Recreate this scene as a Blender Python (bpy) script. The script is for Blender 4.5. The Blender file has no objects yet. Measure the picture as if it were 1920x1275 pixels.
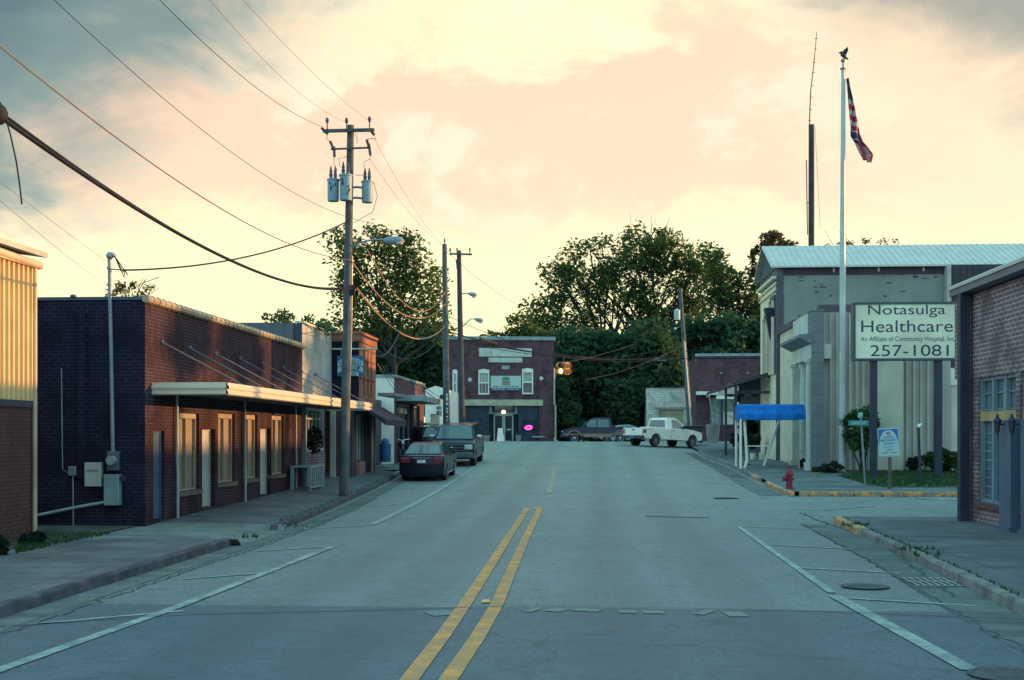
import bpy, bmesh, math, random
import numpy as np
from mathutils import Vector, Matrix, Euler
R = math.radians
sc = bpy.context.scene
COL = sc.collection
rnd = random.Random(7)
# ------------------------------------------------------------------ camera
F = 2300.0; EYE = 2.15; HZ = 815.0; YAW = math.atan((1115-960)/F)
FW = Vector((-math.sin(YAW), math.cos(YAW), 0)); RT = Vector((math.cos(YAW), math.sin(YAW), 0)); UP = Vector((0, 0, 1))
cam = bpy.data.cameras.new('camera'); co = bpy.data.objects.new('camera', cam); COL.objects.link(co)
co.location = (0, 0, EYE); co.rotation_euler = (R(90), 0, YAW)
cam.sensor_width = 36; cam.lens = 36*F/1920; cam.shift_y = (HZ-637.5)/1920
cam.clip_start = .1; cam.clip_end = 3000
sc.camera = co

def ray(px, py): return FW + RT*((px-960)/F) + UP*((HZ-py)/F)
def PD(px, py, D): return Vector((0, 0, EYE)) + ray(px, py)*D
def onU(px, u):                       # v where the sight line through column px meets the plane x = u
    d = ray(px, HZ); return u/d.x*d.y
def onV(px, v):
    d = ray(px, HZ); return v/d.y*d.x
def zat(py, x, y):
    D = Vector((x, y, 0)).dot(FW); return EYE + (HZ-py)/F*D
# road level along the street
RZ = [(-60, 0), (24, 0), (30, .0), (36, .1), (42, .25), (49, .5), (57, .8), (66, 1.12), (74, 1.37), (80, 1.55), (86, 1.66), (92, 1.66), (100, 1.6), (120, 1.45), (200, 1.2), (600, 0)]
def lerp_t(T, v):
    if v <= T[0][0]: return T[0][1]
    for (a, b), (c, d) in zip(T, T[1:]):
        if v <= c:
            t = (v-a)/(c-a); return b+(d-b)*t
    return T[-1][1]
def rz(v): return (lerp_t(RZ, v-2)+lerp_t(RZ, v)*2+lerp_t(RZ, v+2))/4
def sstep(a, b, x):
    t = min(1, max(0, (x-a)/(b-a))); return t*t*(3-2*t)
def zg(u, v):
    z = rz(v)
    if u > 2.5: z -= min(.26, .07*(u-2.5))*sstep(52, 68, v)*(1-sstep(78, 86, v))
    return z
def onG(px, py, off=0.0):
    d = ray(px, py); lo, hi = 3.0, 140.0
    t = lo
    while t < hi:
        p = Vector((0, 0, EYE))+d*t
        if p.z < zg(p.x, p.y)+off: break
        t += .25
    a, b = t-.25, t
    for _ in range(20):
        m = (a+b)/2; p = Vector((0, 0, EYE))+d*m
        if p.z < zg(p.x, p.y)+off: b = m
        else: a = m
    return Vector((0, 0, EYE))+d*b

# ------------------------------------------------------------------ materials
def lin(h):
    h = h.lstrip('#'); o = []
    for i in (0, 2, 4):
        c = int(h[i:i+2], 16)/255; o.append(c/12.92 if c <= .04045 else ((c+.055)/1.055)**2.4)
    return o
def mul(c, k): return [min(1, x*k) for x in c[:3]]
def newmat(name):
    m = bpy.data.materials.new(name); m.use_nodes = True; nt = m.node_tree
    return m, nt, nt.nodes['Principled BSDF'], nt.links
MATS = {}
def nd(nt, t, **k):
    n = nt.nodes.new(t)
    for a, b in k.items(): setattr(n, a, b)
    return n
def mixc(nt, fac, a, b, bt='MIX'):
    n = nd(nt, 'ShaderNodeMix', data_type='RGBA', blend_type=bt)
    for s, v in ((0, fac), (6, a), (7, b)):
        if hasattr(v, 'is_output'): nt.links.new(v, n.inputs[s])
        elif s == 0: n.inputs[0].default_value = v
        else: n.inputs[s].default_value = (*v[:3], 1)
    return n.outputs[2]
def math_(nt, op, a, b=0, c=0, clamp=False):
    n = nd(nt, 'ShaderNodeMath', operation=op, use_clamp=clamp)
    for i, v in enumerate((a, b, c)):
        if hasattr(v, 'is_output'): nt.links.new(v, n.inputs[i])
        else: n.inputs[i].default_value = v
    return n.outputs[0]
def ramp(nt, v, a, b, lo=0, hi=1, smooth=True):
    n = nd(nt, 'ShaderNodeMapRange', interpolation_type='SMOOTHSTEP' if smooth else 'LINEAR')
    nt.links.new(v, n.inputs[0])
    for i, x in zip((1, 2, 3, 4), (a, b, lo, hi)): n.inputs[i].default_value = x
    return n.outputs[0]
def noise(nt, vec, scale, detail=4, rough=.55, dist=0):
    n = nd(nt, 'ShaderNodeTexNoise'); n.inputs['Scale'].default_value = scale; n.inputs['Detail'].default_value = detail
    n.inputs['Roughness'].default_value = rough; n.inputs['Distortion'].default_value = dist
    if vec is not None: nt.links.new(vec, n.inputs['Vector'])
    return n.outputs[0]
def vscale(nt, vec, s):
    n = nd(nt, 'ShaderNodeVectorMath', operation='MULTIPLY'); nt.links.new(vec, n.inputs[0]); n.inputs[1].default_value = s
    return n.outputs[0]
def pos(nt): return nd(nt, 'ShaderNodeNewGeometry').outputs['Position']
def mat(name, col, rough=.75, metal=0, var=.18, scale=1.5, col2=None, streak=0, bump=0, spec=.4, coat=0, fine=0):
    if name in MATS: return MATS[name]
    if isinstance(col, str): col = lin(col)
    m, nt, b, L = newmat(name)
    p = pos(nt)
    n1 = ramp(nt, noise(nt, p, scale, 5), .3, .7)
    c = mixc(nt, n1, mul(col, 1-var), col2 if col2 else mul(col, 1+var))
    if streak:
        s = ramp(nt, noise(nt, vscale(nt, p, (2.2, 2.2, .18)), 2.0, 4), .48, .72)
        c = mixc(nt, math_(nt, 'MULTIPLY', s, streak), c, mul(col, .4))
    if fine:
        f = noise(nt, p, 45, 2)
        c = mixc(nt, ramp(nt, f, .35, .65, 0, fine), c, mul(col, .55))
    L.new(c, b.inputs['Base Color'])
    b.inputs['Roughness'].default_value = rough; b.inputs['Metallic'].default_value = metal
    b.inputs['Specular IOR Level'].default_value = spec
    if coat: b.inputs['Coat Weight'].default_value = coat; b.inputs['Coat Roughness'].default_value = .05
    if bump:
        bp = nd(nt, 'ShaderNodeBump'); bp.inputs['Strength'].default_value = bump; bp.inputs['Distance'].default_value = .02
        L.new(noise(nt, p, 30, 3), bp.inputs['Height']); L.new(bp.outputs[0], b.inputs['Normal'])
    MATS[name] = m; return m
def emis(name, col, st, base=(.02, .02, .02)):
    m, nt, b, L = newmat(name); b.inputs['Base Color'].default_value = (*base, 1)
    b.inputs['Emission Color'].default_value = (*col, 1); b.inputs['Emission Strength'].default_value = st; MATS[name] = m; return m
def wallvec(nt, sx=1, sz=1):
    g = nd(nt, 'ShaderNodeNewGeometry'); sp = nd(nt, 'ShaderNodeSeparateXYZ'); nt.links.new(g.outputs['Position'], sp.inputs[0])
    sn = nd(nt, 'ShaderNodeSeparateXYZ'); nt.links.new(g.outputs['True Normal'], sn.inputs[0])
    f = math_(nt, 'GREATER_THAN', math_(nt, 'ABSOLUTE', sn.outputs[1]), .5)
    mx = nd(nt, 'ShaderNodeMix'); nt.links.new(f, mx.inputs[0]); nt.links.new(sp.outputs[1], mx.inputs[2]); nt.links.new(sp.outputs[0], mx.inputs[3])
    cb = nd(nt, 'ShaderNodeCombineXYZ'); nt.links.new(mx.outputs[0], cb.inputs[0]); nt.links.new(sp.outputs[2], cb.inputs[1])
    return cb.outputs[0], g.outputs['Position']
def brick(name, c1, c2, mortar, w=.21, h=.075, ms=.011, streak=.25, patch=None, patchf=.6):
    m, nt, b, L = newmat(name)
    v, p = wallvec(nt)
    t = nd(nt, 'ShaderNodeTexBrick'); L.new(v, t.inputs['Vector'])
    for k, x in (('Color1', c1), ('Color2', c2), ('Mortar', mortar)): t.inputs[k].default_value = (*x, 1)
    t.inputs['Scale'].default_value = 1; t.inputs['Mortar Size'].default_value = ms; t.inputs['Mortar Smooth'].default_value = .3
    t.inputs['Brick Width'].default_value = w; t.inputs['Row Height'].default_value = h; t.inputs['Bias'].default_value = 0
    n = ramp(nt, noise(nt, p, .7, 5), .3, .7)
    c = mixc(nt, n, mul(c1, .7), (1, 1, 1), 'MULTIPLY')
    c = mixc(nt, ramp(nt, noise(nt, p, 1.1, 6, .7), .44, .60, .0, .7), t.outputs[0], mul(c1, .5)); c = mixc(nt, ramp(nt, noise(nt, p, 9, 4, .8), .5, .62, 0, .5), c, mul(c2, .45))
    if patch:
        c = mixc(nt, ramp(nt, noise(nt, p, .55, 5, .6, .5), .42, .62, 0, patchf), c, patch)
    if streak:
        s = ramp(nt, noise(nt, vscale(nt, p, (2.0, 2.0, .15)), 1.6, 4), .5, .75, 0, streak)
        c = mixc(nt, s, c, mul(c1, .3))
    L.new(c, b.inputs['Base Color']); b.inputs['Roughness'].default_value = .9; b.inputs['Specular IOR Level'].default_value = .2
    bp = nd(nt, 'ShaderNodeBump'); bp.inputs['Strength'].default_value = .5; bp.inputs['Distance'].default_value = .012; bp.invert = True
    L.new(t.outputs['Fac'], bp.inputs['Height']); L.new(bp.outputs[0], b.inputs['Normal'])
    MATS[name] = m; return m

# ------------------------------------------------------------------ mesh builder
class MB:
    def __init__(s): s.v = []; s.f = []; s.m = []; s.mi = 0; s.seg = []
    def add(s, vs, fs):
        n = len(s.v); s.v += [Vector(p) for p in vs]
        for f in fs: s.f.append([i+n for i in f]); s.m.append(s.mi)
        return s
    def box(s, x0, x1, y0, y1, z0, z1):
        x0, x1 = min(x0, x1), max(x0, x1); y0, y1 = min(y0, y1), max(y0, y1)
        vs = [(x, y, z) for z in (z0, z1) for y in (y0, y1) for x in (x0, x1)]
        return s.add(vs, [(0, 2, 3, 1), (4, 5, 7, 6), (0, 1, 5, 4), (2, 6, 7, 3), (0, 4, 6, 2), (1, 3, 7, 5)])
    def obox(s, c, ax, ay, az):        # centre and three half-axis vectors
        c, ax, ay, az = map(Vector, (c, ax, ay, az))
        vs = [c+ax*i+ay*j+az*k for k in (-1, 1) for j in (-1, 1) for i in (-1, 1)]
        return s.add(vs, [(0, 2, 3, 1), (4, 5, 7, 6), (0, 1, 5, 4), (2, 6, 7, 3), (0, 4, 6, 2), (1, 3, 7, 5)])
    def bar(s, a, b, w, t=None, up=(0, 0, 1)):
        a, b = Vector(a), Vector(b); d = (b-a); L = d.length/2; d.normalize(); u = Vector(up)
        if abs(d.dot(u)) > .98: u = Vector((0, 1, 0))
        x = d.cross(u).normalized(); y = x.cross(d).normalized()
        return s.obox((a+b)/2, d*L, x*(w/2), y*((t or w)/2))
    def quad(s, a, b, c, d): return s.add([a, b, c, d], [(0, 1, 2, 3)])
    def tube(s, pts, r, n=8, cap=True):
        pts = [Vector(p) for p in pts]; k = len(pts)
        rs = r if isinstance(r, (list, tuple)) else [r]*k
        vs = []; prev = None
        for i, p in enumerate(pts):
            d = (pts[min(i+1, k-1)]-pts[max(i-1, 0)])
            if d.length < 1e-9: d = pts[-1]-pts[0]
            if d.length < 1e-9: d = Vector((0, 0, 1))
            d.normalize()
            if prev is None:
                prev = d.orthogonal().normalized()
            x = (prev-d*prev.dot(d))
            x = x.normalized() if x.length > 1e-6 else d.orthogonal().normalized()
            prev = x; y = d.cross(x)
            for j in range(n):
                a = 2*math.pi*j/n; vs.append(p+x*(math.cos(a)*rs[i])+y*(math.sin(a)*rs[i]))
        fs = []
        for i in range(k-1):
            for j in range(n):
                fs.append((i*n+j, i*n+(j+1) % n, (i+1)*n+(j+1) % n, (i+1)*n+j))
        if cap: fs.append(tuple(range(n))[::-1]); fs.append(tuple(range((k-1)*n, k*n)))
        return s.add(vs, fs)
    def cyl(s, c, r, h, n=16, r2=None): c = Vector(c); return s.tube([c, c+Vector((0, 0, h))], [r, r if r2 is None else r2], n)
    def lathe(s, c, prof, n=16):       # prof [(r,z)]
        c = Vector(c); return s.tube([c+Vector((0, 0, z)) for _, z in prof], [max(r, 1e-4) for r, _ in prof], n)
    def sphere(s, c, r, sz=1, n=10, m=7):
        c = Vector(c); pr = [(r*math.sin(math.pi*i/m)+1e-4, -r*sz*math.cos(math.pi*i/m)) for i in range(m+1)]
        vs = []; fs = []
        for q, z in pr:
            for j in range(n): a = 2*math.pi*j/n; vs.append(c+Vector((q*math.cos(a), q*math.sin(a), z)))
        for i in range(m):
            for j in range(n): fs.append((i*n+j, i*n+(j+1) % n, (i+1)*n+(j+1) % n, (i+1)*n+j))
        return s.add(vs, fs)
    def prism(s, poly, off):           # polygon points + extrusion vector
        off = Vector(off); a = [Vector(p) for p in poly]; n = len(a)
        return s.add(a+[p+off for p in a], [tuple(range(n))[::-1], tuple(range(n, 2*n))]+[(i, (i+1) % n, n+(i+1) % n, n+i) for i in range(n)])
    def wall(s, O, A, N, a0, a1, z0, z1, ops=(), r=.18, back=False):
        # front sheet with openings (a0,a1,z0,z1) and their reveals; O origin, A along, N outward
        O, A, N = Vector(O), Vector(A), Vector(N)
        P = lambda a, z, d=0: O+A*a+Vector((0, 0, z))-N*d
        xs = sorted({a0, a1, *[o[0] for o in ops], *[o[1] for o in ops]}); zs = sorted({z0, z1, *[o[2] for o in ops], *[o[3] for o in ops]})
        xs = [x for x in xs if a0-1e-6 <= x <= a1+1e-6]; zs = [z for z in zs if z0-1e-6 <= z <= z1+1e-6]
        for x, X in zip(xs, xs[1:]):
            for z, Z in zip(zs, zs[1:]):
                cx, cz = (x+X)/2, (z+Z)/2
                if any(o[0] < cx < o[1] and o[2] < cz < o[3] for o in ops): continue
                s.quad(P(x, z), P(X, z), P(X, Z), P(x, Z))
        for o in ops:
            a, b, c, d = o[:4]
            s.quad(P(a, c), P(a, c, r), P(a, d, r), P(a, d)); s.quad(P(b, c), P(b, d), P(b, d, r), P(b, c, r))
            s.quad(P(a, d), P(a, d, r), P(b, d, r), P(b, d)); s.quad(P(a, c), P(b, c), P(b, c, r), P(a, c, r))
        return s
    def build(s, name, m, parent=None, label=None, local=False, smooth=0, bevel=0, kind=None):
        me = bpy.data.meshes.new(name); W = MW.get(parent.name, Matrix.Identity(4)) if parent else Matrix.Identity(4)
        vs = s.v
        loc = None
        if parent is not None and not local:
            I = W.inverted(); vs = [I @ p for p in vs]
        if parent is None and vs:
            lo = Vector((sum(p.x for p in vs)/len(vs), sum(p.y for p in vs)/len(vs), min(p.z for p in vs)))
            vs = [p-lo for p in vs]; loc = lo
        me.from_pydata([tuple(p) for p in vs], [], s.f)
        ms = m if isinstance(m, (list, tuple)) else [m]
        for q in ms: me.materials.append(q)
        if len(ms) > 1: me.polygons.foreach_set('material_index', s.m)
        bm = bmesh.new(); bm.from_mesh(me)
        if bevel or smooth: bmesh.ops.remove_doubles(bm, verts=bm.verts, dist=1e-5)
        bmesh.ops.recalc_face_normals(bm, faces=bm.faces); bm.to_mesh(me); bm.free()
        if smooth:
            me.polygons.foreach_set('use_smooth', [True]*len(me.polygons)); me.set_sharp_from_angle(angle=R(smooth))
        o = bpy.data.objects.new(name, me); COL.objects.link(o)
        if loc is not None: o.location = loc; MW[o.name] = Matrix.Translation(loc)
        if parent is not None: o.parent = parent; MW[o.name] = W
        if bevel:
            bv = o.modifiers.new('bevel', 'BEVEL'); bv.width = bevel; bv.segments = 2; bv.limit_method = 'ANGLE'; bv.angle_limit = R(35)
        if label: o['label'] = label
        if kind: o['kind'] = kind
        return o
MW = {}
def tag(o, label, cat, group=None, kind=None):
    o['label'] = label; o['category'] = cat
    if group: o['group'] = group
    if kind: o['kind'] = kind
    return o
def thing(name, label, cat, loc=(0, 0, 0), rz_=0, group=None, rot=None):
    o = bpy.data.objects.new(name, None); COL.objects.link(o); o.empty_display_size = .3
    e = Euler(rot) if rot else Euler((0, 0, rz_)); o.location = loc; o.rotation_euler = e
    MW[o.name] = Matrix.Translation(Vector(loc)) @ e.to_matrix().to_4x4()
    return tag(o, label, cat, group)
def struct(o): o['kind'] = 'structure'; return o
def text(body, parent, m, center, A, Z, height=None, width=None, name='lettering', off=.01, bold=0, local=False, ext=.002, shear=0):
    # lettering centred on 'center', running along A, up Z
    A = Vector(A).normalized(); Z = Vector(Z).normalized(); N = A.cross(Z)
    cu = bpy.data.curves.new(name, 'FONT'); cu.body = body; cu.align_x = 'CENTER'; cu.align_y = 'CENTER'; cu.size = 1; cu.extrude = 0; cu.offset = bold; cu.shear = shear
    cu.materials.append(m)
    o = bpy.data.objects.new(name, cu); COL.objects.link(o)
    bpy.context.view_layer.update(); d = o.dimensions
    sx = (width/d.x) if width else None; sy = (height/d.y) if height else None
    sx = sx or sy; sy = sy or sx
    # centre properly
    bb = [Vector(b) for b in o.bound_box]; cx = (min(b.x for b in bb)+max(b.x for b in bb))/2; cy = (min(b.y for b in bb)+max(b.y for b in bb))/2
    M = Matrix((( A.x*sx, Z.x*sy, N.x, 0), (A.y*sx, Z.y*sy, N.y, 0), (A.z*sx, Z.z*sy, N.z, 0), (0, 0, 0, 1)))
    p = Vector(center)+N*off - A*(cx*sx)-Z*(cy*sy)
    M = Matrix.Translation(p) @ M
    W = MW.get(parent.name, Matrix.Identity(4))
    L = M if local else W.inverted() @ M
    me = bpy.data.meshes.new_from_object(o); me.transform(L); me.name = name
    bpy.data.objects.remove(o); bpy.data.curves.remove(cu)
    o = bpy.data.objects.new(name, me); COL.objects.link(o); o.parent = parent
    return o
# ------------------------------------------------------------------ palette
M_asph = None
def asphalt(name, c, dark=.75, crack=.5, speck=.5):
    m, nt, b, L = newmat(name); p = pos(nt)
    c0 = mixc(nt, ramp(nt, noise(nt, p, .35, 5, .6), .35, .65), mul(c, .86), mul(c, 1.1))
    tr = ramp(nt, noise(nt, vscale(nt, p, (1.3, .06, 1)), 1.2, 4), .42, .68, 0, .35)
    c0 = mixc(nt, tr, c0, mul(c, .72))
    sp = noise(nt, p, 16, 5, .85)
    c0 = mixc(nt, ramp(nt, sp, .50, .60, 0, speck), c0, mul(c, 2.0))
    md = noise(nt, p, 3.2, 5, .75); c0 = mixc(nt, ramp(nt, md, .50, .62, 0, .55), c0, mul(c, .62)); c0 = mixc(nt, ramp(nt, md, .46, .36, 0, .5), c0, mul(c, 1.35))
    for cx_, w_ in ((-3.9, .5), (-2.5, .45), (.2, .5), (1.9, .5)):
        sx_ = nd(nt, 'ShaderNodeSeparateXYZ'); L.new(p, sx_.inputs[0]); tk = math_(nt, 'SUBTRACT', 1, ramp(nt, math_(nt, 'ABSOLUTE', math_(nt, 'SUBTRACT', math_(nt, 'ADD', sx_.outputs[0], math_(nt, 'MULTIPLY', md, .5)), cx_+.25)), .1, w_+.25)); c0 = mixc(nt, math_(nt, 'MULTIPLY', tk, .40), c0, mul(c, .6))
    sp2 = noise(nt, p, 60, 2, .8)
    c0 = mixc(nt, ramp(nt, sp2, .51, .60, 0, speck), c0, mul(c, .45))
    vo = nd(nt, 'ShaderNodeTexVoronoi', feature='DISTANCE_TO_EDGE'); vo.inputs['Scale'].default_value = .22
    dn = nd(nt, 'ShaderNodeVectorMath', operation='ADD'); L.new(p, dn.inputs[0])
    no = nd(nt, 'ShaderNodeTexNoise'); no.inputs['Scale'].default_value = 1.2; no.inputs['Detail'].default_value = 5; L.new(p, no.inputs['Vector'])
    sc2 = nd(nt, 'ShaderNodeVectorMath', operation='SCALE'); L.new(no.outputs['Color'], sc2.inputs[0]); sc2.inputs[3].default_value = 1.6
    L.new(sc2.outputs[0], dn.inputs[1]); L.new(dn.outputs[0], vo.inputs['Vector'])
    gy = nd(nt, 'ShaderNodeSeparateXYZ'); L.new(p, gy.inputs[0]); gw = ramp(nt, gy.outputs[1], 20, 62); c0 = mixc(nt, gw, mixc(nt, 1.0, c0, (.86, .86, .90), 'MULTIPLY'), mixc(nt, 1.0, c0, (1.32, 1.24, 1.08), 'MULTIPLY'))  # grazing sheen put into the colour: asphalt lightens with distance
    ck = ramp(nt, vo.outputs['Distance'], .003, .012, crack, 0)
    gate = ramp(nt, noise(nt, p, .12, 2), .42, .55)
    c0 = mixc(nt, math_(nt, 'MULTIPLY', ck, gate), c0, mul(c, .35))
    L.new(c0, b.inputs['Base Color']); b.inputs['Roughness'].default_value = .62; b.inputs['Specular IOR Level'].default_value = .5
    bp = nd(nt, 'ShaderNodeBump'); bp.inputs['Strength'].default_value = .35; bp.inputs['Distance'].default_value = .01
    L.new(sp, bp.inputs['Height']); L.new(bp.outputs[0], b.inputs['Normal'])
    MATS[name] = m; return m
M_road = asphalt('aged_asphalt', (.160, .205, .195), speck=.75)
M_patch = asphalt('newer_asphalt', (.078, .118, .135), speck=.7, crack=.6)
def concrete(name, c, slab=1.5, joint=.85, dirt=.5):
    m, nt, b, L = newmat(name); p = pos(nt)
    c0 = mixc(nt, ramp(nt, noise(nt, p, .8, 6, .65), .3, .7), mul(c, .72), mul(c, 1.18))
    c0 = mixc(nt, ramp(nt, noise(nt, vscale(nt, p, (.5, 1.6, 1)), .9, 5), .45, .66, 0, dirt), c0, mul(c, .42))
    t = nd(nt, 'ShaderNodeTexBrick'); L.new(p, t.inputs['Vector']); t.offset = 0
    t.inputs['Scale'].default_value = 1; t.inputs['Brick Width'].default_value = slab; t.inputs['Row Height'].default_value = slab
    t.inputs['Mortar Size'].default_value = .015; t.inputs['Mortar Smooth'].default_value = .4
    c0 = mixc(nt, math_(nt, 'MULTIPLY', t.outputs['Fac'], joint), c0, mul(c, .3))
    c0 = mixc(nt, ramp(nt, noise(nt, p, 22, 4, .8), .5, .6, 0, .45), c0, mul(c, .55)); c0 = mixc(nt, ramp(nt, noise(nt, p, 2.6, 5, .75), .52, .62, 0, .5), c0, mul(c, .5))
    L.new(c0, b.inputs['Base Color']); b.inputs['Roughness'].default_value = .9; b.inputs['Specular IOR Level'].default_value = .2
    MATS[name] = m; return m
M_walk = concrete('sidewalk_concrete', (.15, .165, .175))
M_walkold = concrete('worn_concrete', (.15, .18, .17), slab=3, joint=.35, dirt=.65)
M_kerb = mat('kerb_concrete', (.20, .21, .20), .9, var=.4, scale=2.5, fine=.5)
def painted(name, c, base, wear=.5, scale=3.0):
    m, nt, b, L = newmat(name); p = pos(nt)
    w = ramp(nt, noise(nt, p, scale, 6, .75), .5-.25*wear, .5+.25*(1-wear)+.02)
    w2 = ramp(nt, noise(nt, p, 22, 3, .8), .3, .5, .55, 1)
    f = math_(nt, 'MULTIPLY', w, w2)
    L.new(mixc(nt, f, base, c), b.inputs['Base Color']); b.inputs['Roughness'].default_value = .7
    MATS[name] = m; return m
M_yel = painted('yellow_paint', (.88, .33, .055), (.42, .22, .09), .3, 2.5)
M_yelw = painted('worn_yellow_paint', (.42, .30, .13), (.22, .26, .23), .6)
M_wht = painted('white_road_paint', (.38, .46, .40), (.16, .20, .19), .4, 2.5)
M_whtw = painted('worn_white_paint', (.42, .50, .43), (.20, .26, .24), .35)
M_kyel = painted('yellow_kerb_paint', (.92, .38, .045), (.2, .2, .17), .35, 4)
M_dirt = mat('dirt', (.07, .078, .065), .95, var=.4, scale=2, fine=.5)
M_ground = mat('bare_ground', (.10, .13, .11), .95, var=.3, scale=.4, fine=.4)
M_grassb = mat('grass_soil', (.035, .07, .03), .95, var=.4, scale=2)
M_mulch = mat('mulch', (.10, .045, .045), .95, var=.4, scale=6)

# ------------------------------------------------------------------ ground sheets
def sheet(name, us, vs, off, m, zf=zg, crop=None):
    b = MB(); nu, nv = len(us), len(vs)
    b.v = [Vector((u, v, zf(u, v)+off)) for v in vs for u in us]
    for j in range(nv-1):
        for i in range(nu-1):
            b.f.append((j*nu+i, j*nu+i+1, (j+1)*nu+i+1, (j+1)*nu+i)); b.m.append(0)
    o = b.build(name, m, smooth=60); struct(o); return o
def rng(a, b, s):
    n = max(1, int(round((b-a)/s))); return [a+(b-a)*i/n for i in range(n+1)]
sheet('ground', [-700, -300, -120, -60, -40, -30, -22, -18, -14]+rng(-12, 16, 1)+[20, 26, 34, 45, 60, 120, 300, 700],
      [-40, -20, 0]+rng(4, 130, 2)+[150, 200, 300, 450, 700, 1200], -.012, M_ground)
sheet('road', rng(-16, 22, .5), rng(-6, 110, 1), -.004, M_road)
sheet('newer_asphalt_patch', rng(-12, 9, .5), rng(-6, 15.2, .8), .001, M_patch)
# strips that follow a polyline on the ground
def strip(b, pts, w, off, step=1.0, side=0, zf=zg):
    P = []
    for (x0, y0), (x1, y1) in zip(pts, pts[1:]):
        n = max(1, int(math.hypot(x1-x0, y1-y0)/step))
        for i in range(n): P.append((x0+(x1-x0)*i/n, y0+(y1-y0)*i/n))
    P.append(pts[-1]); q = []
    for i, (x, y) in enumerate(P):
        a = P[max(i-1, 0)]; c = P[min(i+1, len(P)-1)]; d = Vector((c[0]-a[0], c[1]-a[1])).normalized(); n = Vector((d.y, -d.x))
        for k in (-.5+side, .5+side):
            X, Y = x+n.x*w*k, y+n.y*w*k; q.append((X, Y, zf(X, Y)+off))
    m = len(P); b.add(q, [(2*i, 2*i+1, 2*i+3, 2*i+2) for i in range(m-1)])
def gp(*l): return [tuple(onG(x, y)[:2]) for x, y in l]
b = MB()
yl = gp((768, 1275), (829, 1195), (871, 1135), (917, 1065), (958, 1000), (988, 953)); yr = gp((841, 1275), (896, 1195), (931, 1135), (961, 1065), (990, 1000), (1013, 951))
yl = [(-1.66, 4.0)]+yl; yr = [(-1.36, 4.0)]+yr
strip(b, yl, .17, .010); strip(b, yr, .17, .010)
struct(b.build('yellow_centre_lines', M_yel))
b = MB(); strip(b, gp((1029, 925), (1041, 876)), .17, .010); struct(b.build('faded_centre_dash', M_yelw))
b = MB()
strip(b, gp((-60, 1281), (0, 1257), (330, 1140), (622, 1026)), .15, .011); strip(b, gp((1820, 1258), (1565, 1118)), .18, .012)
struct(b.build('white_edge_lines', M_wht))
b = MB(); strip(b, gp((1560, 1112), (1384, 987)), .12, .010)
strip(b, gp((697, 984), (860, 896)), .16, .010); strip(b, gp((862, 895), (946, 840)), .14, .010)
for a, c in (((1384, 987), (1556, 994)), ((1432, 1021), (1600, 1030)), ((1492, 1065), (1690, 1075)), ((1586, 1122), (1830, 1137)),
             ((625, 1024), (480, 1034)), ((520, 1073), (345, 1086)), ((345, 1146), (50, 1172)), ((697, 985), (570, 992)), ((766, 943), (690, 951))):
    strip(b, gp(a, c), .09, .009)
struct(b.build('worn_white_markings', M_whtw))
b = MB(); strip(b, gp((802, 1152), (850, 1149)), .4, .009)
for x0, x1, y in ((990, 1010, 1145), (1030, 1066, 1146), (1075, 1132, 1146), (1160, 1195, 1148), (1205, 1256, 1149), (1310, 1340, 1150), (1360, 1402, 1152)):
    strip(b, gp((x0, y+rnd.uniform(-3, 3)), (x1-rnd.uniform(0, 14), y)), rnd.uniform(.22, .42), .009)
struct(b.build('worn_stop_bar', painted('ghost_paint', (.16, .19, .16), (.078, .118, .135), 1.3, 5)))
b = MB(); strip(b, gp((1722, 934), (1835, 939)), .55, .010, side=0); strip(b, gp((1795, 968), (1830, 966)), .3, .010)
struct(b.build('side_street_markings', M_wht))
# angled parking bars before the white pickup
b = MB()
for i in range(7):
    v = 46+i*3.1
    strip(b, [(3.9, v), (5.7, v-1.9)], .1, .009)
struct(b.build('angled_stall_lines', M_whtw))
# gutter, patches
M_seam = mat('dark_tar', (.055, .08, .095), .8, var=.2)
b = MB()
strip(b, [(4.4, 5), (4.65, 14.8), (5.05, 21.4), (5.3, 29.6)], .75, .004, side=0)
strip(b, [(5.75, 39.8), (5.6, 47), (5.55, 58), (5.5, 72)], .6, .004)
strip(b, [(-6.7, 9), (-6.75, 23), (-6.8, 28), (-7.1, 38), (-7.5, 49)], .45, .004)
struct(b.build('gutter', M_walkold))
b = MB(); strip(b, gp((-200, 1188), (350, 1153), (700, 1145), (1000, 1137), (1500, 1146), (1920, 1162)), .03, .013)
strip(b, gp((1210, 968), (1330, 971)), .16, .006)
struct(b.build('tar_seam', M_seam))

b = MB()
def crack(pts, w=.035, jit=.12, seed=1):
    q = random.Random(seed); P = []
    for (x0, y0), (x1, y1) in zip(pts, pts[1:]):
        n = max(2, int(math.hypot(x1-x0, y1-y0)/.16))
        for i in range(n): P.append((x0+(x1-x0)*i/n+q.gauss(0, jit)*.35, y0+(y1-y0)*i/n+q.gauss(0, jit)*.5))
    P.append(pts[-1]); strip(b, P, w*.6, .0075, step=9)
crack([(4.15, 7), (4.35, 14.8), (4.68, 21.4), (4.95, 30)], .06, .09, 1); crack([(5.35, 39.5), (5.2, 47), (5.15, 60)], .06, .09, 2)
crack([(-6.35, 9), (-6.4, 23), (-6.5, 28), (-6.8, 38)], .05, .09, 3); crack(gp((1500, 962), (1560, 985), (1640, 1010), (1700, 1056), (1790, 1120)), .09, .12, 4)
crack(gp((1480, 955), (1540, 958), (1640, 950)), .10, .05, 9); crack(gp((1520, 966), (1600, 975), (1660, 972)), .08, .08, 10)
struct(b.build('pavement_cracks', mat('crack_fill', (.055, .075, .085), .9)))
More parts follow.
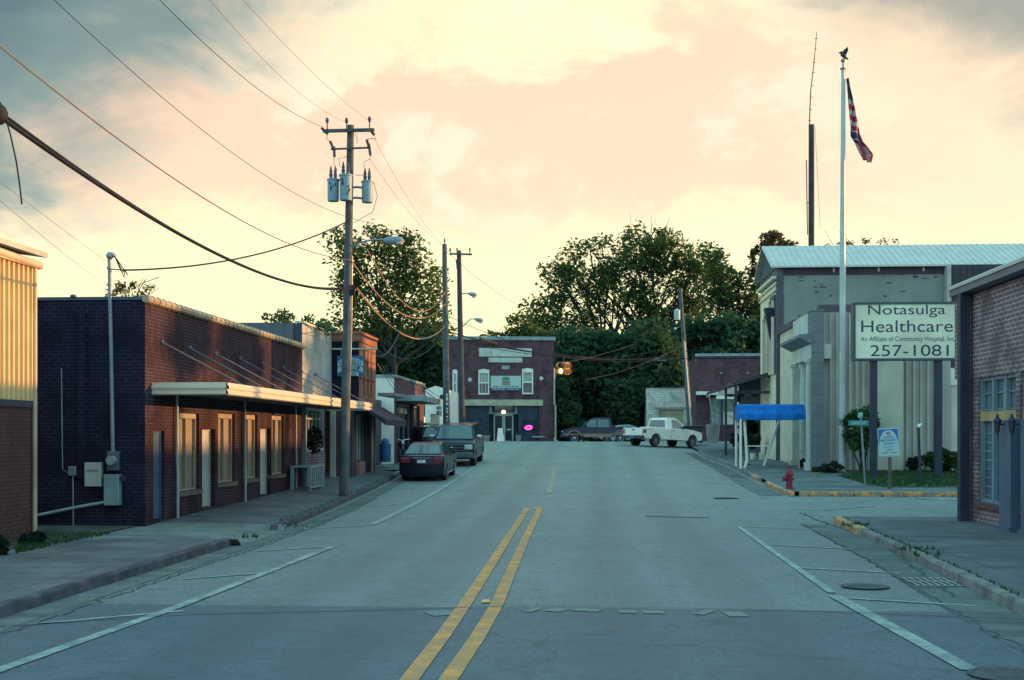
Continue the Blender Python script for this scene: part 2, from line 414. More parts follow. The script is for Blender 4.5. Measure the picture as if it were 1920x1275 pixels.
# sidewalks and kerbs ------------------------------------------------------
KH = .14
def zl(u, v):   # left sidewalk level
    e = sstep(24.5, 30, v)
    return zg(u, v)+KH+.10*e*sstep(-7.4, -9.7, u)
def walk(name, edge, uend, v0, v1, m, zf, step=1.0, nu=5):
    # edge: function v -> kerb u
    b = MB(); vs = rng(v0, v1, step)
    for v in vs:
        e = edge(v)
        for i in range(nu+1):
            u = e+(uend-e)*i/nu; b.v.append(Vector((u, v, zf(u, v))))
    n = nu+1
    for j in range(len(vs)-1):
        for i in range(nu): b.f.append((j*n+i, j*n+i+1, (j+1)*n+i+1, (j+1)*n+i)); b.m.append(0)
    return struct(b.build(name, m, smooth=60))
def T(pts): return lambda v: lerp_t(pts, v)
LE = T([(4, -6.85), (23, -7.0), (27, -7.05), (36, -7.45), (45, -7.7), (51, -7.9), (60, -7.9)])
RE = T([(4, 4.65), (14.8, 5.05), (21.4, 5.44), (30, 5.75), (39.5, 6.15), (44, 6.05), (72, 6.0), (80, 6.0)])
walk('sidewalk', lambda v: LE(v)-.15, -10.6, 4, 23.2, M_walk, zl)
walk('sidewalk', lambda v: LE(v)-.15, -10.6, 27.1, 49.2, M_walk, zl)
# driveway dip between the two kerbs
def zdip(u, v):
    k = max(sstep(LE(v), LE(v)-1.6, u), sstep(23.45, 23.2, v), sstep(26.85, 27.1, v)); return zg(u, v)+.006+(zl(u, v)-zg(u, v)-.006)*k
walk('driveway', lambda v: LE(v)+.15, -10.6, 23.2, 27.1, concrete('driveway_concrete', (.20, .235, .215), slab=3, joint=.3), zdip, step=.12, nu=10)
walk('sidewalk', lambda v: -8.1, -12, 51.0, 72, M_walkold, lambda u, v: zg(u, v)+.10)
zr = lambda u, v: zg(u, v)+KH
walk('sidewalk', lambda v: RE(v)+.15, 9.6, 4, 30.4, M_walk, zr)
def kerb(name, edge, sgn, v0, v1, m, h=KH+.012, w=.16, rough=.012, step=.6):
    vs = rng(v0, v1, step); b = MB(); r = random.Random(int(v0*10)+int(sgn*3))
    prof = [(0, -.05), (.012, h-.03), (.035, h), (w, h), (w, -.05)]
    for v in vs:
        e = edge(v)
        for du, dz in prof:
            u = e+sgn*du+r.uniform(-rough, rough)*(dz > 0); b.v.append(Vector((u, v, zg(u, v)+dz+r.uniform(-rough, rough)*.6*(dz > 0))))
    n = len(prof)
    for j in range(len(vs)-1):
        for i in range(n-1): b.f.append((j*n+i, j*n+i+1, (j+1)*n+i+1, (j+1)*n+i)); b.m.append(0)
    for j in (0, len(vs)-1): b.f.append(tuple(j*n+i for i in range(n))); b.m.append(0)
    return struct(b.build(name, m))
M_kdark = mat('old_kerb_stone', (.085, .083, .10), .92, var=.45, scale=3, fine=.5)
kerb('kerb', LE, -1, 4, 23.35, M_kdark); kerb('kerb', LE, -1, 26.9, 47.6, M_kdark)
kerb('pale_kerb', LE, -1, 47.6, 50.0, painted('peeling_kerb', (.45, .45, .38), (.2, .2, .2), .4, 5)); kerb('yellow_kerb', LE, -1, 50.0, 50.6, M_kyel)
kerb('kerb', RE, 1, 4, 26.3, M_kerb)
def ekerb(v): return RE(v)
kerb('yellow_kerb', RE, 1, 26.35, 30.2, M_kyel, h=KH+.03)
kerb('yellow_kerb', RE, 1, 39.3, 44.3, M_kyel); kerb('yellow_kerb', RE, 1, 46.2, 48.2, M_kyel); kerb('kerb', RE, 1, 48.2, 72, M_kerb)
# cross kerb along the side street
b = MB()
for i, (x0, x1) in enumerate([(6.5, 8.2), (8.22, 10.4), (10.42, 12.6), (12.62, 14.6)]):
    b.box(x0, x1, 39.55, 39.72, rz(39.6)-.05, rz(39.6)+KH+.012)
struct(b.build('yellow_kerb', M_kyel, bevel=.02))
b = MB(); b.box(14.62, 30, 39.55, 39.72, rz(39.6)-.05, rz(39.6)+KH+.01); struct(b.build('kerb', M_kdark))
walk('sidewalk', lambda v: RE(v)+.15, 9.0, 39.72, 82, M_walkold, zr)
b = MB()
def zlot(u, v): return zg(u, v)+KH+.003
vs = rng(39.72, 52, .8)
sheet('front_lot', rng(8.98, 34, 1.0), vs, KH+.001, M_walkold)
# lawn patch inside the lot
LAWN = [tuple(onG(x, y, KH)[:2]) for x, y in ((1572, 893), (1600, 886), (1700, 884), (1850, 884), (1990, 886), (1990, 915), (1820, 913), (1660, 914), (1622, 908))]
b = MB(); b.add([(x, y, zg(x, y)+KH+.012) for x, y in LAWN], [tuple(range(len(LAWN)))]); struct(b.build('lawn_soil', M_grassb))
def inpoly(x, y, P):
    c = False; j = len(P)-1
    for i in range(len(P)):
        if (P[i][1] > y) != (P[j][1] > y) and x < (P[j][0]-P[i][0])*(y-P[i][1])/(P[j][1]-P[i][1])+P[i][0]: c = not c
        j = i
    return c
def blades(name, spots, m, label, h=.07, cat='grass'):
    b = MB(); r = random.Random(5)
    for x, y, z, s in spots:
        for _ in range(3):
            a = r.uniform(0, 6.28); w = .012*s; hh = h*s*r.uniform(.5, 1.3); dx, dy = math.cos(a)*w, math.sin(a)*w
            t = (x+r.uniform(-1, 1)*hh*.5, y+r.uniform(-1, 1)*hh*.5, z+hh)
            b.add([(x-dx, y-dy, z), (x+dx, y+dy, z), t], [(0, 1, 2)])
    return tag(b.build(name, m), label, cat, kind='stuff')
def leafmat(name, c, c2, trans=.35):
    m, nt, b, L = newmat(name); p = pos(nt)
    col = mixc(nt, ramp(nt, noise(nt, p, .45, 3), .35, .65), c, c2)
    col = mixc(nt, ramp(nt, noise(nt, p, 3.5, 2), .3, .7, 0, .5), col, mul(c, .6))
    L.new(col, b.inputs['Base Color']); b.inputs['Roughness'].default_value = .75; b.inputs['Specular IOR Level'].default_value = .12
    tr = nd(nt, 'ShaderNodeBsdfTranslucent'); L.new(col, tr.inputs['Color'])
    mx = nd(nt, 'ShaderNodeMixShader'); mx.inputs[0].default_value = trans
    out = nt.nodes['Material Output']; L.new(b.outputs[0], mx.inputs[1]); L.new(tr.outputs[0], mx.inputs[2]); L.new(mx.outputs[0], out.inputs[0])
    MATS[name] = m; return m
M_grass = leafmat('grass_blades', (.04, .10, .035), (.07, .14, .05))
sp = []
r_ = random.Random(3); xs_ = [p[0] for p in LAWN]; ys_ = [p[1] for p in LAWN]
while len(sp) < 5000:
    x, y = r_.uniform(min(xs_), max(xs_)), r_.uniform(min(ys_), max(ys_))
    if inpoly(x, y, LAWN): sp.append((x, y, zg(x, y)+KH+.01, r_.uniform(.7, 1.6)))
blades('grass', sp, M_grass, 'short dark grass lawn under the healthcare sign', cat='lawn grass')
sp = []
def weedline(x0, y0, x1, y1, n, off, s=1.0, spread=.06):
    for _ in range(n):
        t = r_.random(); x = x0+(x1-x0)*t+r_.gauss(0, spread); y = y0+(y1-y0)*t+r_.gauss(0, spread)
        sp.append((x, y, zg(x, y)+off, s*r_.uniform(.4, 1.3)))
def clump(x, y, off, n=30, s=1.5, spread=.12):
    for _ in range(n):
        a, q = x+r_.gauss(0, spread), y+r_.gauss(0, spread); sp.append((a, q, zg(a, q)+off, s*r_.uniform(.5, 1.4)))
for v in rng(6, 29, .5): weedline(RE(v)+.17, v, RE(v+.5)+.17, v+.5, 7, KH, 1.0, .03)
for v in rng(28, 49, .7): weedline(LE(v)-.17, v, LE(v+.7)-.17, v+.7, 5, KH, 1.0, .03)
for px, py, n in ((1605, 985, 60), (1712, 1030, 30), (1734, 1040, 18), (560, 985, 8), (1400, 872, 30), (468, 1006, 16)):
    p = onG(px, py, KH); clump(p.x, p.y, KH-.02, n)
for x in rng(6.6, 15, .45): weedline(x, 39.5, x+.4, 39.5, 6, 0, 1.2, .03)
blades('weeds', sp, M_grass, 'weeds growing along the kerb joints', cat='weeds', h=.055)
sp = []
while len(sp) < 1100:
    px, py = r_.uniform(30, 300), r_.uniform(1000, 1072)
    p = onG(px, py, KH); 
    if p.x < -9.75 and p.y < 26.4 or (p.x < -9.9): sp.append((p.x, p.y, p.z-.02, r_.uniform(.5, 1.5)))
blades('grass', sp, M_grass, 'thin scrubby grass at the foot of the dark brick end wall', cat='scrub grass')
b = MB(); P_ = [(-9.9, 26.3), (-10.7, 26.35), (-16, 26.4), (-16, 20), (-10.55, 19.0), (-10.0, 22.5)]
b.add([(x, y, zl(x, y)+.012) for x, y in P_], [tuple(range(len(P_)))]); struct(b.build('dirt_strip', M_dirt))
b = MB(); P_ = [tuple(onG(x, y, KH)[:2]) for x, y in ((1545, 887), (1830, 880), (1990, 880), (1990, 872), (1545, 876))]
b.add([(x, y, zg(x, y)+KH+.010) for x, y in P_], [tuple(range(len(P_)))]); struct(b.build('mulch_bed', M_mulch))
# manhole, drain
M_iron = mat('cast_iron', (.07, .085, .09), .6, .6, var=.3, scale=8)
M_ringm = mat('worn_iron_rim', (.33, .38, .34), .5, .5)
def manhole(px, py, r, label, rim):
    p = onG(px, py); t = thing('manhole_cover', label, 'manhole cover', p)
    b = MB(); b.tube([p+Vector((0, 0, .002)), p+Vector((0, 0, .016))], r, 24); b.build('lid', M_iron if py > 1200 else M_seam, t)
    b = MB(); n = 32
    for k in range(n):
        a0, a1 = 2*math.pi*k/n, 2*math.pi*(k+1)/n
        q = lambda a, R_: p+Vector((R_*math.cos(a), R_*math.sin(a), .021))
        b.quad(q(a0, r), q(a1, r), q(a1, r*1.16), q(a0, r*1.16))
    b.build('rim', rim, t)
manhole(1361, 934, .36, 'round manhole cover with pale rim in the far part of the right lane', M_ringm)
manhole(1622, 1101, .29, 'dark manhole cover sunk in the asphalt beside the right parking line', M_iron)
manhole(1890, 1268, .30, 'iron manhole cover at the near end of the right white line', M_iron)
p = onG(1752, 1092); t = thing('storm_drain', 'slotted iron storm drain grate in the right gutter', 'storm drain', p)
b = MB(); b.box(p.x-.38, p.x+.38, p.y-.5, p.y+.5, p.z-.01, p.z+.0115); b.build('pit', mat('black_pit', (.01, .012, .015)), t)
b = MB()
for k in range(8): x = p.x-.34+k*.097; b.box(x-.018, x+.018, p.y-.46, p.y+.46, p.z+.0125, p.z+.016)
for y0_, y1_ in ((-.5, -.46), (-.02, .02), (.46, .5)): b.box(p.x-.4, p.x+.4, p.y+y0_, p.y+y1_, p.z+.012, p.z+.018)
b.build('grate', mat('grate_iron', (.26, .30, .28), .7, .0), t)
for px, py in ((911, 1130), (1003, 955)):
    p = onG(px, py); b = MB(); b.prism([p+Vector((-.06, -.05, .012)), p+Vector((.06, -.05, .012)), p+Vector((.045, -.02, .03)), p+Vector((-.045, -.02, .03))], (0, .1, 0))
    tag(b.build('road_reflector', mat('reflector', (.75, .35, .15), .3)), ('small orange reflector between the yellow lines in the foreground' if py > 1000 else 'small reflector at the far end of the double yellow lines').replace('in the foreground', 'at the tar seam'), 'road reflector', 'reflectors between the yellow lines')
# ------------------------------------------------------------------ building materials
B_dark = brick('dark_red_brick', (.048, .018, .026), (.032, .016, .025), (.080, .062, .082), streak=.5)
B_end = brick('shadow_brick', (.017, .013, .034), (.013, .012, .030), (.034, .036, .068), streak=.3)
B_metalbase = brick('pinkish_brick', (.15, .065, .055), (.10, .045, .045), (.05, .035, .04), w=.13, h=.075, ms=.016)
B_far = brick('orange_brick', (.32, .125, .07), (.26, .10, .065), (.30, .19, .13), streak=.3)
B_hall = brick('maroon_brick', (.130, .066, .080), (.105, .055, .070), (.16, .10, .115), streak=.25, w=.24, h=.09)
B_tan = brick('tan_brick', (.22, .14, .15), (.175, .11, .125), (.40, .34, .34), w=.3, h=.1, ms=.018, streak=.1)
B_white = brick('painted_white_brick', (.46, .44, .40), (.43, .42, .39), (.36, .35, .33), streak=.1, patch=(.38, .42, .42), patchf=.4)
B_store = brick('storefront_brick', (.12, .06, .075), (.10, .05, .065), (.13, .09, .10), streak=.1)
M_glass = mat('dark_glass', (.02, .035, .045), .06, var=.3, spec=.9)
M_glassb = mat('bluish_glass', (.10, .17, .19), .08, var=.25, spec=.9)
M_curt = mat('curtained_glass', (.25, .34, .33), .15, var=.3, scale=2.5, spec=.8)
M_alu = mat('grey_metal', (.20, .25, .29), .45, .35, var=.15)
M_pale = mat('pale_painted_metal', (.40, .42, .37), .5, var=.12, streak=.25)
M_pipe = mat('downpipe_paint', (.30, .34, .36), .6, var=.15)
M_cream = mat('cream_paint', (.56, .54, .44), .7, var=.1, streak=.25)
M_white = mat('white_paint', (.78, .78, .68), .65, var=.1, streak=.15)
M_door = mat('pale_door_paint', (.36, .38, .37), .6, var=.12, streak=.2)
M_blue = mat('blue_door_paint', (.045, .085, .17), .5, var=.15)
M_navy = mat('dark_trim', (.028, .035, .055), .55, var=.2)
M_wood = mat('weathered_wood', (.12, .10, .09), .85, var=.3, scale=3, streak=.4)
M_roofing = mat('tar_roof', (.05, .055, .06), .9)
M_black = mat('black_rubber', (.012, .014, .018), .8)
M_tileg = mat('glazed_coping', (.38, .30, .20), .3, var=.2, scale=4)
def blindmat():
    m, nt, b, L = newmat('patterned_blind'); v, p = wallvec(nt)
    n1 = ramp(nt, noise(nt, p, 18, 3, .7), .35, .65)
    w = nd(nt, 'ShaderNodeTexWave', wave_type='BANDS', bands_direction='Y'); w.inputs['Scale'].default_value = 9; L.new(v, w.inputs['Vector'])
    c = mixc(nt, n1, (.10, .09, .08), (.34, .27, .20)); c = mixc(nt, math_(nt, 'MULTIPLY', w.outputs[1], .35), c, (.25, .2, .15))
    L.new(c, b.inputs['Base Color']); b.inputs['Roughness'].default_value = .6; MATS['b'] = m; return m
M_blind = blindmat()

def zlev(u, v): return zl(u, v)
E1 = Vector((1, 0, 0)); E2 = Vector((0, 1, 0)); E3 = Vector((0, 0, 1))
XP = (Vector((0, 0, 0)), E2, E1)    # streetwall frames: along v, facing +u

# ---- metal sided building at the left edge --------------------------------
u0 = -10.8; v1 = onU(62, u0); v0 = 14.0; zb = 2.8
t = thing('metal_sided_building', 'building with gold ribbed metal siding above pinkish brick, beside the long brick shop', 'building', (u0, v1, 0))
b = MB(); b.box(u0-8, u0, v0, v1, -.3, zb-.13); b.build('brick_base', B_metalbase, t)
b = MB(); b.box(u0-8, u0-.06, v0, v1-.02, zb, 5.55); b.build('wall', mat('siding_backing', (.3, .27, .2), .7), t)
b = MB(); z1 = 5.42; pts = []
y = v0
while y < v1-.19:
    for dy, dx in ((0, 0), (.10, 0), (.115, .085), (.175, .085)): pts.append((y+dy, dx))
    y += .19
b.v = [Vector((u0-.05+dx, yy, z)) for z in (zb, z1) for yy, dx in pts]; n = len(pts)
b.f = [(i, i+1, n+i+1, n+i) for i in range(n-1)]; b.m = [0]*(n-1)
b.build('siding', mat('tan_ribbed_siding', (.66, .49, .24), .45, var=.08, spec=.5), t)
b = MB(); b.box(u0-.05, u0+.03, v0, v1, zb-.13, zb); b.build('drip_band', M_navy, t)
b = MB(); b.tube([(u0+.08, v0, z1+.20), (u0+.08, v1+.12, z1+.0)], .075, 10); b.box(u0-.05, u0+.1, v0, v1+.2, z1-.06, z1+.02); b.build('gutter', mat('peach_fascia', (.62, .45, .33), .4, var=.1), t, smooth=40)
b = MB(); b.prism([(u0+.2, v0, z1+.26), (u0-8, v0, z1+1.4), (u0-8, v0, z1+1.3), (u0+.2, v0, z1+.16)], (0, v1-v0+.2, 0)); b.build('roof', M_pale, t)
b = MB(); b.tube([(u0+.05, v1-.03, -.1), (u0+.05, v1-.03, z1)], .045, 8); b.build('downpipe', mat('tan_pipe', (.45, .33, .22), .5), t, smooth=40)

# ---- long brick shop ---------------------------------------------------------
u0 = -9.74; va = onU(272, u0); vb = onU(567, u0); ZT = 5.08
shop = thing('brick_shop', 'long single storey dark red brick shop with lit coping tiles and four narrow windows', 'shop building', (u0, va, 0))
def Zs(px, py): v = onU(px, u0); return zat(py, u0, v)
ops = {}
def op(px0, px1, pyt, pyb, ref=None):
    a, c = onU(px0, u0), onU(px1, u0); pr = ref or (px0+px1)/2
    return (a, c, zat(pyb, u0, onU(pr, u0)), zat(pyt, u0, onU(pr, u0)))
O_blue = op(287.6, 308, 808, 975, 298); O_w1 = op(335, 373, 774, 921, 345); O_d1 = op(379, 404, 804, 953, 385)
O_w2 = op(409, 440, 775, 905, 418); O_w3 = op(457, 482.5, 777, 898, 465); O_d2 = op(488, 508, 803, 929, 495); O_w4 = op(509.5, 531.5, 779, 890, 516)
b = MB(); b.wall((u0, 0, 0), E2, E1, va, vb, -.4, ZT, [O_blue, O_w1, O_d1, O_w2, O_w3, O_d2, O_w4], .22); b.build('street_wall', B_dark, shop)
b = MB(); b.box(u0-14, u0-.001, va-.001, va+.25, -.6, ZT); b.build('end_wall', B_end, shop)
b = MB(); b.box(u0-14, u0-.24, va+.26, vb, 4.5, 4.6); b.box(u0-14, u0-13.8, va+.26, vb, -.4, 5.0); b.box(u0-.24, u0-.001, va+.26, vb-.01, 4.6, ZT-.01); b.build('roof', M_roofing, shop)
b = MB(); b.box(u0-2, u0-1.9, va+.3, vb-.1, -.3, 4.4); b.build('interior', M_black, shop)
# coping tiles
b = MB(); y = va-.05
while y < vb:
    b.tube([(u0+.03, y, ZT+.02), (u0+.03, y+.31, ZT+.02)], .085, 8); b.tube([(u0+.03, y+.31, ZT+.02), (u0+.03, y+.37, ZT+.02)], .105, 8); y += .37
b.build('coping', M_tileg, shop, smooth=40)
b = MB(); b.box(u0-14, u0-.06, va-.03, va+.28, ZT, ZT+.07)
for k in range(9): b.sphere((u0-1.6-k*1.35, va, ZT+.09), .07, .6)
b.build('end_coping', mat('lead_capping', (.06, .08, .11), .6), shop)
def blindwin(O, par, u=u0, bm_=None):
    a, c, z0, z1 = O; fr = MB(); t_ = .05; d = u-.12
    for y0, y1, q0, q1 in ((a, c, z0, z0+t_), (a, c, z1-.13, z1-.002), (a+.001, a+t_, z0+t_, z1-.13), (c-t_, c-.001, z0+t_, z1-.13), ((a+c)/2-.03, (a+c)/2+.03, z0+t_, z1-.13)):
        fr.box(d-.02, d+.05, y0, y1, q0, q1)
    f = fr.build('window', mat('cream_window_frame', (.30, .26, .20), .5), par)
    g = MB(); g.box(d-.06, d-.03, a+.03, c-.03, z0+.03, z1-.1); g.build('blind', bm_ or M_blind, f)
    g = MB(); g.box(u-.14, u+.06, a-.12, c+.12, z0-.11, z0-.004); g.build('sill', M_wood, f)
for O in (O_w1, O_w2, O_w3, O_w4): blindwin(O, shop)
def door(O, par, m, u=u0, knob=1, lab=None, rec=.16):
    a, c, z0, z1 = O; g = MB(); g.box(u-rec-.05, u-rec, a+.04, c-.04, z0+.02, z1-.04)
    d = g.build('door', m, par, lab)
    g = MB()
    for y0, y1, q0, q1 in ((a, a+.04, z0, z1-.04), (c-.04, c, z0, z1-.04), (a, c, z1-.04, z1-.001)): g.box(u-rec-.04, u-rec+.03, y0, y1, q0, q1)
    g.build('frame', m, d)
    if knob:
        g = MB(); g.box(u-rec, u-rec+.02, a+.10, a+.15, z0+.9, z0+1.15); g.sphere((u-rec+.05, a+.125, z0+1.08), .035); g.build('handle', M_navy, d)
door(O_blue, shop, M_blue, lab='dark blue door', rec=.10); door(O_d1, shop, M_door); door(O_d2, shop, M_door)
b = MB()
for px in (325.5, 453.5, 550): 
    v = onU(px, u0); b = MB(); b.tube([(u0+.10, v, zl(u0, v)), (u0+.10, v, zl(u0, v)+1.1), (u0+.08, v+.02, zl(u0, v)+1.25), (u0+.08, v, 3.1)], .035, 8); b.build('downpipe', M_pipe, shop, smooth=50)
b = MB(); b.box(u0, u0+.14, vb-.1, vb+.05, zl(u0, vb), 3.15); b.build('corner_post', M_alu, shop)
# canopy in front, hung by rods
uc = -8.07; vc0 = onU(425, uc)-.02; vc1 = 44.0; zc0, zc1 = 3.10, 3.17
cz = lambda u, v: 3.02+.13*sstep(u0, uc, u)
can = MB(); can.box(u0+.01, uc-.03, vc0+.05, vc1-.05, 3.07, 3.15); can.build('canopy_deck', M_roofing, shop)
M_fas = mat('cream_metal_fascia', (.60, .54, .42), .35, var=.06, spec=.6)
b = MB()
prof = [(0, 3.02), (.045, 3.045), (.045, 3.10), (.02, 3.11), (.02, 3.15), (.06, 3.165), (.06, 3.22), (.03, 3.235), (.03, 3.29), (0, 3.30)]
pv = [Vector((uc+d, y, z)) for y in (vc0, vc1) for d, z in prof]; n = len(prof)
b.add(pv, [(i, i+1, n+i+1, n+i) for i in range(n-1)]+[(0, n, 2*n-1, n-1)])
pv = [Vector((x, vc0-d, z)) for x in (u0+.01, uc+.001) for d, z in prof]
b.add(pv, [(i, i+1, n+i+1, n+i) for i in range(n-1)])
b.add([Vector((x, vc1+d, z)) for x in (u0+.01, uc+.001) for d, z in prof], [(i, i+1, n+i+1, n+i) for i in range(n-1)])
b.build('canopy_fascia', M_fas, shop)
b = MB(); b.tube([(uc-.5, vc0+.02, 3.1), (uc-.5, vc0+.021, 3.12)], .02, 6)
M_rod = mat('rod_steel', (.10, .12, .16), .5, .3)
for k, v in enumerate((28.0, 29.9, 31.9, 34.1, 36.4, 38.8, 41.2, 43.2)):
    b = MB()
    for q in (0, .16): b.tube([(u0+.02, v-1.0-q, 4.25), (uc-.06, v+.3-q, 3.27)], .009, 5)
    b.sphere((u0+.03, v-1.0, 4.25), .05); b.build('hanger_rod', M_rod, shop)
# fixtures on the end wall
ve = va-.002
def onW(px, py, v=ve): x = onV(px, v); return Vector((x, v, zat(py, x, v)))
def wbox(px0, px1, py0, py1, d, m, name, par, bev=.015, lab=None, off=0):
    p, q = onW(px0, py0), onW(px1, py1); g = MB(); g.box(p.x, q.x, ve-off-d, ve-off-.002, q.z, p.z); return g.build(name, m, par, lab, bevel=bev)
M_boxw = mat('box_enamel', (.40, .42, .36), .45, var=.06, streak=.15); M_boxg = mat('galvanised_box', (.24, .33, .34), .45, .2, var=.2, streak=.3)
tb = wbox(163, 194, 867, 912, .14, M_boxw, 'telephone_box', shop)
c_ = onW(178.5, 882); text('TELEPHONE', tb, M_navy, (c_.x, ve-.145, c_.z), E1, E3, height=.055, width=.26)
mb_ = wbox(204, 226, 846, 882, .12, mat('meter_grey', (.12, .15, .18), .5, .3), 'electric_meter', shop)
c_ = onW(215, 863); g = MB(); g.tube([(c_.x, ve-.12, c_.z), (c_.x, ve-.25, c_.z)], .10, 16); g.build('dial', mat('meter_glass', (.3, .35, .37), .1, spec=1), mb_, smooth=40)
db = wbox(201, 229, 889, 947, .2, M_boxg, 'disconnect_box', shop); g = MB(); p = onW(233, 896); g.box(p.x-.06, p.x+.06, ve-.16, ve-.04, p.z-.06, p.z+.04); g.build('lever', M_navy, db)
wbox(131, 146, 874, 892, .1, M_alu, 'junction_box', shop)
g = MB()
def wp(px, py, off=.05): p = onW(px, py); return (p.x, ve-off, p.z)
g.tube([wp(138.5, 892), wp(139.5, 1012)], .018, 6); g.tube([wp(116, 690, .02), wp(118, 880, .02), wp(131, 888, .02)], .014, 6); g.build('thin_conduit', M_alu, shop)
g = MB(); g.tube([wp(200, 941), wp(150, 950), wp(62, 968), wp(30, 973)], .035, 8); g.build('slanting_conduit', M_pipe, shop, smooth=60)
g = MB(); g.tube([wp(213.5, 846), wp(211, 700), wp(208, 560)], .045, 8); g.tube([wp(208, 560), (wp(207, 484)[0], ve-.05, wp(207, 484)[2])], .045, 8)
hd = Vector(wp(207, 482)); g.sphere(hd+Vector((.02, -.02, .02)), .085, 1); g.tube([hd, hd+Vector((.12, -.03, .04))], .05, 8)
MAST = hd
for py in (503, 534): p = Vector(wp(207, py)); g.tube([p+Vector((0, 0, -.02)), p+Vector((0, 0, .02))], .065, 8)
g.build('service_mast', M_alu, shop, smooth=50)
g = MB(); g.box(onV(148, ve), onV(163, ve), ve-.10, ve-.002, 1.2, zat(585, onV(155, ve), ve)); g.build('pilaster', B_end, shop)
g = MB()
for k, (a_, c__) in enumerate(((160, 595), (162, 607), (161, 622), (162, 634))): p = onW(a_, c__); g.box(p.x-.012, p.x+.012, ve-.01, ve-.003, p.z-.05, p.z+.03)
g.build('chipped_mortar', M_alu, shop)['kind'] = 'stuff'

# ---- white fronted shop beyond -------------------------------------------------
v1 = onU(622.5, u0); ZW = 5.88
ws = thing('white_fronted_shop', 'shop with tall white painted brick parapet and wide paned window behind the canopy', 'shop building', (u0, vb, 0))
Ow = op(587, 616.5, 771, 840, 602); Od = op(571, 586, 788, 905, 578); Ow = (Ow[0], Ow[1], Ow[2], Ow[3])
b = MB(); b.wall((u0-.01, 0, 0), E2, E1, vb, v1, 3.2, ZW, [], .2); b.build('parapet', B_white, ws)
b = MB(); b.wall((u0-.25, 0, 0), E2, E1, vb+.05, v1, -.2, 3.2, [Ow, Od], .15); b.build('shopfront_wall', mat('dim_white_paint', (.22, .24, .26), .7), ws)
b = MB(); b.box(u0-.25, u0-.16, Ow[0]-.1, Ow[1]+.1, zl(u0, v1)-.1, Ow[2]-.12); b.build('knee_wall', B_tan, ws)
fr = MB(); a, c, z0, z1 = Ow
for k in range(5): y = a+(c-a)*k/4; fr.box(u0-.37, u0-.30, y-.035, y+.035, z0, z1)
fr.box(u0-.37, u0-.30, a, c, z0, z0+.06); fr.box(u0-.37, u0-.30, a, c, z1-.3, z1-.24); fr.box(u0-.3, u0-.2, a-.1, c+.1, z0-.12, z0-.02)
f_ = fr.build('window', M_pale, ws); g = MB(); g.box(u0-.40, u0-.38, a, c, z0, z1); g.build('pane', M_glass, f_)
d_ = MB(); d_.box(u0-.4, u0-.36, Od[0], Od[1], Od[2], Od[3]); dd = d_.build('door', M_glass, ws); g = MB()
for y in (Od[0]+.03, Od[1]-.03): g.box(u0-.36, u0-.33, y-.03, y+.03, Od[2], Od[3])
g.build('frame', M_alu, dd)
b = MB(); b.box(u0-8, u0-.012, vb, vb+.25, 4.5, ZW-.03); b.build('side_wall', mat('dark_painted_wall', (.04, .06, .09), .8, streak=.5), ws)
b = MB(); b.box(u0-9, u0-.3, vb-.03, vb+.3, ZW-.6, ZW+.02); b.build('rusty_parapet_cap', mat('rust_stained_panel', (.13, .17, .20), .7, var=.2, col2=(.14, .09, .08), streak=.6, scale=1.5), ws)
b = MB(); b.box(u0-9, u0-.02, vb+.3, v1, 5.0, 5.1); b.box(u0-.24, u0-.011, vb+.25, v1, 5.1, ZW-.02); b.build('roof', M_roofing, ws)
b = MB(); b.box(u0-.26, u0+.04, vb-.02, v1, ZW, ZW+.07); b.build('coping', M_cream, ws)
b = MB(); b.box(u0-.02, u0+.16, v1-.25, v1-.05, zl(u0, v1)-.1, 3.15); b.build('white_post', M_pale, ws)
b = MB(); p = (u0-.2, Od[0]+.5, 2.75); b.sphere(p, .13); b.build('door_lamp', mat('frosted_lamp', (.6, .55, .45), .4), ws, smooth=60)
b = MB(); y0_ = onU(604, u0); b.box(u0-.009, u0-.003, y0_-.1, y0_+1.3, zat(713, u0, y0_), zat(668, u0, y0_)); b.build('faded_blue_patch', painted('faded_blue', (.22, .36, .42), (.42, .42, .39), .35, 1.2), ws)
# hanging wreath and bench on the pavement
M_wreath = leafmat('dark_wreath', (.02, .03, .03), (.035, .04, .035))
def leafball(b, c, r, n, s, sq=1, seed=1):
    q = random.Random(seed)
    for _ in range(n):
        d = Vector((q.gauss(0, 1), q.gauss(0, 1), q.gauss(0, 1))).normalized()*r*(q.random()**.4); d.z *= sq
        a = Vector((q.gauss(0, 1), q.gauss(0, 1), q.gauss(0, 1))).normalized(); e = a.orthogonal().normalized()*s; a = a*s*.6
        p = Vector(c)+d; b.quad(p-a, p-e*.5, p+a, p+e*.5)
b = MB(); y = onU(585, u0+.05); zc_ = zat(825, u0+.05, y); leafball(b, (u0+.12, y, zc_), .32, 500, .09, 1.5); tag(b.build('hanging_wreath', M_wreath), 'dark bushy wreath hanging beside the white fronted shop door', 'wreath')
M_bench = mat('bench_paint', (.22, .31, .33), .6, var=.15, streak=.2)
y0, y1 = onU(568, -9.2), onU(611, -9.0); zz = zl(-9.2, y0)
t = thing('pavement_bench', 'pale blue-grey box bench against the white fronted shop under the canopy', 'bench', (-9.2, (y0+y1)/2, zz))
y0_, y1_ = y0, y0+1.9
b = MB(); b.box(-9.6, -8.95, y0_-.03, y1_+.03, zz+.72, zz+.78); b.build('seat', M_bench, t, bevel=.01)
for x in (-9.55, -9.0):
    for y in (y0_+.05, y1_-.05): b = MB(); b.box(x-.05, x+.05, y-.05, y+.05, zz, zz+.72); b.build('leg', M_bench, t)
b = MB()
for k in range(6): y = y0_+.2+k*(y1_-y0_-.4)/5; b.box(-9.02, -8.98, y-.03, y+.03, zz+.08, zz+.70)
b.box(-9.04, -8.98, y0_, y1_, zz+.06, zz+.12); b.build('slats', M_bench, t)

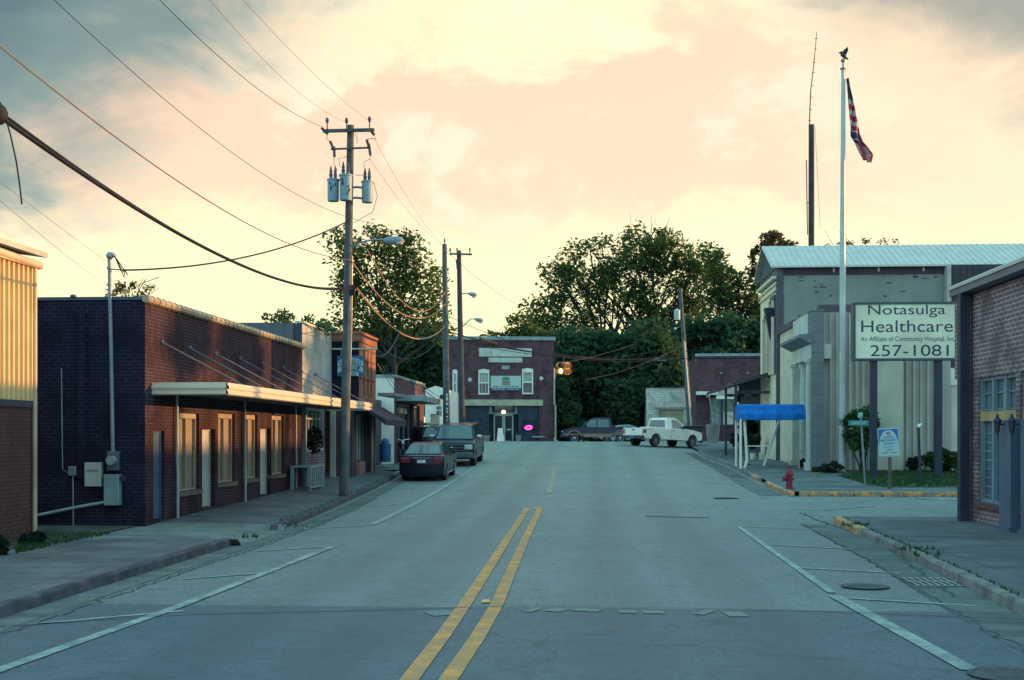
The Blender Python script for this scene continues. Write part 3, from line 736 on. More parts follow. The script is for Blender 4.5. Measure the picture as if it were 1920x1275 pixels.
# ---- brick shop with orange lit front, maroon awning ---------------------------
ve3 = v1+.02; u3 = onV(673, ve3); v3b = onU(704.5, u3); Z3 = zat(626, u3, ve3)
ob = thing('orange_lit_shop', 'small brick shop with orange lit upper front and maroon awning behind the utility pole', 'shop building', (u3, ve3, 0))
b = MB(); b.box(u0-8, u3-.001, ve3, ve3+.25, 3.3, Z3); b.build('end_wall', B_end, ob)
b = MB(); b.wall((u3, 0, 0), E2, E1, ve3, v3b, 3.3, Z3, [], .2); b.box(u0-3, u3-.002, v3b-.2, v3b, -.1, Z3-.01); b.build('street_wall', B_far, ob)
b = MB(); b.box(u0-8, u3-.3, ve3+.25, v3b-.2, 5.4, 5.5); b.box(u3-.24, u3-.01, ve3+.25, v3b-.2, 3.3, Z3-.02); b.build('roof', M_roofing, ob)
b = MB(); b.box(u3-2.4, u3+.10, ve3-.10, v3b+.05, Z3, Z3+.10); b.box(u3-2.4, u3+.05, ve3-.05, v3b+.02, Z3-.28, Z3-.02); b.build('cornice', B_far, ob)
b = MB()
for z in (4.25, 4.95, 5.35): b.box(u3-.01, u3+.035, ve3+.3, v3b-.2, z, z+.05)
for y in (ve3+.9, ve3+1.7, ve3+2.4): b.tube([(u3+.03, y, 3.6), (u3+.03, y, Z3-.4)], .02, 6)
b.build('sign_brackets', mat('rusty_iron', (.12, .06, .05), .7), ob)
b = MB(); b.box(u0-.1, u3-.25, ve3, ve3+.12, zl(u0, ve3)-.1, 3.3); b.build('maroon_panel', mat('maroon_paint', (.085, .045, .065), .7, streak=.3), ob)
zs_ = zl(u3, 47)
Oa = (ve3+.8, ve3+1.9, zs_+.55, 2.95); Oc = (ve3+2.2, ve3+3.0, zs_+.0, 2.95)
b = MB(); b.wall((u3-.25, 0, 0), E2, E1, ve3+.12, v3b-.2, zs_-.2, 3.3, [Oa, Oc], .15); b.build('shopfront', mat('dark_maroon_front', (.06, .04, .06), .6), ob)
b = MB(); b.box(u3-.38, u3-.35, *Oa[:2], *Oa[2:]); w_ = b.build('window', M_glass, ob); b = MB()
for y in (Oa[0]+.02, (Oa[0]+Oa[1])/2, Oa[1]-.02): b.box(u3-.35, u3-.31, y-.03, y+.03, *Oa[2:])
b.build('frame', M_pale, w_)
b = MB(); b.box(u3-.4, u3-.37, *Oc[:2], *Oc[2:]); b.build('door', M_navy, ob)
b = MB(); b.box(u3-.25, u3-.12, Oa[0]-.05, Oa[1]+.05, zs_-.1, Oa[2]-.06); b.build('planter_ledge', mat('pink_brick_ledge', (.28, .13, .12), .8), ob)
b = MB(); b.tube([(u3-.1, v3b-.3, zs_-.1), (u3-.1, v3b-.3, 3.2)], .06, 8); b.build('post', M_alu, ob)
ax0, ax1 = ve3+.1, 50.2; xo = -7.75
b = MB(); b.add([(u3, ax0, 3.28), (u3, ax1, 3.28), (xo, ax1, 2.72), (xo, ax0, 2.72), (u3, ax0, 3.24), (u3, ax1, 3.24), (xo, ax1, 2.50), (xo, ax0, 2.50)], [(0, 1, 2, 3), (4, 7, 6, 5), (3, 2, 6, 7), (0, 3, 7, 4), (1, 5, 6, 2)])
b.build('awning', mat('maroon_awning', (.045, .022, .04), .8, var=.25, streak=.3), ob)
b = MB(); b.box(u3, -8.05, 49.0, 52.3, 3.72, 3.84); b.build('flat_canopy', M_alu, ob)
for y in (49.4, 50.4, 51.4): b = MB(); b.tube([(u3+.02, y-.6, 5.0), (-8.1, y+.3, 3.86)], .014, 5); b.build('hanger_rod', M_rod, ob)
# dark store front in the recess between
b = MB(); b.box(u3-2.2, u3-.9, v3b, 55.1, .2, 3.7); b.build('passage_wall', M_navy, ob)
# hanging sign of the shop, on a bracket at the shop corner
vs_ = 44.9; x0, x1 = onV(632, vs_), onV(682, vs_); z0, z1 = zat(705.5, x0, vs_), zat(667, x0, vs_)
hs = thing('hanging_shop_sign', 'blue board with white arched bands and dark letters, hung partly behind the utility pole', 'sign', ((x0+x1)/2, vs_, z0))
b = MB(); b.box(x0, x1, vs_, vs_+.06, z0, z1); b.build('board', mat('blue_sign_paint', (.035, .11, .22), .5, var=.2), hs, bevel=.01)
b = MB(); cx = (x0+x1)/2; W_ = (x1-x0)/2; n = 12
def band(zc, th, sag, f=.96, d=.006):
    L_ = [(cx+W_*f*(2*i/n-1), zc-sag*((2*i/n-1)**2)) for i in range(n+1)]
    for (a, za), (c, zb_) in zip(L_, L_[1:]): b.quad((a, vs_-d, za), (c, vs_-d, zb_), (c, vs_-d, zb_+th), (a, vs_-d, za+th))
hh = z1-z0
band(z0+hh*.66, hh*.25, hh*.20); band(z0+hh*.36, hh*.24, hh*.20); band(z0+hh*.05, hh*.22, hh*.06, .62)
b.build('painted_bands', mat('pale_sign_paint', (.32, .48, .50), .5, var=.1), hs)
def arctext(s, zc, h, sag, span, par, m, y):
    k = len(s)
    for i, ch in enumerate(s):
        if ch == ' ': continue
        q = (2*(i+.5)/k-1)*span; sl = -2*sag*q
        A = Vector((1, 0, sl*1.0/W_)).normalized(); Z = E2.cross(A)*-1
        if Z.z < 0: Z = -Z
        text(ch, par, m, (cx+W_*q, y, zc-sag*q*q), A, Z, height=h, width=2*W_*span/k*.78, off=.012, bold=.02)
M_ink = mat('dark_lettering', (.02, .05, .08), .5)
arctext('NOTASULGA', z0+hh*.78, hh*.17, hh*.20, .88, hs, M_ink, vs_); arctext('HOMES-', z0+hh*.48, hh*.17, hh*.20, .72, hs, M_ink, vs_)
text('4 YOU', hs, M_ink, (cx, vs_, z0+hh*.16), E1, E3, height=hh*.16, width=W_*.9, off=.012, bold=.02)
b = MB(); b.tube([(u0, vs_+.03, z1+.25), (x1+.5, vs_+.03, z1+.25)], .035, 6)
for x in (x0+.15, x1-.1): b.tube([(x, vs_+.03, z1), (x, vs_+.03, z1+.25)], .012, 5)
b.build('bracket', M_pale, hs)
# ---- white end-walled shop ------------------------------------------------------
v4 = 55.0; u4 = onV(739, v4); Z4 = zat(703, u4, v4); v4b = onU(795, u4); zs_ = rz(55)
wh = thing('white_sided_shop', 'low shop with a plain white end wall, brown brick parapet and flat canopy', 'shop building', (u4, v4, 0))
b = MB(); b.box(u4-12, u4-.001, v4, v4+.25, zs_-.3, Z4-.10); b.build('end_wall', M_white, wh)
O1 = (v4+1.0, v4+5.6, zs_+.7, zs_+2.9); O2 = (v4+6.2, v4+8.2, zs_+.3, zs_+2.9)
b = MB(); b.wall((u4, 0, 0), E2, E1, v4, v4b, zs_-.3, Z4-.1, [O1, O2], .25); b.build('street_wall', B_hall, wh)
b = MB(); b.box(u4-12, u4+.06, v4-.05, v4b+.05, Z4-.1, Z4+.02); b.build('coping', M_boxg, wh)
for O in (O1, O2):
    b = MB(); b.box(u4-.24, u4-.21, *O[:2], *O[2:]); w_ = b.build('window', M_glass, wh); b = MB()
    for k in range(4): y = O[0]+(O[1]-O[0])*k/3; b.box(u4-.21, u4-.16, y-.04, y+.04, *O[2:])
    b.box(u4-.21, u4-.16, O[0], O[1], O[3]-.1, O[3]); b.build('frame', M_alu, w_)
    b = MB(); b.box(u4-.205, u4-.20, O[0]+.3, O[1]-.5, O[3]-.45, O[3]-.2); b.build('white_valance', M_white, w_)
uo = onV(793, v4+.5)
b = MB(); zc_ = zat(752, uo, v4+.5); zd = zat(741, uo, v4+.5); b.box(u4, uo, v4+.5, onU(828, uo), zc_, zd); b.build('canopy', M_boxg, wh, bevel=.02)
for k in range(3): y = v4+2+k*3.2; b = MB(); b.tube([(u4+.02, y-1, zd+.9), (uo-.05, y, zd)], .02, 5); b.build('hanger_rod', M_rod, wh)
# trash can
p = PD(722.5, 866, 52.5); zz = zg(p.x, p.y)+.12
p = PD(722.5, 866, 53.0); t = thing('trash_can', 'round blue trash can with domed lid against the white end wall', 'trash can', (p.x, p.y, p.z))
M_bin = mat('blue_bin_plastic', (.025, .10, .24), .5, var=.1); rr = 10.5/2300*53
b = MB(); b.lathe(p, [(rr*.95, 0), (rr, .02), (rr*1.0, .72)], 20); b.build('body', M_bin, t, smooth=40)
b = MB(); b.lathe(p, [(rr*1.1, .70), (rr*1.1, .77), (rr*.72, .78), (rr*.70, .88), (rr*.5, .98), (rr*.2, 1.02), (.01, 1.03)], 20); b.build('lid', M_bin, t, smooth=40)
# white shed behind
vS = 84; x0, x1 = onV(797, vS), onV(836, vS); zb_ = rz(vS)-.1
t = thing('white_shed', 'small white shed with tan roller door beyond the flat canopy', 'shed', ((x0+x1)/2, vS, zb_))
zt = zat(733, x0, vS); O = (onV(807, vS), onV(821.5, vS), zb_+.1, zat(776, x0, vS))
b = MB(); b.wall((0, vS, 0), E1, -E2, x0, x1, zb_, zt, [O], .2); b.box(x0, x0+.1, vS+.01, vS+9, zb_, zt); b.box(x1-.1, x1, vS+.01, vS+9, zb_, zt); b.prism([(x0, vS, zt), (x1, vS, zt), (x1, vS, zt+.1), ((x0+x1)/2, vS, zt+.35), (x0, vS, zt+.1)], (0, 9, 0)); b.build('wall', M_white, t)
b = MB(); b.box(O[0], O[1], vS+.15, vS+.2, O[2], O[3]); b.build('roller_door', mat('tan_door', (.36, .31, .22), .6), t)
# route marker
p = PD(826, 790, 60); D = 60; k_ = D/2300; cx, cy = p.x-3*k_, p.y; 
zt_ = PD(823, 762, D).z; zb2 = PD(823, 780, D).z; zgd = zg(cx, cy)+.1
t = thing('route_marker', 'small square route sign reading 81 with a plate above it, on a thin post', 'road sign', (cx, cy, zgd))
b = MB(); b.tube([(cx, cy+.03, zgd), (cx, cy+.03, zt_+.2)], .03, 6); b.build('post', M_pale, t)
w2 = 5.3*k_
b = MB(); zA = PD(823, 769, D).z; b.box(cx-w2, cx+w2, cy-.02, cy, zb2, zA); pl = b.build('sign_plate', mat('white_sign_face', (.5, .55, .52), .5), t)
text('81', pl, M_ink, (cx, cy-.02, (zb2+zA)/2), E1, E3, height=(zA-zb2)*.6, width=w2*1.3, bold=.02)
b = MB(); b.box(cx-w2, cx+w2, cy-.02, cy, zA+.03, zt_); b.build('upper_plate', M_alu, t)
def ribs(b, O, A, N, L_, z0, z1, pitch=.28, w=.10, d=.06):
    O, A, N = Vector(O), Vector(A), Vector(N); k = 0
    while k*pitch+w < L_:
        c = O+A*(k*pitch+w/2+.05)+N*(d/2); b.obox((c.x, c.y, (z0+z1)/2), A*(w/2), N*(d/2), E3*((z1-z0)/2)); k += 1
# ------------------------------------------------------------------ two storey hall at the crest
Dh = 95.0; pL = PD(840, 828, Dh+.6); al = R(7)+YAW*0
ang = YAW+R(6.0)          # facade turned a little toward the right
hall = thing('brick_hall', 'two storey maroon brick building with arched windows, white banner and pink neon sign', 'building', (pL.x, pL.y, rz(95)-.25), ang)
HM = MW[hall.name]; kx = 203/8.45
zb0 = rz(95)-.25
def ha(px): return (px-840)/kx
def hz(py): return EYE+(815-py)*Dh/2300-zb0
HW = ha(1040); HT = hz(629)
def hb(x0, x1, y0, y1, z0, z1, name, m, par=None, bev=0, lab=None):
    b = MB(); b.box(x0, x1, y0, y1, z0, z1); return b.build(name, m, par or hall, lab, local=True, bevel=bev)
Wn = [(ha(848.5), ha(857.5), hz(737), hz(693)), (ha(897), ha(917.5), hz(737), hz(692)), (ha(979.5), ha(1000.5), hz(736), hz(690))]
shopO = (ha(876), ha(1012), 0, hz(760)); sO2 = (ha(848), ha(869), 0, hz(760))
b = MB(); b.wall((0, 0, 0), E1, -E2, 0, HW, -.6, HT-.28, Wn+[shopO, sO2], .22)
b.box(HW-.25, HW, .001, 7, -.6, HT-.3); b.box(0, .25, .001, 7, -.6, HT-.3); b.box(.25, HW-.25, 6.7, 7, -.6, HT-.3); b.build('wall', B_hall, hall, local=True)
hb(.26, HW-.26, .3, 6.7, HT-.9, HT-.8, 'roof', M_roofing)
hb(-.08, HW+.1, -.1, .35, HT-.28, HT, 'cornice', mat('pale_blue_cornice', (.22, .32, .33), .6, var=.2, scale=2, streak=.4), bev=.03)
hb(HW-.05, HW+.12, .3, 7, HT-.34, HT-.12, 'side_gutter', M_pale)
def archwin(O, i):
    x0, x1, z0, z1 = O; m_ = (x0+x1)/2; hw = (x1-x0)/2
    b = MB(); t_ = .09
    b.box(x0, x0+t_, -.03, .1, z0, z1); b.box(x1-t_, x1, -.03, .1, z0, z1); b.box(x0, x1, -.06, .1, z0-.09, z0+.03); zm = z0+(z1-z0)*.45; b.box(x0+t_, x1-t_, .0, .09, zm-.05, zm+.05)
    n = 8; pts = [(m_+hw*math.cos(math.pi*k/n), z1-.16+.22*math.sin(math.pi*k/n)) for k in range(n+1)]
    b.prism([(x, -.035, z) for x, z in [(x1, z1-.28)]+pts+[(x0, z1-.28)]], (0, .1, 0))
    if i == 1 or i == 0:
        for q in (.33, .66): b.box(x0+(x1-x0)*q-.015, x0+(x1-x0)*q+.015, .04, .085, z0, z1-.2)
    w = b.build('window', M_white, hall, local=True)
    g = MB(); g.box(x0, x1, .1, .12, z0, zm); g.build('lower_pane', M_glass, w, local=True)
    g = MB(); g.box(x0, x1, .1, .12, zm, z1); g.build('upper_pane', M_curt, w, local=True)
for i, O in enumerate(Wn): archwin(O, i)
M_stone = mat('worn_plaster_sign', (.50, .55, .48), .8, var=.12, scale=3, streak=.25)
M_band = mat('yellowish_band', (.44, .45, .32), .8, var=.15, streak=.25)
hb(ha(898), ha(998), -.05, 0, hz(667), hz(651), 'stone_panel', M_stone); hb(ha(916), ha(980), -.05, 0, hz(678), hz(669), 'lower_stone_panel', M_stone); hb(ha(941), ha(956), -.04, 0, hz(691), hz(684.5), 'vent', M_boxg)
for px in (881, 1016):
    x, z = ha(px), hz(711 if px < 900 else 708); b = MB(); b.prism([(x-.2, -.05, z), (x, -.05, z-.2), (x+.2, -.05, z), (x, -.05, z+.2)], (0, .06, 0)); b.build('diamond_tile', M_stone, hall, local=True)
hb(ha(843), ha(1019), -.12, 0, hz(760), hz(748.5), 'fascia_band', M_band)
bn = hb(ha(920), ha(977.5), -.10, -.06, hz(727), hz(703.5), 'banner', mat('banner_cloth', (.42, .55, .52), .6, var=.05))
def hpt(x, y, z): return HM @ Vector((x, y, z))
HA = HM.to_3x3() @ E1
cx = (ha(920)+ha(977.5))/2
b = MB(); n = 10; pts = [(cx+.33*math.cos(math.pi*k/n), hz(712)+.30*math.sin(math.pi*k/n)) for k in range(n+1)]; b.prism([(x, -.112, z) for x, z in pts], (0, .01, 0)); b.build('green_emblem', mat('banner_green', (.05, .25, .14), .6), bn, local=True)
b = MB(); b.box(cx-.30, cx+.30, -.112, -.101, hz(717), hz(713.5)); b.box(cx-.34, cx+.34, -.112, -.101, hz(720.5), hz(718)); b.build('brown_emblem', mat('banner_brown', (.18, .16, .10), .6), bn, local=True)
M_bt = mat('banner_letters', (.03, .12, .14), .6)
text('SUBS, SALADS & MORE', bn, M_bt, hpt(cx, -.103, hz(724.2)), HA, E3, height=.13, width=2.05, bold=.02)
b = MB(); b.box(ha(921.5), ha(977), -.10, -.07, hz(731.5), hz(727.4)); lb = b.build('lower_banner', mat('dark_banner', (.03, .10, .13), .6), hall, local=True)
text('334-257-1090   334-257-1098', lb, mat('banner_white', (.4, .5, .55), .6), hpt(cx, -.102, hz(729.4)), HA, E3, height=.10, width=2.05, bold=.02)
# shop front
M_slat = mat('dark_blue_boards', (.035, .055, .085), .7, var=.3, scale=3)
def slats(x0, x1, z0, z1, y=.12):
    b = MB(); b.box(x0, x1, y+.03, y+.08, z0, z1); z = z0+.03
    while z < z1-.1: b.box(x0, x1, y, y+.028, z, z+.10); z += .155
    return b.build('boarding', M_slat, hall, local=True)
dz = hz(776)
slats(ha(876), ha(915), 0, shopO[3]); slats(ha(975), ha(1012), 0, shopO[3]); slats(ha(848), ha(869), .5, shopO[3])
hb(ha(915), ha(975), .9, .95, 0, shopO[3], 'recess_wall', M_navy)
hb(ha(915), ha(917), .1, .9, 0, shopO[3], 'recess_side', M_slat); hb(ha(973), ha(975), .1, .9, 0, shopO[3], 'recess_side', M_slat)
hb(ha(915), ha(975), .3, .42, dz, dz+.12, 'transom_bar', M_alu); hb(ha(928), ha(963), .38, .42, dz+.14, shopO[3], 'transom_window', M_glass)
for px in (921, 969): hb(ha(px-3), ha(px+3), .36, .42, dz+.12, shopO[3], 'side_transom', M_alu)
for a_, c_ in ((926.5, 945.3), (945.9, 964)):
    x0, x1 = ha(a_), ha(c_); b = MB(); t_ = .11
    for q in ((x0, x0+t_, .05, dz), (x1-t_, x1, .05, dz), (x0, x1, .05, .28), (x0, x1, dz-.12, dz)): b.box(q[0], q[1], .34, .40, q[2], q[3])
    d_ = b.build('glazed_door', mat('door_frame_grey', (.30, .36, .33), .5), hall, local=True); g = MB(); g.box(x0+t_, x1-t_, .36, .38, .28, dz-.12); g.build('pane', M_glass, d_, local=True)
    if a_ > 930: g = MB(); g.box(x0+.22, x1-.2, .345, .355, 1.12, 1.22); g.build('notice', M_pale, d_, local=True)
b = MB(); b.sphere((ha(945), .2, dz+.17), .17, .9); b.build('door_lamp', emis('lamp_glow', (1, .85, .55), 2.2, (.8, .8, .6)), hall, local=True, smooth=60)
hb(ha(981), ha(1005), .06, .1, hz(809), hz(787), 'neon_window', M_glass)
b = MB(); xc, zc_ = ha(992), hz(801.5); n = 20
for R_, r_2 in ((1, .035), (.55, .03)): b.tube([(xc+.28*R_*math.cos(2*math.pi*k/n), .03, zc_+.15*R_*math.sin(2*math.pi*k/n)+.02*math.cos(2*math.pi*k/n)) for k in range(n+1)], r_2, 6, cap=False)
b.build('neon_sign', emis('pink_neon', (1, .06, .38), 2.6), hall, local=True)
hb(ha(998), ha(1021), -.3, -.24, hz(820), hz(818), 'hand_rail', M_pale)
b = MB(); b.tube([(HW+.02, -.06, 6.0), (HW+.02, -.06, 3.2), (HW+.12, -.06, 3.0), (HW+.12, -.06, 0)], .07, 8); b.build('downpipe', M_pale, hall, local=True, smooth=50)
b = MB(); b.tube([(ha(1009), -.04, 5.2), (ha(1009), -.04, 0)], .03, 6); b.build('conduit', M_navy, hall, local=True)
# a-frame board and tubs in front
p = PD(938, 829, 92.5); zz = zg(p.x, p.y)
t = thing('sandwich_board', 'white folding sandwich board standing before the glazed doors of the brick hall', 'sandwich board', (p.x, p.y, zz), YAW)
for s, nm in ((1, 'back_panel'), (-1, 'front_panel')):
    b = MB(); b.add([(-.26, s*.30, 0), (.34, s*.30, 0), (.14, s*.02, .98), (-.34+.16, s*.02, .98), (-.26, s*.33, 0), (.34, s*.33, 0), (.14, s*.05, .98), (-.18, s*.05, .98)], [(0, 1, 2, 3), (4, 7, 6, 5), (0, 4, 5, 1), (2, 6, 7, 3), (0, 3, 7, 4), (1, 5, 6, 2)]); b.build(nm, M_white, t, local=True)
for px, lab in ((912, 'pale round tub planter left of the glazed hall doors'), (972, 'pale square tub planter right of the glazed hall doors')):
    p = PD(px, 829, 93.2); zz = zg(p.x, p.y)-.05
    t = thing('tub_planter', lab, 'planter', (p.x, p.y, zz), 0, 'tub planters before the brick hall')
    b = MB(); b.lathe(p*1.0-Vector((0, 0, p.z-zz)), [(.20, 0), (.30, .5), (.33, .52), (.28, .52), (.26, .45)], 16 if px < 930 else 4); b.build('tub', M_boxg, t)
    b = MB(); leafball(b, (p.x, p.y, zz+.55), .22, 90, .07, .6, px); b.build('foliage', M_grass, t)

# ------------------------------------------------------------------ garage and brick store at right
vG = 101; x0, x1 = onV(1213, vG), onV(1301, vG); zb_ = rz(100)-.4; zt = zat(729, x0, vG)
g_ = thing('block_garage', 'whitewashed concrete block garage with cream sectional door behind the white pickup', 'garage', ((x0+x1)/2, vG, zb_))
O = (onV(1235, vG), onV(1282, vG), zb_+.1, zat(768, x0, vG))
m, nt, bb_, L = newmat('whitewashed_block'); v, p = wallvec(nt); tt = nd(nt, 'ShaderNodeTexBrick'); L.new(v, tt.inputs['Vector'])
for k, x in (('Color1', (.80, .80, .66)), ('Color2', (.76, .78, .66)), ('Mortar', (.45, .48, .43))): tt.inputs[k].default_value = (*x, 1)
tt.inputs['Scale'].default_value = 1; tt.inputs['Brick Width'].default_value = .4; tt.inputs['Row Height'].default_value = .2; tt.inputs['Mortar Size'].default_value = .02
L.new(mixc(nt, ramp(nt, noise(nt, p, 1.6, 6, .7), .45, .62, 0, .75), tt.outputs[0], (.30, .38, .34)), bb_.inputs['Base Color']); bb_.inputs['Roughness'].default_value = .9; M_block = m
b = MB(); b.wall((0, vG, 0), E1, -E2, x0, x1, zb_, zt, [O], .3); b.box(x0, x0+.2, vG+.01, vG+9, zb_, zt); b.box(x1-.2, x1, vG+.01, vG+9, zb_, zt); b.box(x0+.2, x1-.2, vG+.3, vG+9, zt-.5, zt-.4); b.build('wall', M_block, g_)
b = MB()
zz = O[2]
while zz < O[3]-.05: b.box(O[0], O[1], vG+.2, vG+.24, zz, min(zz+.5, O[3])-.02); zz += .5
dr = b.build('sectional_door', mat('cream_door', (.44, .42, .27), .6, var=.1), g_)
b = MB(); xm = (O[0]+O[1])/2; zm = zat(790, xm, vG); b.box(xm-.32, xm+.0-.03, vG+.17, vG+.2, zm-.1, zm+.1); b.box(xm+.02, xm+.3, vG+.17, vG+.2, zm-.1, zm+.1); b.build('window', M_glass, dr)
b = MB(); b.box(O[0]-.35, O[1]+.3, vG-.12, vG, O[3]+.1, O[3]+.22); b.build('lintel', M_pale, g_)
b = MB(); b.box(x0-.05, x1+.02, vG-.05, vG+.2, zt, zt+.07); b.build('coping', M_pale, g_)
# brick store with porch
vB = 92; x0, x1 = onV(1305, vB), onV(1470, vB); zb_ = rz(90)-.25; zt = zat(668, x0, vB)
bs = thing('brick_store', 'two storey maroon brick store with pale shop windows and small porch', 'store building', ((x0+x1)/2, vB, zb_))
zc_ = zat(741, x0, vB)
Ow1 = (onV(1331, vB), onV(1352, vB), zat(797, x0, vB), zat(746, x0, vB)); Ow2 = (onV(1354.5, vB), onV(1377, vB), Ow1[2], Ow1[3]); Ow3 = (onV(1383, vB), onV(1410, vB), Ow1[2], Ow1[3])
b = MB(); b.wall((0, vB, 0), E1, -E2, x0, x1, zb_-.3, zt, [Ow1, Ow2, Ow3], .2); b.box(x0, x0+.2, vB+.01, vB+10, zb_, zt-.01); b.box(x0+.2, x1, vB+.2, vB+10, zt-.6, zt-.5); b.build('wall', B_hall, bs)
b = MB(); b.box(x0-.05, x1, vB-.06, vB+.2, zt, zt+.2); b.build('coping', M_boxg, bs)
for i, O in enumerate((Ow1, Ow2, Ow3)):
    b = MB(); b.box(O[0], O[1], vB+.12, vB+.15, O[2], O[3]); w_ = b.build('window', M_curt, bs); b = MB()
    for x in (O[0]+.04, O[1]-.04): b.box(x-.04, x+.04, vB+.06, vB+.12, O[2], O[3])
    b.build('frame', M_alu, w_)
    if i == 1:
        b = MB(); b.box(O[0]+.08, O[1]-.08, vB+.09, vB+.11, O[2]+.05, zat(772, x0, vB)); pp = b.build('poster', M_white, w_)
        b = MB(); n = 10; xm, zm = (O[0]+O[1])/2, zat(784, x0, vB); b.tube([(xm+.3*math.cos(math.pi*k/n), vB+.08, zm-.02+.18*math.sin(math.pi*k/n)) for k in range(n+1)], .02, 5); b.build('poster_print', M_alu, w_)
b = MB(); b.box(onV(1331, vB)-.1, x1, vB-.08, vB, zb_, zat(800, x0, vB)); b.build('knee_wall', B_store, bs)
b = MB(); b.box(x0, onV(1345, vB), vB-1.2, vB, zc_, zat(735, x0, vB)); b.build('flat_canopy', M_white, bs)
vq = vB-3.2; xa, xb = onV(1343, vq), onV(1425, vq)
b = MB(); zq = zat(745, xa, vq); b.add([(xa, vq, zq), (xb, vq, zq), (xb, vB, zq+1.0), (xa+1.2, vB, zq+1.0), (xa, vq, zq+.12), (xb, vq, zq+.12), (xb, vB, zq+1.12), (xa+1.2, vB, zq+1.12)], [(0, 1, 2, 3), (4, 7, 6, 5), (0, 4, 5, 1), (0, 3, 7, 4), (1, 5, 6, 2)]); b.build('porch_roof', mat('tan_porch_metal', (.26, .25, .22), .6), bs)
b = MB(); b.box(xa, xb, vq-.06, vq, zq-.12, zq+.1); b.build('porch_gutter', M_white, bs)
for px in (1382, 1424): b = MB(); x = onV(px, vq); b.lathe((x, vq+.1, zb_-.1), [(.16, 0), (.15, zq-zb_-.4), (.2, zq-zb_-.1)], 12); b.build('porch_column', M_white, bs, smooth=40)
for px in (1352, 1402): b = MB(); x = onV(px, vB); b.sphere((x, vB-.02, zat(700, x, vB)), .09); b.build('anchor_plate', M_boxg, bs)
# big tapered planter with a young sapling
D = 83; p = PD(1336.5, 832, D); r0, r1 = 10.5*D/2300, 13.5*D/2300; h = 36*D/2300; 
t = thing('tapered_planter', 'large grey tapered planter on the pavement holding a thin bare stem, beside the brick store', 'planter', p)
b = MB(); b.lathe(p, [(r0, 0), (r1*.98, h*.93), (r1*1.03, h*.93), (r1*1.03, h), (r1*.9, h), (r1*.88, h*.85), (.01, h*.85)], 18); b.build('tub', mat('grey_planter', (.19, .20, .18), .8, var=.25), t, smooth=40)
b = MB(); b.tube([p+Vector((0, 0, h*.8)), p+Vector((-.05, 0, h+.9)), p+Vector((-.25, 0, h+1.9))], .02, 5); leafball(b, p+Vector((-.3, 0, h+1.95)), .16, 30, .07); b.build('stem', M_pale, t)

# ------------------------------------------------------------------ cream two storey building
uw = 8.75; vw = onU(1458, uw); vwb = onU(1426, uw); ze = zat(500, uw, vw); zb_ = rz(60)-.2
cb = thing('cream_building', 'tall cream two storey building with a pale metal gable roof and dark hooded windows', 'building', (uw, vw, zb_))
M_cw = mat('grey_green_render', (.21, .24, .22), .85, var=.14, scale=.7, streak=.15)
M_cs = mat('cream_render', (.76, .70, .50), .8, var=.1, streak=.2)
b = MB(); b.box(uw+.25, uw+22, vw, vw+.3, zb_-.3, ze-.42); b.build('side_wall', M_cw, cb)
b = MB(); rr_ = random.Random(4)
for _ in range(26):
    px, py = rr_.choice(((1600+rr_.uniform(-90, 30), rr_.uniform(505, 570)), (rr_.uniform(1690, 1760), rr_.uniform(510, 525)), (rr_.uniform(1480, 1770), rr_.uniform(505, 600))))
    x = onV(px, vw); z = zat(py, x, vw); b.box(x, x+rr_.uniform(.1, .35), vw-.006, vw-.002, z, z+rr_.uniform(.03, .09))
b.build('peeling_stains', mat('exposed_masonry', (.07, .085, .09), .9), cb)['kind'] = 'stuff'
b = MB(); b.box(uw+.25, uw+22, vw-.03, vw, ze-.42, ze-.02); b.build('eave_board', mat('dark_eave', (.05, .045, .06), .8), cb)
b = MB()
for k in range(9): x = uw+2.6+k*2.1; b.box(x, x+.09, vw-.07, vw-.031, ze-.28, ze-.03)
b.build('brackets', M_pale, cb)
Wu = [(onU(1453, uw)-.1, onU(1448, uw), zat(700, uw, vw), zat(560, uw, vw)), (onU(1442, uw), onU(1436.5, uw), zat(703, uw, vw), zat(600, uw, onU(1439, uw)))]
b = MB(); b.wall((uw, 0, 0), E2, E1*-1, vw+.3, vwb, zb_-.3, ze-.42, Wu, -.2); b.build('street_wall', M_cs, cb)
b = MB(); b.box(uw-.04, uw+.28, vw-.04, vw+.32, zb_-.3, ze-.42); b.build('corner_board', mat('brown_grey_trim', (.085, .085, .10), .8), cb)
vr = (vw+vwb)/2+1.0; zr_ = zat(462, uw, onU(1443, uw)); vfar = vwb+1.0
b = MB(); b.add([(uw-.1, vw-.25, ze-.05), (uw-.1, vwb+.2, ze-.05), (uw-.1, (vw+vwb)/2, zr_)], [(0, 1, 2)]); b.box(uw-.02, uw+.3, vw, vwb, ze-.6, ze-.05); b.build('gable', mat('grey_siding', (.10, .125, .13), .75, var=.15), cb)
b = MB()
for k in range(9): z = ze+.05+k*(zr_-ze)/10; f = 1-(z-ze)/(zr_-ze); m_ = (vw+vwb)/2; b.box(uw-.13, uw-.10, m_-(m_-vw)*f, m_+(vwb-m_)*f, z, z+.03)
b.build('gable_siding_laps', mat('grey_siding_lap', (.14, .17, .17), .75), cb)
M_tin = mat('pale_metal_roof', (.52, .52, .45), .5, .0, var=.07, streak=.0, spec=.5)
m_ = (vw+vwb)/2; A_ = Vector((uw-.35, vw-.3, ze)); B_ = Vector((uw-.35, m_, zr_+.06)); C_ = Vector((uw-.35, vwb+.3, ze))
b = MB(); b.quad(A_, A_+E1*24, B_+E1*24, B_); b.quad(B_, B_+E1*24, C_+E1*24, C_); b.quad(A_-E3*.08, A_+E1*24-E3*.08, A_+E1*24, A_); b.quad(A_-E3*.08, A_, B_, B_-E3*.08); b.quad(B_-E3*.08, B_, C_, C_-E3*.08)
b.build('roof', M_tin, cb)
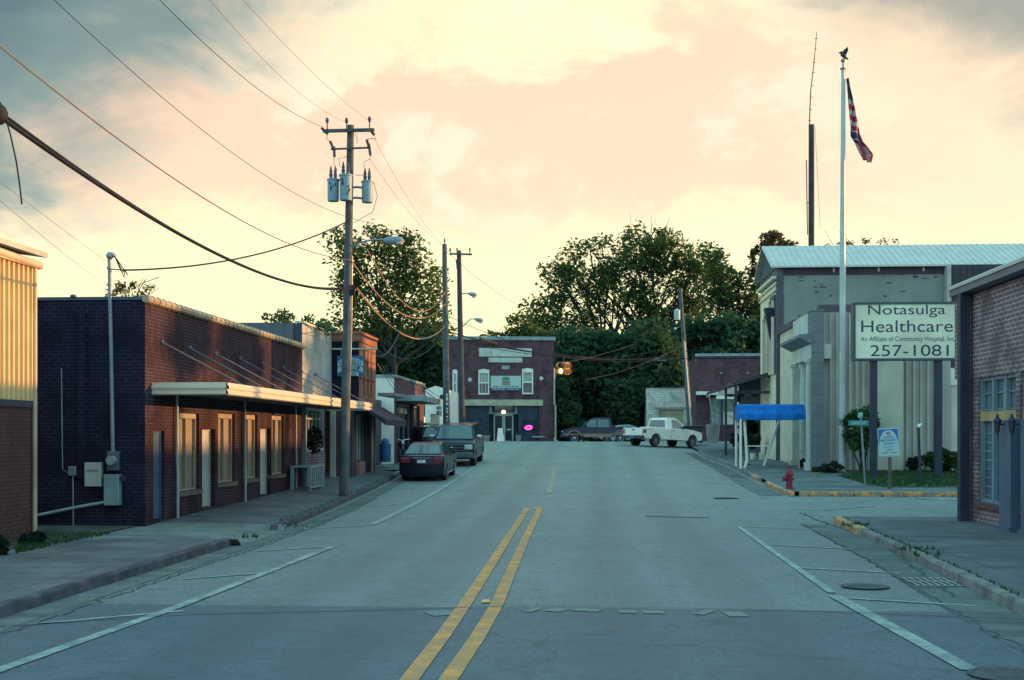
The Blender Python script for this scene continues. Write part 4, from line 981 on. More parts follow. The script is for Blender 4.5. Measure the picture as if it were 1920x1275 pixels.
b = MB(); N_ = (B_-A_).cross(E1).normalized(); N_ = N_ if N_.z > 0 else -N_
for k in range(80): x = A_+E1*(.1+k*.3); b.bar(x+N_*.015, x+(B_-A_)+N_*.015, .035, .03, N_)
b.build('roof_ribs', M_tin, cb)
for O in Wu:
    y0, y1, z0, z1 = O; b = MB(); b.box(uw+.1, uw+.14, y0, y1, z0, z1); w_ = b.build('window', M_glass, cb)
    b = MB(); b.box(uw-.1, uw+.02, y0-.3, y1+.2, z1, z1+.25); b.box(uw-.06, uw+.02, y0-.18, y0, z0, z1); b.box(uw-.06, uw+.02, y1, y1+.14, z0, z1); b.build('hood_mould', mat('dark_moulding', (.06, .07, .09), .7), w_)
b = MB(); 
for dz_ in (.75, 1.05): b.box(uw-.1, uw, vw+.1, vwb, ze-dz_-.07, ze-dz_)
b.box(uw-.22, uw, vw+.1, vwb, ze-.55, ze-.43); b.build('cornice', M_cs, cb)
b = MB(); b.add([(uw-.5, vw+.6, ze-1.9), (uw-.02, vw+.6, ze-1.9), (uw-.02, vw+1.2, ze-3.4), (uw-.18, vw+1.2, ze-3.4), (uw-.5, vw+1.3, ze-1.9), (uw-.02, vw+1.3, ze-1.9), (uw-.02, vw+1.3, ze-3.4), (uw-.18, vw+1.3, ze-3.4)], [(0, 1, 2, 3), (4, 7, 6, 5), (0, 3, 7, 4), (0, 4, 5, 1)]); b.build('scroll_bracket', M_navy, cb)
# dark sided extension under the same roof
xd = onV(1783, vw-.5); b = MB(); b.box(xd, uw+23, vw-.5, vw-.04, zb_-.2, ze-.05); ribs(b, (xd+.1, vw-.5, 0), E1, -E2, uw+22.5-xd, 5, ze-.1, .3, .06, .05); b.build('dark_siding', mat('dark_ribbed_metal', (.05, .05, .06), .7), cb)
b = MB(); b.box(xd-.18, xd, vw-.55, vw-.04, zb_-.2, ze-.04); b.build('corner_trim', M_pale, cb)
# street canopy of that building
b = MB(); y0, y1 = vw+2.2, vw+17; b.add([(6.9, y0, 4.75), (6.9, y1, 4.75), (uw+.2, y1, 5.35), (uw+.2, y0, 5.35), (6.9, y0, 4.60), (6.9, y1, 4.60), (uw+.2, y1, 5.20), (uw+.2, y0, 5.20)], [(0, 1, 2, 3), (4, 7, 6, 5), (0, 4, 5, 1), (0, 3, 7, 4), (1, 5, 6, 2)])
b.build('street_canopy', mat('dark_tin_awning', (.035, .04, .06), .5, var=.2), cb)
b = MB(); b.box(uw-.001, uw+.3, vwb, vw+16, zb_, 5.2); b.build('dark_shopfront', M_navy, cb)
for y in (y0+.3, y0+5): b = MB(); b.box(7.0, 7.12, y, y+.12, zg(7, y)+.1, 4.66); b.build('awning_post', M_navy, cb)
for y in (y0+.5, y0+5.2):
    b = MB(); b.box(7.15, uw, y-.03, y+.03, 4.2, 4.35); b.sphere((7.7, y, 4.1), .2, 1); b.build('fretwork', M_navy, cb)

# ------------------------------------------------------------------ bank with portico, ribbed walls
up = 8.75; vp = 50.3; up2 = onV(1545, vp); zt = zat(583, up, vp); zb_ = rz(50)-.1
bk = thing('ribbed_concrete_bank', 'pale bank building with ribbed concrete walls, grey block pier and columned street portico', 'bank building', (up, vp, zb_))
def blockmat():
    m, nt, b, L = newmat('grey_ashlar'); v, p = wallvec(nt); t = nd(nt, 'ShaderNodeTexBrick'); L.new(v, t.inputs['Vector'])
    for k, x in (('Color1', (.17, .20, .21)), ('Color2', (.155, .19, .20)), ('Mortar', (.09, .11, .13))): t.inputs[k].default_value = (*x, 1)
    t.inputs['Scale'].default_value = 1; t.inputs['Brick Width'].default_value = 1.5; t.inputs['Row Height'].default_value = .42; t.inputs['Mortar Size'].default_value = .014; t.offset = .5
    L.new(mixc(nt, ramp(nt, noise(nt, p, 1.2, 5), .4, .7, 0, .5), t.outputs[0], (.1, .12, .13)), b.inputs['Base Color']); b.inputs['Roughness'].default_value = .9
    return m
M_ash = blockmat()
M_rib = mat('ribbed_concrete', (.40, .41, .36), .85, var=.14, scale=.8, streak=.3)
M_pan = mat('smooth_panel', (.50, .55, .45), .8, var=.08, streak=.15)
b = MB(); b.box(up, up2, vp, vp+.9, zb_-.3, zt); b.build('block_pier', M_ash, bk)
b = MB(); b.box(up-.02, up2+.02, vp-.03, vp+.95, zt, zt+.06); b.build('pier_cap', M_ash, bk)
# portico, facing the street
va_ = onU(1487, up); M_por = mat('portico_stone', (.52, .56, .48), .8, var=.12, streak=.3)
zc_ = zat(645, up, vp); zd_ = zat(672, up, vp); z25 = zat(627, up, vp)
b = MB(); b.box(up-.001, up+.8, vp+.9, va_, z25, zt-.02); b.box(up-.02, up+.8, vp+.05, va_, zd_, zc_); b.build('entablature', M_por, bk)
b = MB(); b.prism([(up+.02, vp-.05, zc_), (up-.5, vp-.05, z25-.12), (up-.5, vp-.05, z25), (up+.02, vp-.05, z25+.05)], (0, va_-vp+.5, 0)); b.build('cornice', mat('portico_cornice', (.16, .19, .21), .8), bk)
for y in (vp+.45, va_-.4):
    b = MB(); b.box(up-.12, up+.22, y-.17, y+.17, zb_+.3, zd_-.12); b.box(up-.2, up+.28, y-.22, y+.22, zb_-.3, zb_+.6); b.box(up-.2, up+.28, y-.22, y+.22, zd_-.13, zd_); b.build('pilaster', M_por, bk)
b = MB(); b.lathe((up+.35, vp+1.25, zb_), [(.30, 0), (.26, .5), (.25, 3), (.22, zd_-zb_-.3), (.3, zd_-zb_-.1), (.3, zd_-zb_)], 20); b.build('column', M_por, bk, smooth=40)
b = MB(); b.lathe((up+.35, va_-1.15, zb_), [(.30, 0), (.26, .5), (.25, 3), (.22, zd_-zb_-.3), (.3, zd_-zb_-.1), (.3, zd_-zb_)], 20); b.build('column', M_por, bk, smooth=40)
b = MB(); b.box(up+1.0, up+1.1, vp+.9, va_, zb_, zd_+.2); b.build('recess_wall', mat('recess_wall', (.16, .21, .26), .7), bk)
b = MB(); b.tube([(up-.3, vp+1.2, zb_+1.0), (up+.6, vp+1.6, zb_+1.35)], .03, 6); b.tube([(up-.3, vp+1.2, zb_), (up-.3, vp+1.2, zb_+1.0)], .03, 6); b.build('handrail', M_pale, bk)
# wall between portico and cream building
zl_ = zat(615, 9.0, 56)
b = MB(); b.box(up+.15, up+.6, va_, vw-.04, zb_-.3, zl_); ribs(b, (up+.15, va_, 0), E2, -E1, vw-va_-.1, zb_, zl_, .35, .14, .06); b.build('street_wall', mat('cream_ribbed', (.68, .63, .48), .8, var=.1, streak=.2), bk)
b = MB(); b.box(up-.0, up+.9, va_+.02, vw-.02, zl_, zl_+.28); b.build('brown_cap', mat('brown_cap', (.075, .07, .09), .7), bk)
vq = vp+.55
xs = [up2, onV(1640, vq), onV(1690, vq-.0), onV(1783, vq)]
zt2 = zat(584, up2, vq)
b = MB(); b.box(xs[0]+.002, xs[1], vq, vq+.4, zb_-.3, zt2); ribs(b, (xs[0], vq, 0), E1, -E2, xs[1]-xs[0]-.1, zb_, zt2-.1, .26, .10, .10); b.build('ribbed_wall', M_rib, bk)
b = MB(); b.prism([(xs[1], vq+.35, zb_-.3), (xs[1]+.06, vq, zb_-.3), (xs[2], vq-.35, zb_-.3), (xs[2]+.1, vq+.35, zb_-.3)], (0, 0, zt2-zb_+.3)); b.build('angled_panel', M_pan, bk)
b = MB(); b.box(xs[2]+.1, xs[3], vq+.02, vq+.4, zb_-.3, zt2); ribs(b, (xs[2]+.12, vq+.02, 0), E1, -E2, xs[3]-xs[2]-.2, zb_, zt2-.9, .28, .10, .10); b.build('ribbed_wall', M_rib, bk)
b = MB(); b.box(xs[0]-.1, xs[3]+6, vq-.08, vq+.5, zt2, zt2+.27); b.build('dark_cap', mat('brown_cap', (.06, .05, .09)), bk)
b = MB(); b.box(up+.6, up+20, vp+1.0, vw-.05, zt-.8, zt-.7); b.box(xs[3], xs[3]+6, vq+1.2, vq+1.5, zb_-.3, zt2); b.build('roof', M_roofing, bk)
zdr = zat(722, xs[3], vq); zdk = zat(690, xs[3], vq)
b = MB(); b.box(xs[3], xs[3]+7, vq+.05, vq+.5, zdr, zdk); b.build('entrance_fascia', M_white, bk)
b = MB(); b.box(xs[3], xs[3]+7, vq+.06, vq+.45, zdk, zt2); b.build('upper_wall', M_navy, bk)
b = MB(); b.box(xs[3]+.02, xs[3]+.35, vq+.1, vq+1.2, zb_, zdr); b.build('entrance_jamb', M_cream, bk)
b = MB(); b.box(xs[3]+.4, xs[3]+7, vq+1.0, vq+1.1, zb_, zdr); ribs(b, (xs[3]+.4, vq+1.0, 0), E1, -E2, 6, zb_, zdr, .26, .12, .05); b.build('entrance_recess', mat('dim_ribbed', (.20, .19, .20), .8), bk)
# blue entrance awning on posts
t = thing('blue_awning', 'bright blue fabric awning reaching from the bank portico to the kerb on white posts', 'awning', (6.1, 52.6, zg(6.1, 52)+KH))
yA0, yA1 = 51.5, 53.2; xA0, xA1 = 6.0, up-.02; zA0 = zat(787, 6.0, yA0); zA1 = zat(758, 6.0, yA0); zAm = zat(776, 6.0, yA0)
ym = (yA0+yA1)/2
b = MB(); pr = [(yA0, zA0), (yA0, zAm), (yA0+.28, zA1-.05), (ym, zA1+.02), (yA1-.28, zA1-.05), (yA1, zAm), (yA1, zA0)]
n = len(pr); b.add([(x, y, z) for x in (xA0, xA1) for y, z in pr], [(i, i+1, n+i+1, n+i) for i in range(n-1)]+[tuple(range(n))])
b.build('canvas', mat('blue_canvas', (.012, .16, .52), .8, var=.2, scale=2.5, streak=.3, spec=.15), t)
for x, y in ((6.06, yA0+.05), (6.06, yA1-.05)): b = MB(); z = zg(x, y)+KH; b.tube([(x, y, z), (x, y, zA0+.05)], .055, 10); b.build('post', M_white, t, smooth=40)
b = MB(); b.box(6.22, 6.30, yA0+.3, yA0+.38, zA0-.15, zA0+.02); b.tube([(6.25, yA0+.35, zA0), (6.36, yA0+.35, zg(6.2, 52)+KH+.35), (6.26, yA0+.35, zg(6.2, 52)+KH)], .06, 8); b.build('bent_post', M_white, t, smooth=40)
b = MB(); y = yA0+2; xq = onV(1461, y); xr = onV(1432, y); b.bar((xq, y, zat(788, xq, y)), (xr, y, zg(xr, y)+KH), .2, .08); b.build('slanting_brace', M_white, t)
# small table and chairs, shrubs under the cream building canopy
y = 60; xa, xb = onV(1398, y), onV(1440, y); zf = zg(7, y)+KH
t = thing('pavement_table', 'low white trestle table on the pavement under the dark tin canopy', 'table', ((xa+xb)/2, y, zf))
b = MB(); b.box(xa, xb, y-.3, y+.3, zf+.66, zf+.71); b.build('tabletop', M_white, t)
for x in (xa+.1, xb-.1):
    for q in (-.24, .24): b = MB(); b.tube([(x, y+q, zf), (x, y+q, zf+.66)], .022, 6); b.build('leg', M_alu, t)
for k, px in enumerate((1412, 1428)):
    y = 61; x = onV(px, y); t = thing('white_bucket', ('left' if k == 0 else 'right')+' one of two small white buckets under the trestle table', 'bucket', (x, y, zf), 0, 'buckets under the trestle table')
    b = MB(); b.lathe((x, y, zf), [(.12, 0), (.15, .3), (.165, .3), (.165, .33)], 12); b.build('pail', M_white, t, smooth=40)
    b = MB(); b.tube([(x+.15*math.cos(a), y, zf+.3+.14*math.sin(a)) for a in rng(0, math.pi, .5)], .008, 5); b.build('bucket_handle', M_alu, t)
# ------------------------------------------------------------------ right brick building
ur = 8.76; vE = onU(1817, ur); vE2 = onU(1790, ur); vN = 12.0
rb = thing('tan_brick_building', 'near tan brick building with metal edged roof, tall windows and two wall lanterns', 'building', (ur, vE, 0))
zT = zat(562, ur, onU(1800, ur)); zW = zat(709, ur, onU(1833, ur)); zS = zat(940, ur, onU(1833, ur)); zlow = zat(712, ur, vE2)
zr0 = .10
Ow = (onU(1905, ur)-.0, onU(1834, ur), zS, zW); Ow2 = (vN+1, onU(1913, ur), zS, zW)
b = MB(); b.wall((ur, 0, 0), E2, -E1, vN, vE, zr0-.3, zT, [Ow, Ow2], .25); b.build('street_wall', B_tan, rb)
b = MB(); b.box(ur, ur+8, vE, vE2, zlow, zT-.005); b.build('upper_wall', B_tan, rb)
b = MB(); b.box(ur+.25, ur+8, vN, vN+.25, -.2, zT-.01); b.box(ur+.25, ur+.35, vE-.25, vE-.01, -.2, zlow); b.box(ur+7.8, ur+8, vN+.25, vE, -.2, zT-.02); b.box(ur+.35, ur+7.8, vE-.3, vE-.05, -.2, zlow-.02); b.build('rear_walls', B_tan, rb)
b = MB(); b.box(ur+.3, ur+7.9, vN+.3, vE2-.05, zT-.4, zT-.3); b.build('roof_deck', M_roofing, rb)
vTip = onU(1780, ur-.30); M_edge = mat('roof_edge_metal', (.12, .13, .15), .6, var=.12); 
b = MB(); b.prism([(ur-.30, vN, zT+.04), (ur-.30, vN, zT+.19), (ur-.22, vN, zT+.26), (ur+8, vN, zT+.32), (ur+8, vN, zT+.02)], (0, vTip-vN, 0)); b.build('roof_edge', M_edge, rb)
b = MB(); b.prism([(ur-.33, vN, zT+.19), (ur-.33, vN, zT+.26), (ur-.20, vN, zT+.33), (ur-.20, vN, zT+.27)], (0, vTip+.04-vN, 0)); b.build('drip_edge', M_pale, rb)
b = MB(); b.box(ur-.30, ur-.08, vE-.35, vE-.1, zr0, zT+.03); b.build('dark_post', mat('dark_post_paint', (.022, .028, .05), .6), rb)
fr = MB(); g = MB(); low = MB(); mid = MB()
zm0, zm1 = zat(790, ur, Ow[1]), zat(772, ur, Ow[1])
for O in (Ow, Ow2):
    a, c, z0, z1 = O
    nn = 3 if O is Ow else 6
    for k in range(nn+1): y = a+(c-a)*k/nn; fr.box(ur+.06, ur+.16, y-.06, y+.06, z0, z1)
    fr.box(ur+.08, ur+.15, a, c, z1-.08, z1); fr.box(ur+.08, ur+.15, a, c, z0, z0+.07)
    for q in (.38, .75): fr.box(ur+.12, ur+.15, a, c, z1-q, z1-q+.03)
    g.box(ur+.17, ur+.19, a, c, z0, z1); mid.box(ur+.05, ur+.155, a, c, zm0, zm1)
w_ = fr.build('window', mat('bluegrey_frame', (.16, .24, .28), .5), rb); g.build('pane', M_glassb, w_); mid.build('mid_rail', mat('ochre_rail', (.42, .28, .14), .6), w_)
b = MB()
for O in (Ow, Ow2): 
    z = zm0-.28
    while z > O[2]+.1: b.box(ur+.145, ur+.165, O[0], O[1], z-.012, z+.012); z -= .2
b.build('louvre_lines', M_curt, w_)
M_bpost = mat('blue_grey_column', (.075, .115, .17), .5, var=.1)
for px0, px1 in ((1884, 1906), (1925, 1950)):
    a, c = onU(px1, ur-.1), onU(px0, ur-.1); b = MB(); b.box(ur-.22, ur-.01, a, c, zr0, zm0); b.box(ur-.27, ur-.01, a-.06, c+.06, zr0-.02, zr0+.14); b.build('column', M_bpost, rb)
b = MB(); b.box(ur-.08, ur, vN, Ow[1]+.05, zS-.12, zS-.01); b.build('sill', mat('brown_sill', (.12, .055, .055), .8), rb)
for px in (1870, 1897):
    y = onU(px, ur-.35); z = zat(800, ur-.35, y); x = ur-.35
    l = MB(); l.tube([(ur, y, z+.05), (x, y, z+.05)], .018, 6); l.lathe((x, y, z-.18), [(.01, 0), (.03, .02), (.02, .05), (.05, .08), (.075, .28), (.10, .29), (.09, .31), (.03, .38), (.035, .40), (.01, .45)], 8)
    lo = l.build('wall_lantern', M_navy, rb); l = MB(); l.lathe((x, y, z-.09), [(.045, 0), (.068, .18)], 8); l.build('lantern_glass', M_curt, lo)
b = MB(); y = onU(1788, ur); p_ = onV(1786, vE2+.02); b.box(ur+.05, ur+.3, vE2+.002, vE2+.1, zlow+.02, zlow+.25); b.build('wall_box', M_navy, rb)
# ------------------------------------------------------------------ hydrant
p = onG(1480, 917, KH); k = 42/ (2300/Vector((p.x, p.y, 0)).dot(FW))/.86
t = thing('fire_hydrant', 'red fire hydrant on the corner beside the yellow kerb', 'fire hydrant', p)
M_red = mat('hydrant_red', (.24, .018, .045), .5, var=.12)
b = MB(); b.lathe(p, [(.17*k, 0), (.17*k, .05*k), (.12*k, .06*k), (.12*k, .5*k), (.17*k, .52*k), (.17*k, .57*k), (.13*k, .58*k), (.115*k, .68*k), (.07*k, .76*k), (.04*k, .78*k)], 16); b.build('barrel', M_red, t, smooth=35)
b = MB(); b.lathe(p+Vector((0, 0, .77*k)), [(.035*k, 0), (.04*k, .09*k), (.01*k, .1*k)], 6); b.build('operating_nut', M_red, t)
for d_, r_0, nm in ((Vector((-1, -.2, 0)), .085, 'pumper_outlet'), (Vector((.35, -1, 0)), .06, 'hose_outlet'), (Vector((-.1, 1, 0)), .06, 'hose_outlet')):
    d_.normalize(); c_ = p+Vector((0, 0, .40*k)); b = MB(); b.tube([c_+d_*.1*k, c_+d_*.20*k, c_+d_*.20*k, c_+d_*.25*k], [r_0*k, r_0*k, r_0*1.25*k, r_0*1.15*k], 12); b.build(nm, M_red, t, smooth=35)
# ------------------------------------------------------------------ healthcare sign
vS = 46.4; x0, x1 = onV(1600, vS), onV(1806, vS); zb_, zt = zat(676, x0, vS), zat(567, x0, vS); zg_ = zg(12, vS)+KH
t = thing('healthcare_sign', 'large white lightbox sign reading Notasulga Healthcare on two dark posts', 'sign', ((x0+x1)/2, vS, zg_))
M_sf = mat('sign_acrylic', (.66, .67, .50), .35, var=.14, scale=.5, streak=.12)
b = MB(); b.box(x0+.06, x1-.06, vS+.02, vS+.4, zb_+.06, zt-.06); fc = b.build('sign_face', M_sf, t)
b = MB()
for q in ((x0, x0+.08, zb_, zt), (x1-.08, x1, zb_, zt), (x0+.08, x1-.08, zb_, zb_+.08), (x0+.08, x1-.08, zt-.08, zt)): b.box(q[0], q[1], vS-.02, vS+.44, q[2], q[3])
b.build('cabinet', mat('dark_sign_frame', (.05, .07, .09), .5), t)
def sz(py): return zat(py, x0, vS)
def st(s, pxa, pxb, py0, py1, bold=0, hh=None):
    a, c = onV(pxa, vS), onV(pxb, vS); text(s, fc, M_ink, ((a+c)/2, vS+.02, (sz(py0)+sz(py1))/2), E1, E3, width=c-a, height=abs(sz(py0)-sz(py1)), off=.006, bold=bold)
st('Notasulga', 1628, 1773, 572, 596); st('Healthcare', 1615, 1787, 601, 623, ); st('An Affiliate of Community Hospital, Inc.', 1614, 1791, 631, 643); st('257-1081', 1632, 1779, 647, 668)
for px in (1640, 1762): x = onV(px, vS); b = MB(); b.box(x-.12, x+.12, vS+.08, vS+.34, zg_-.2, zb_+.01); b.build('post', mat('dark_steel_post', (.022, .03, .055), .5), t)
# ------------------------------------------------------------------ street name sign, church sign, bollard light, notice
p = onG(1622, 908, KH); lean = -.16
t = thing('street_name_sign', 'green street name sign on a thin grey post in front of the healthcare sign', 'street sign', p)
D = Vector((p.x, p.y, 0)).dot(FW); s_ = D/2300
q = p+RT*(-8*s_)+E3*(128*s_)
b = MB(); b.tube([p, q], .035, 6); b.build('post', M_alu, t)
M_gr = mat('street_sign_green', (.02, .22, .20), .5, var=.06)
A = RT; c_ = q+RT*(-5*s_)+E3*(-13*s_)
b = MB(); b.obox(c_-FW*.05, A*(19*s_), FW*.012, E3*(5*s_)); bl = b.build('name_blade', M_gr, t); text('CHURCH ST', bl, mat('sign_letters', (.55, .68, .62), .5), c_-FW*.065, A, E3, height=6*s_, width=28*s_, bold=.01)
c2 = q+E3*(1.5*s_)+RT*(-1*s_); b = MB(); b.obox(c2, A*(4.5*s_), FW*.01, E3*(5*s_)); b.build('top_plate', mat('pale_green_plate', (.28, .52, .46), .5), t)
# second one near the awning
D = 46.0; 
p = onG(1669, 917, KH); D = Vector((p.x, p.y, 0)).dot(FW); s_ = D/2300
t = thing('church_sign', 'blue and white church notice with a pointed arch, on a short wooden post', 'sign', p)
b = MB(); b.box(p.x-.05, p.x+.05, p.y, p.y+.1, p.z-.1, p.z+60*s_); b.build('post', M_wood, t)
tilt = R(-3.5); AX = (RT*math.cos(tilt)+E3*math.sin(-tilt)*1).normalized(); AZ = (E3*math.cos(tilt)-RT*math.sin(-tilt)).normalized()
cc = PD(1666, 829.5, D); hw, hh = 19.5*s_, 26.5*s_
P3 = lambda a, c, d=0: cc+AX*a+AZ*c-FW*d
b = MB(); b.obox(cc, AX*hw, FW*.02, AZ*hh); pn = b.build('panel', mat('church_sign_white', (.40, .55, .56), .5, var=.05), t, bevel=.01)
b = MB(); b.obox(cc+AZ*hh*.42-FW*.022, AX*hw*.93, FW*.002, AZ*hh*.52); b.build('blue_field', mat('church_sign_blue', (.02, .14, .42), .5), pn)
pts = []; n = 8; rr0 = hw*.88
for k in range(n+1): a = k/n; pts.append((-rr0*math.cos(a*math.pi/2)**.9 if k < n else 0, -hh*.12+(hh*1.0)*math.sin(a*math.pi/2)))
pts2 = [(-x, z) for x, z in pts[:-1]][::-1]
poly = [(-rr0, -hh*.94)]+pts+pts2+[(rr0, -hh*.94)]
b = MB(); b.prism([P3(x, z, .026) for x, z in poly], -FW*.002); b.build('arch_field', mat('church_sign_white', (.4, .55, .56)), pn)
M_cl = mat('church_letters', (.06, .25, .45), .5); N3 = .03
for s, zc_, h_, w_, m_ in (('UNITED', .38, .13, 1.0, M_cl), ('METHODIST', .16, .14, 1.5, M_cl), ('CHURCH', -.08, .14, 1.05, M_cl), ('NOTASULGA, AL', -.32, .08, 1.05, M_cl), ('WORSHIP', -.52, .07, .6, M_ink), ('SUNDAY   11:00 AM', -.72, .07, 1.4, M_ink)):
    text(s, pn, m_, P3(0, zc_*hh, .03), AX, AZ, height=h_*hh, width=w_*hw, bold=.02)
b = MB(); b.tube([P3(hw*.16*math.cos(a), hh*.66+hh*.09*math.sin(a), .032) for a in rng(0, 6.28, .5)], .012, 5); b.tube([P3(-.02, hh*.6, .032), P3(.0, hh*.75, .032)], .010, 5); b.build('small_emblem', mat('emblem_red', (.3, .12, .1)), pn)
p = onG(1726, 906, KH); D = Vector((p.x, p.y, 0)).dot(FW); s_ = D/2300
t = thing('leaning_post_light', 'thin dark leaning post with a small white lamp on top, on the lawn', 'post light', p)
b = MB(); q = p+RT*(-4*s_)+E3*(105*s_); b.tube([p, q], .05, 8); b.build('post', M_navy, t)
b = MB(); b.sphere(q+E3*.04+RT*.01, .06); b.tube([q, q+RT*.09+E3*.12], [.05, .035], 8); b.build('lamp', mat('bright_lamp_glass', (.85, .85, .75), .2), t, smooth=60)
# ------------------------------------------------------------------ flagpole, flag, eagle
D = 49.0; base = PD(1579, 872, D); base.z = zg(base.x, base.y)+KH; s_ = D/2300; tb_ = PD(1582, 130, D); top = Vector((base.x+.04, base.y, tb_.z))
t = thing('flagpole', 'tall pale tapering flagpole with an eagle finial before the ribbed bank wall', 'flagpole', base)
b = MB(); b.tube([base, base+(top-base)*.5, top], [.14, .115, .075], 14); b.build('shaft', mat('aluminium_shaft', (.38, .46, .46), .45, .2, var=.1), t, smooth=50)
b = MB(); b.lathe(top, [(.12, 0), (.13, .04), (.04, .06), (.04, .28), (.09, .30), (.1, .36), (.05, .42)], 10); b.build('truck', M_alu, t, smooth=40)
b = MB(); e0 = top+Vector((0, 0, .42)); RT0, E30, FW0 = RT, E3, FW; RT, E3, FW = RT*.78, E3*.78, FW*.78
b.tube([e0+RT*.16+E3*.0, e0+RT*.06+E3*.14, e0-RT*.06+E3*.26, e0-RT*.12+E3*.33, e0-RT*.24+E3*.30], [.02, .09, .09, .05, .012], 8)
for s in (1, -1): b.add([e0-RT*.05+E3*.22+FW*.03*s, e0+RT*.10+E3*.12+FW*.03*s, e0+RT*.22+E3*.36+FW*.16*s, e0+RT*.18+E3*.56+FW*.2*s, e0+RT*.0+E3*.42+FW*.14*s], [(0, 1, 2, 3, 4)])
b.tube([e0+RT*.1+E3*.06, e0+RT*.26-E3*.02], [.05, .03], 6); b.build('eagle', mat('dark_bronze', (.04, .05, .055), .5, .3), t); RT, E3, FW = RT0, E30, FW0
b = MB(); b.tube([top+RT*.1, base+RT*.17+E3*1.5], .006, 4); b.build('halyard', M_alu, t)
# the flag hangs as a limp folded strip
fl = MB(); outl = [(1588, 147, 1589.5, 147), (1590, 165, 1594, 168), (1591, 185, 1600, 190), (1592, 205, 1606, 210), (1593, 225, 1611, 232), (1593.5, 240, 1612, 250), (1594, 256, 1617, 266), (1603, 268, 1628, 280), (1611, 284, 1637, 291), (1620, 300, 1634, 306)]
nu = 12; rows = []
sub = []
for i in range(len(outl)-1):
    for k in range(4): t_ = k/4; sub.append([a+(c-a)*t_ for a, c in zip(outl[i], outl[i+1])])
sub.append(outl[-1])
for i, (xa, ya, xb, yb) in enumerate(sub):
    for j in range(nu+1):
        s = j/nu; P = PD(xa+(xb-xa)*s, ya+(yb-ya)*s, D-.05); P += FW*(.10*math.sin(s*11+i*.22))
        fl.v.append(P)
nr = len(sub)
for i in range(nr-1):
    for j in range(nu):
        fl.f.append((i*(nu+1)+j, i*(nu+1)+j+1, (i+1)*(nu+1)+j+1, (i+1)*(nu+1)+j)); f = i/nr
        if f < .20: m_ = 2
        elif f < .52: m_ = (0 if (i//2) % 2 else 1)
        elif f < .72: m_ = 0 if j > nu*.78 else (2 if (i % 4) else 1)
        else: m_ = 0 if ((j+i//3)//4) % 2 else 1
        fl.m.append(m_)
fo = fl.build('flag', [mat('flag_red', (.38, .035, .06), .8), mat('flag_white', (.48, .44, .42), .8), mat('flag_blue', (.045, .045, .12), .8)], smooth=80)
tag(fo, 'limp red, white and blue striped flag hanging from the flagpole halyard', 'flag')
so = fo.modifiers.new('thick', 'SOLIDIFY'); so.thickness = .012
# ------------------------------------------------------------------ antenna post and mast behind the gable roof
D = 80; b0 = PD(1521, 700, D); b0.z = 1.3; q = PD(1521.5, 234, D); s_ = D/2300
t = thing('tall_dark_pole', 'thick dark wooden pole rising behind the pale metal roof, with a thin mast on top', 'pole', b0)
b = MB(); b.tube([b0, q], [.22, .19], 10); b.build('shaft', mat('creosote_wood', (.045, .05, .055), .9, var=.3, streak=.3), t)
b = MB(); b.tube([PD(1512, 300, D), PD(1514, 440, D)], .035, 6); b.tube([PD(1512, 380, D), PD(1521, 380, D)], .03, 5); b.build('side_rod', M_wood, t)
b = MB(); pts = [PD(1517.5, 236, D), PD(1520, 170, D), PD(1526, 120, D), PD(1531.5, 60, D)]; b.tube(pts, [.04, .035, .03, .018], 6)
for py in (72, 92, 117, 136, 160, 182, 205, 226):
    f = (236-py)/176; c_ = PD(1517.5+14*f**1.1, py, D); b.tube([c_-RT*.10, c_+RT*.10], .02, 5)
b.build('antenna_mast', M_wood, t)
b = MB(); b.tube([PD(1528, 236, D), PD(1534, 350, D), PD(1538, 430, D)], .012, 5); b.tube([PD(1533, 300, D)-RT*.1, PD(1533, 300, D)+RT*.1], .012, 4); b.build('guy_wire', M_wood, t)
# ------------------------------------------------------------------ utility poles
M_pole = mat('pole_wood', (.085, .10, .11), .9, var=.3, scale=2, streak=.5)
M_trans = mat('transformer_paint', (.20, .31, .36), .5, var=.1, col2=(.24, .36, .40))
M_ins = mat('insulator', (.05, .075, .10), .35)
D1 = 37.9; p = onG(645, 927, KH+.05); D1 = Vector((p.x, p.y, 0)).dot(FW); s1 = D1/2300
PT = PD(657.5, 235, D1)
mp = thing('utility_pole', 'tall wooden utility pole with three blue-grey transformers beside the left kerb', 'utility pole', p)
b = MB(); b.tube([p-E3*.2, p+(PT-p)*.5, PT], [.155, .13, .105], 14); b.build('shaft', M_pole, mp, smooth=50)
P1 = lambda x, y, d=0: PD(x, y, D1)-FW*d
def insul(b, x, y, h=.5, d=.12): 
    c = P1(x, y, d); b.lathe(c, [(.02, 0), (.02, h*.5), (.055, h*.55), (.04, h*.62), (.06, h*.68), (.045, h*.75), (.05, h*.85), (.01, h*.9)], 8)
b = MB(); b.bar(P1(607, 248, .16), P1(703, 246, .16), .11, .09); b.build('cross_arm', M_pole, mp)
b = MB(); b.bar(P1(622, 282, .16), P1(696, 279, .16), .06, .05); b.build('lower_cross_arm', M_pole, mp)
for x, y in ((615, 246), (651, 246), (694, 244)):
    b = MB(); insul(b, x, y, .42, .16 if x != 651 else .13); b.build('insulator', M_ins, mp)
for a, c in (((605, 243), (616, 254)), ((697, 248), (703, 256)), ((621, 268), (627, 282)), ((628, 278), (629, 297)), ((689, 265), (694, 281)), ((693, 273), (696, 294))):
    b = MB(); A_, B_ = P1(*a, .2), P1(*c, .2); n = 5; pts = [A_+(B_-A_)*(i/(2*n)) for i in range(2*n+1)]; b.tube(pts, [.03 if i % 2 else .055 for i in range(2*n+1)], 8); b.build('fuse_cutout', M_ins, mp)
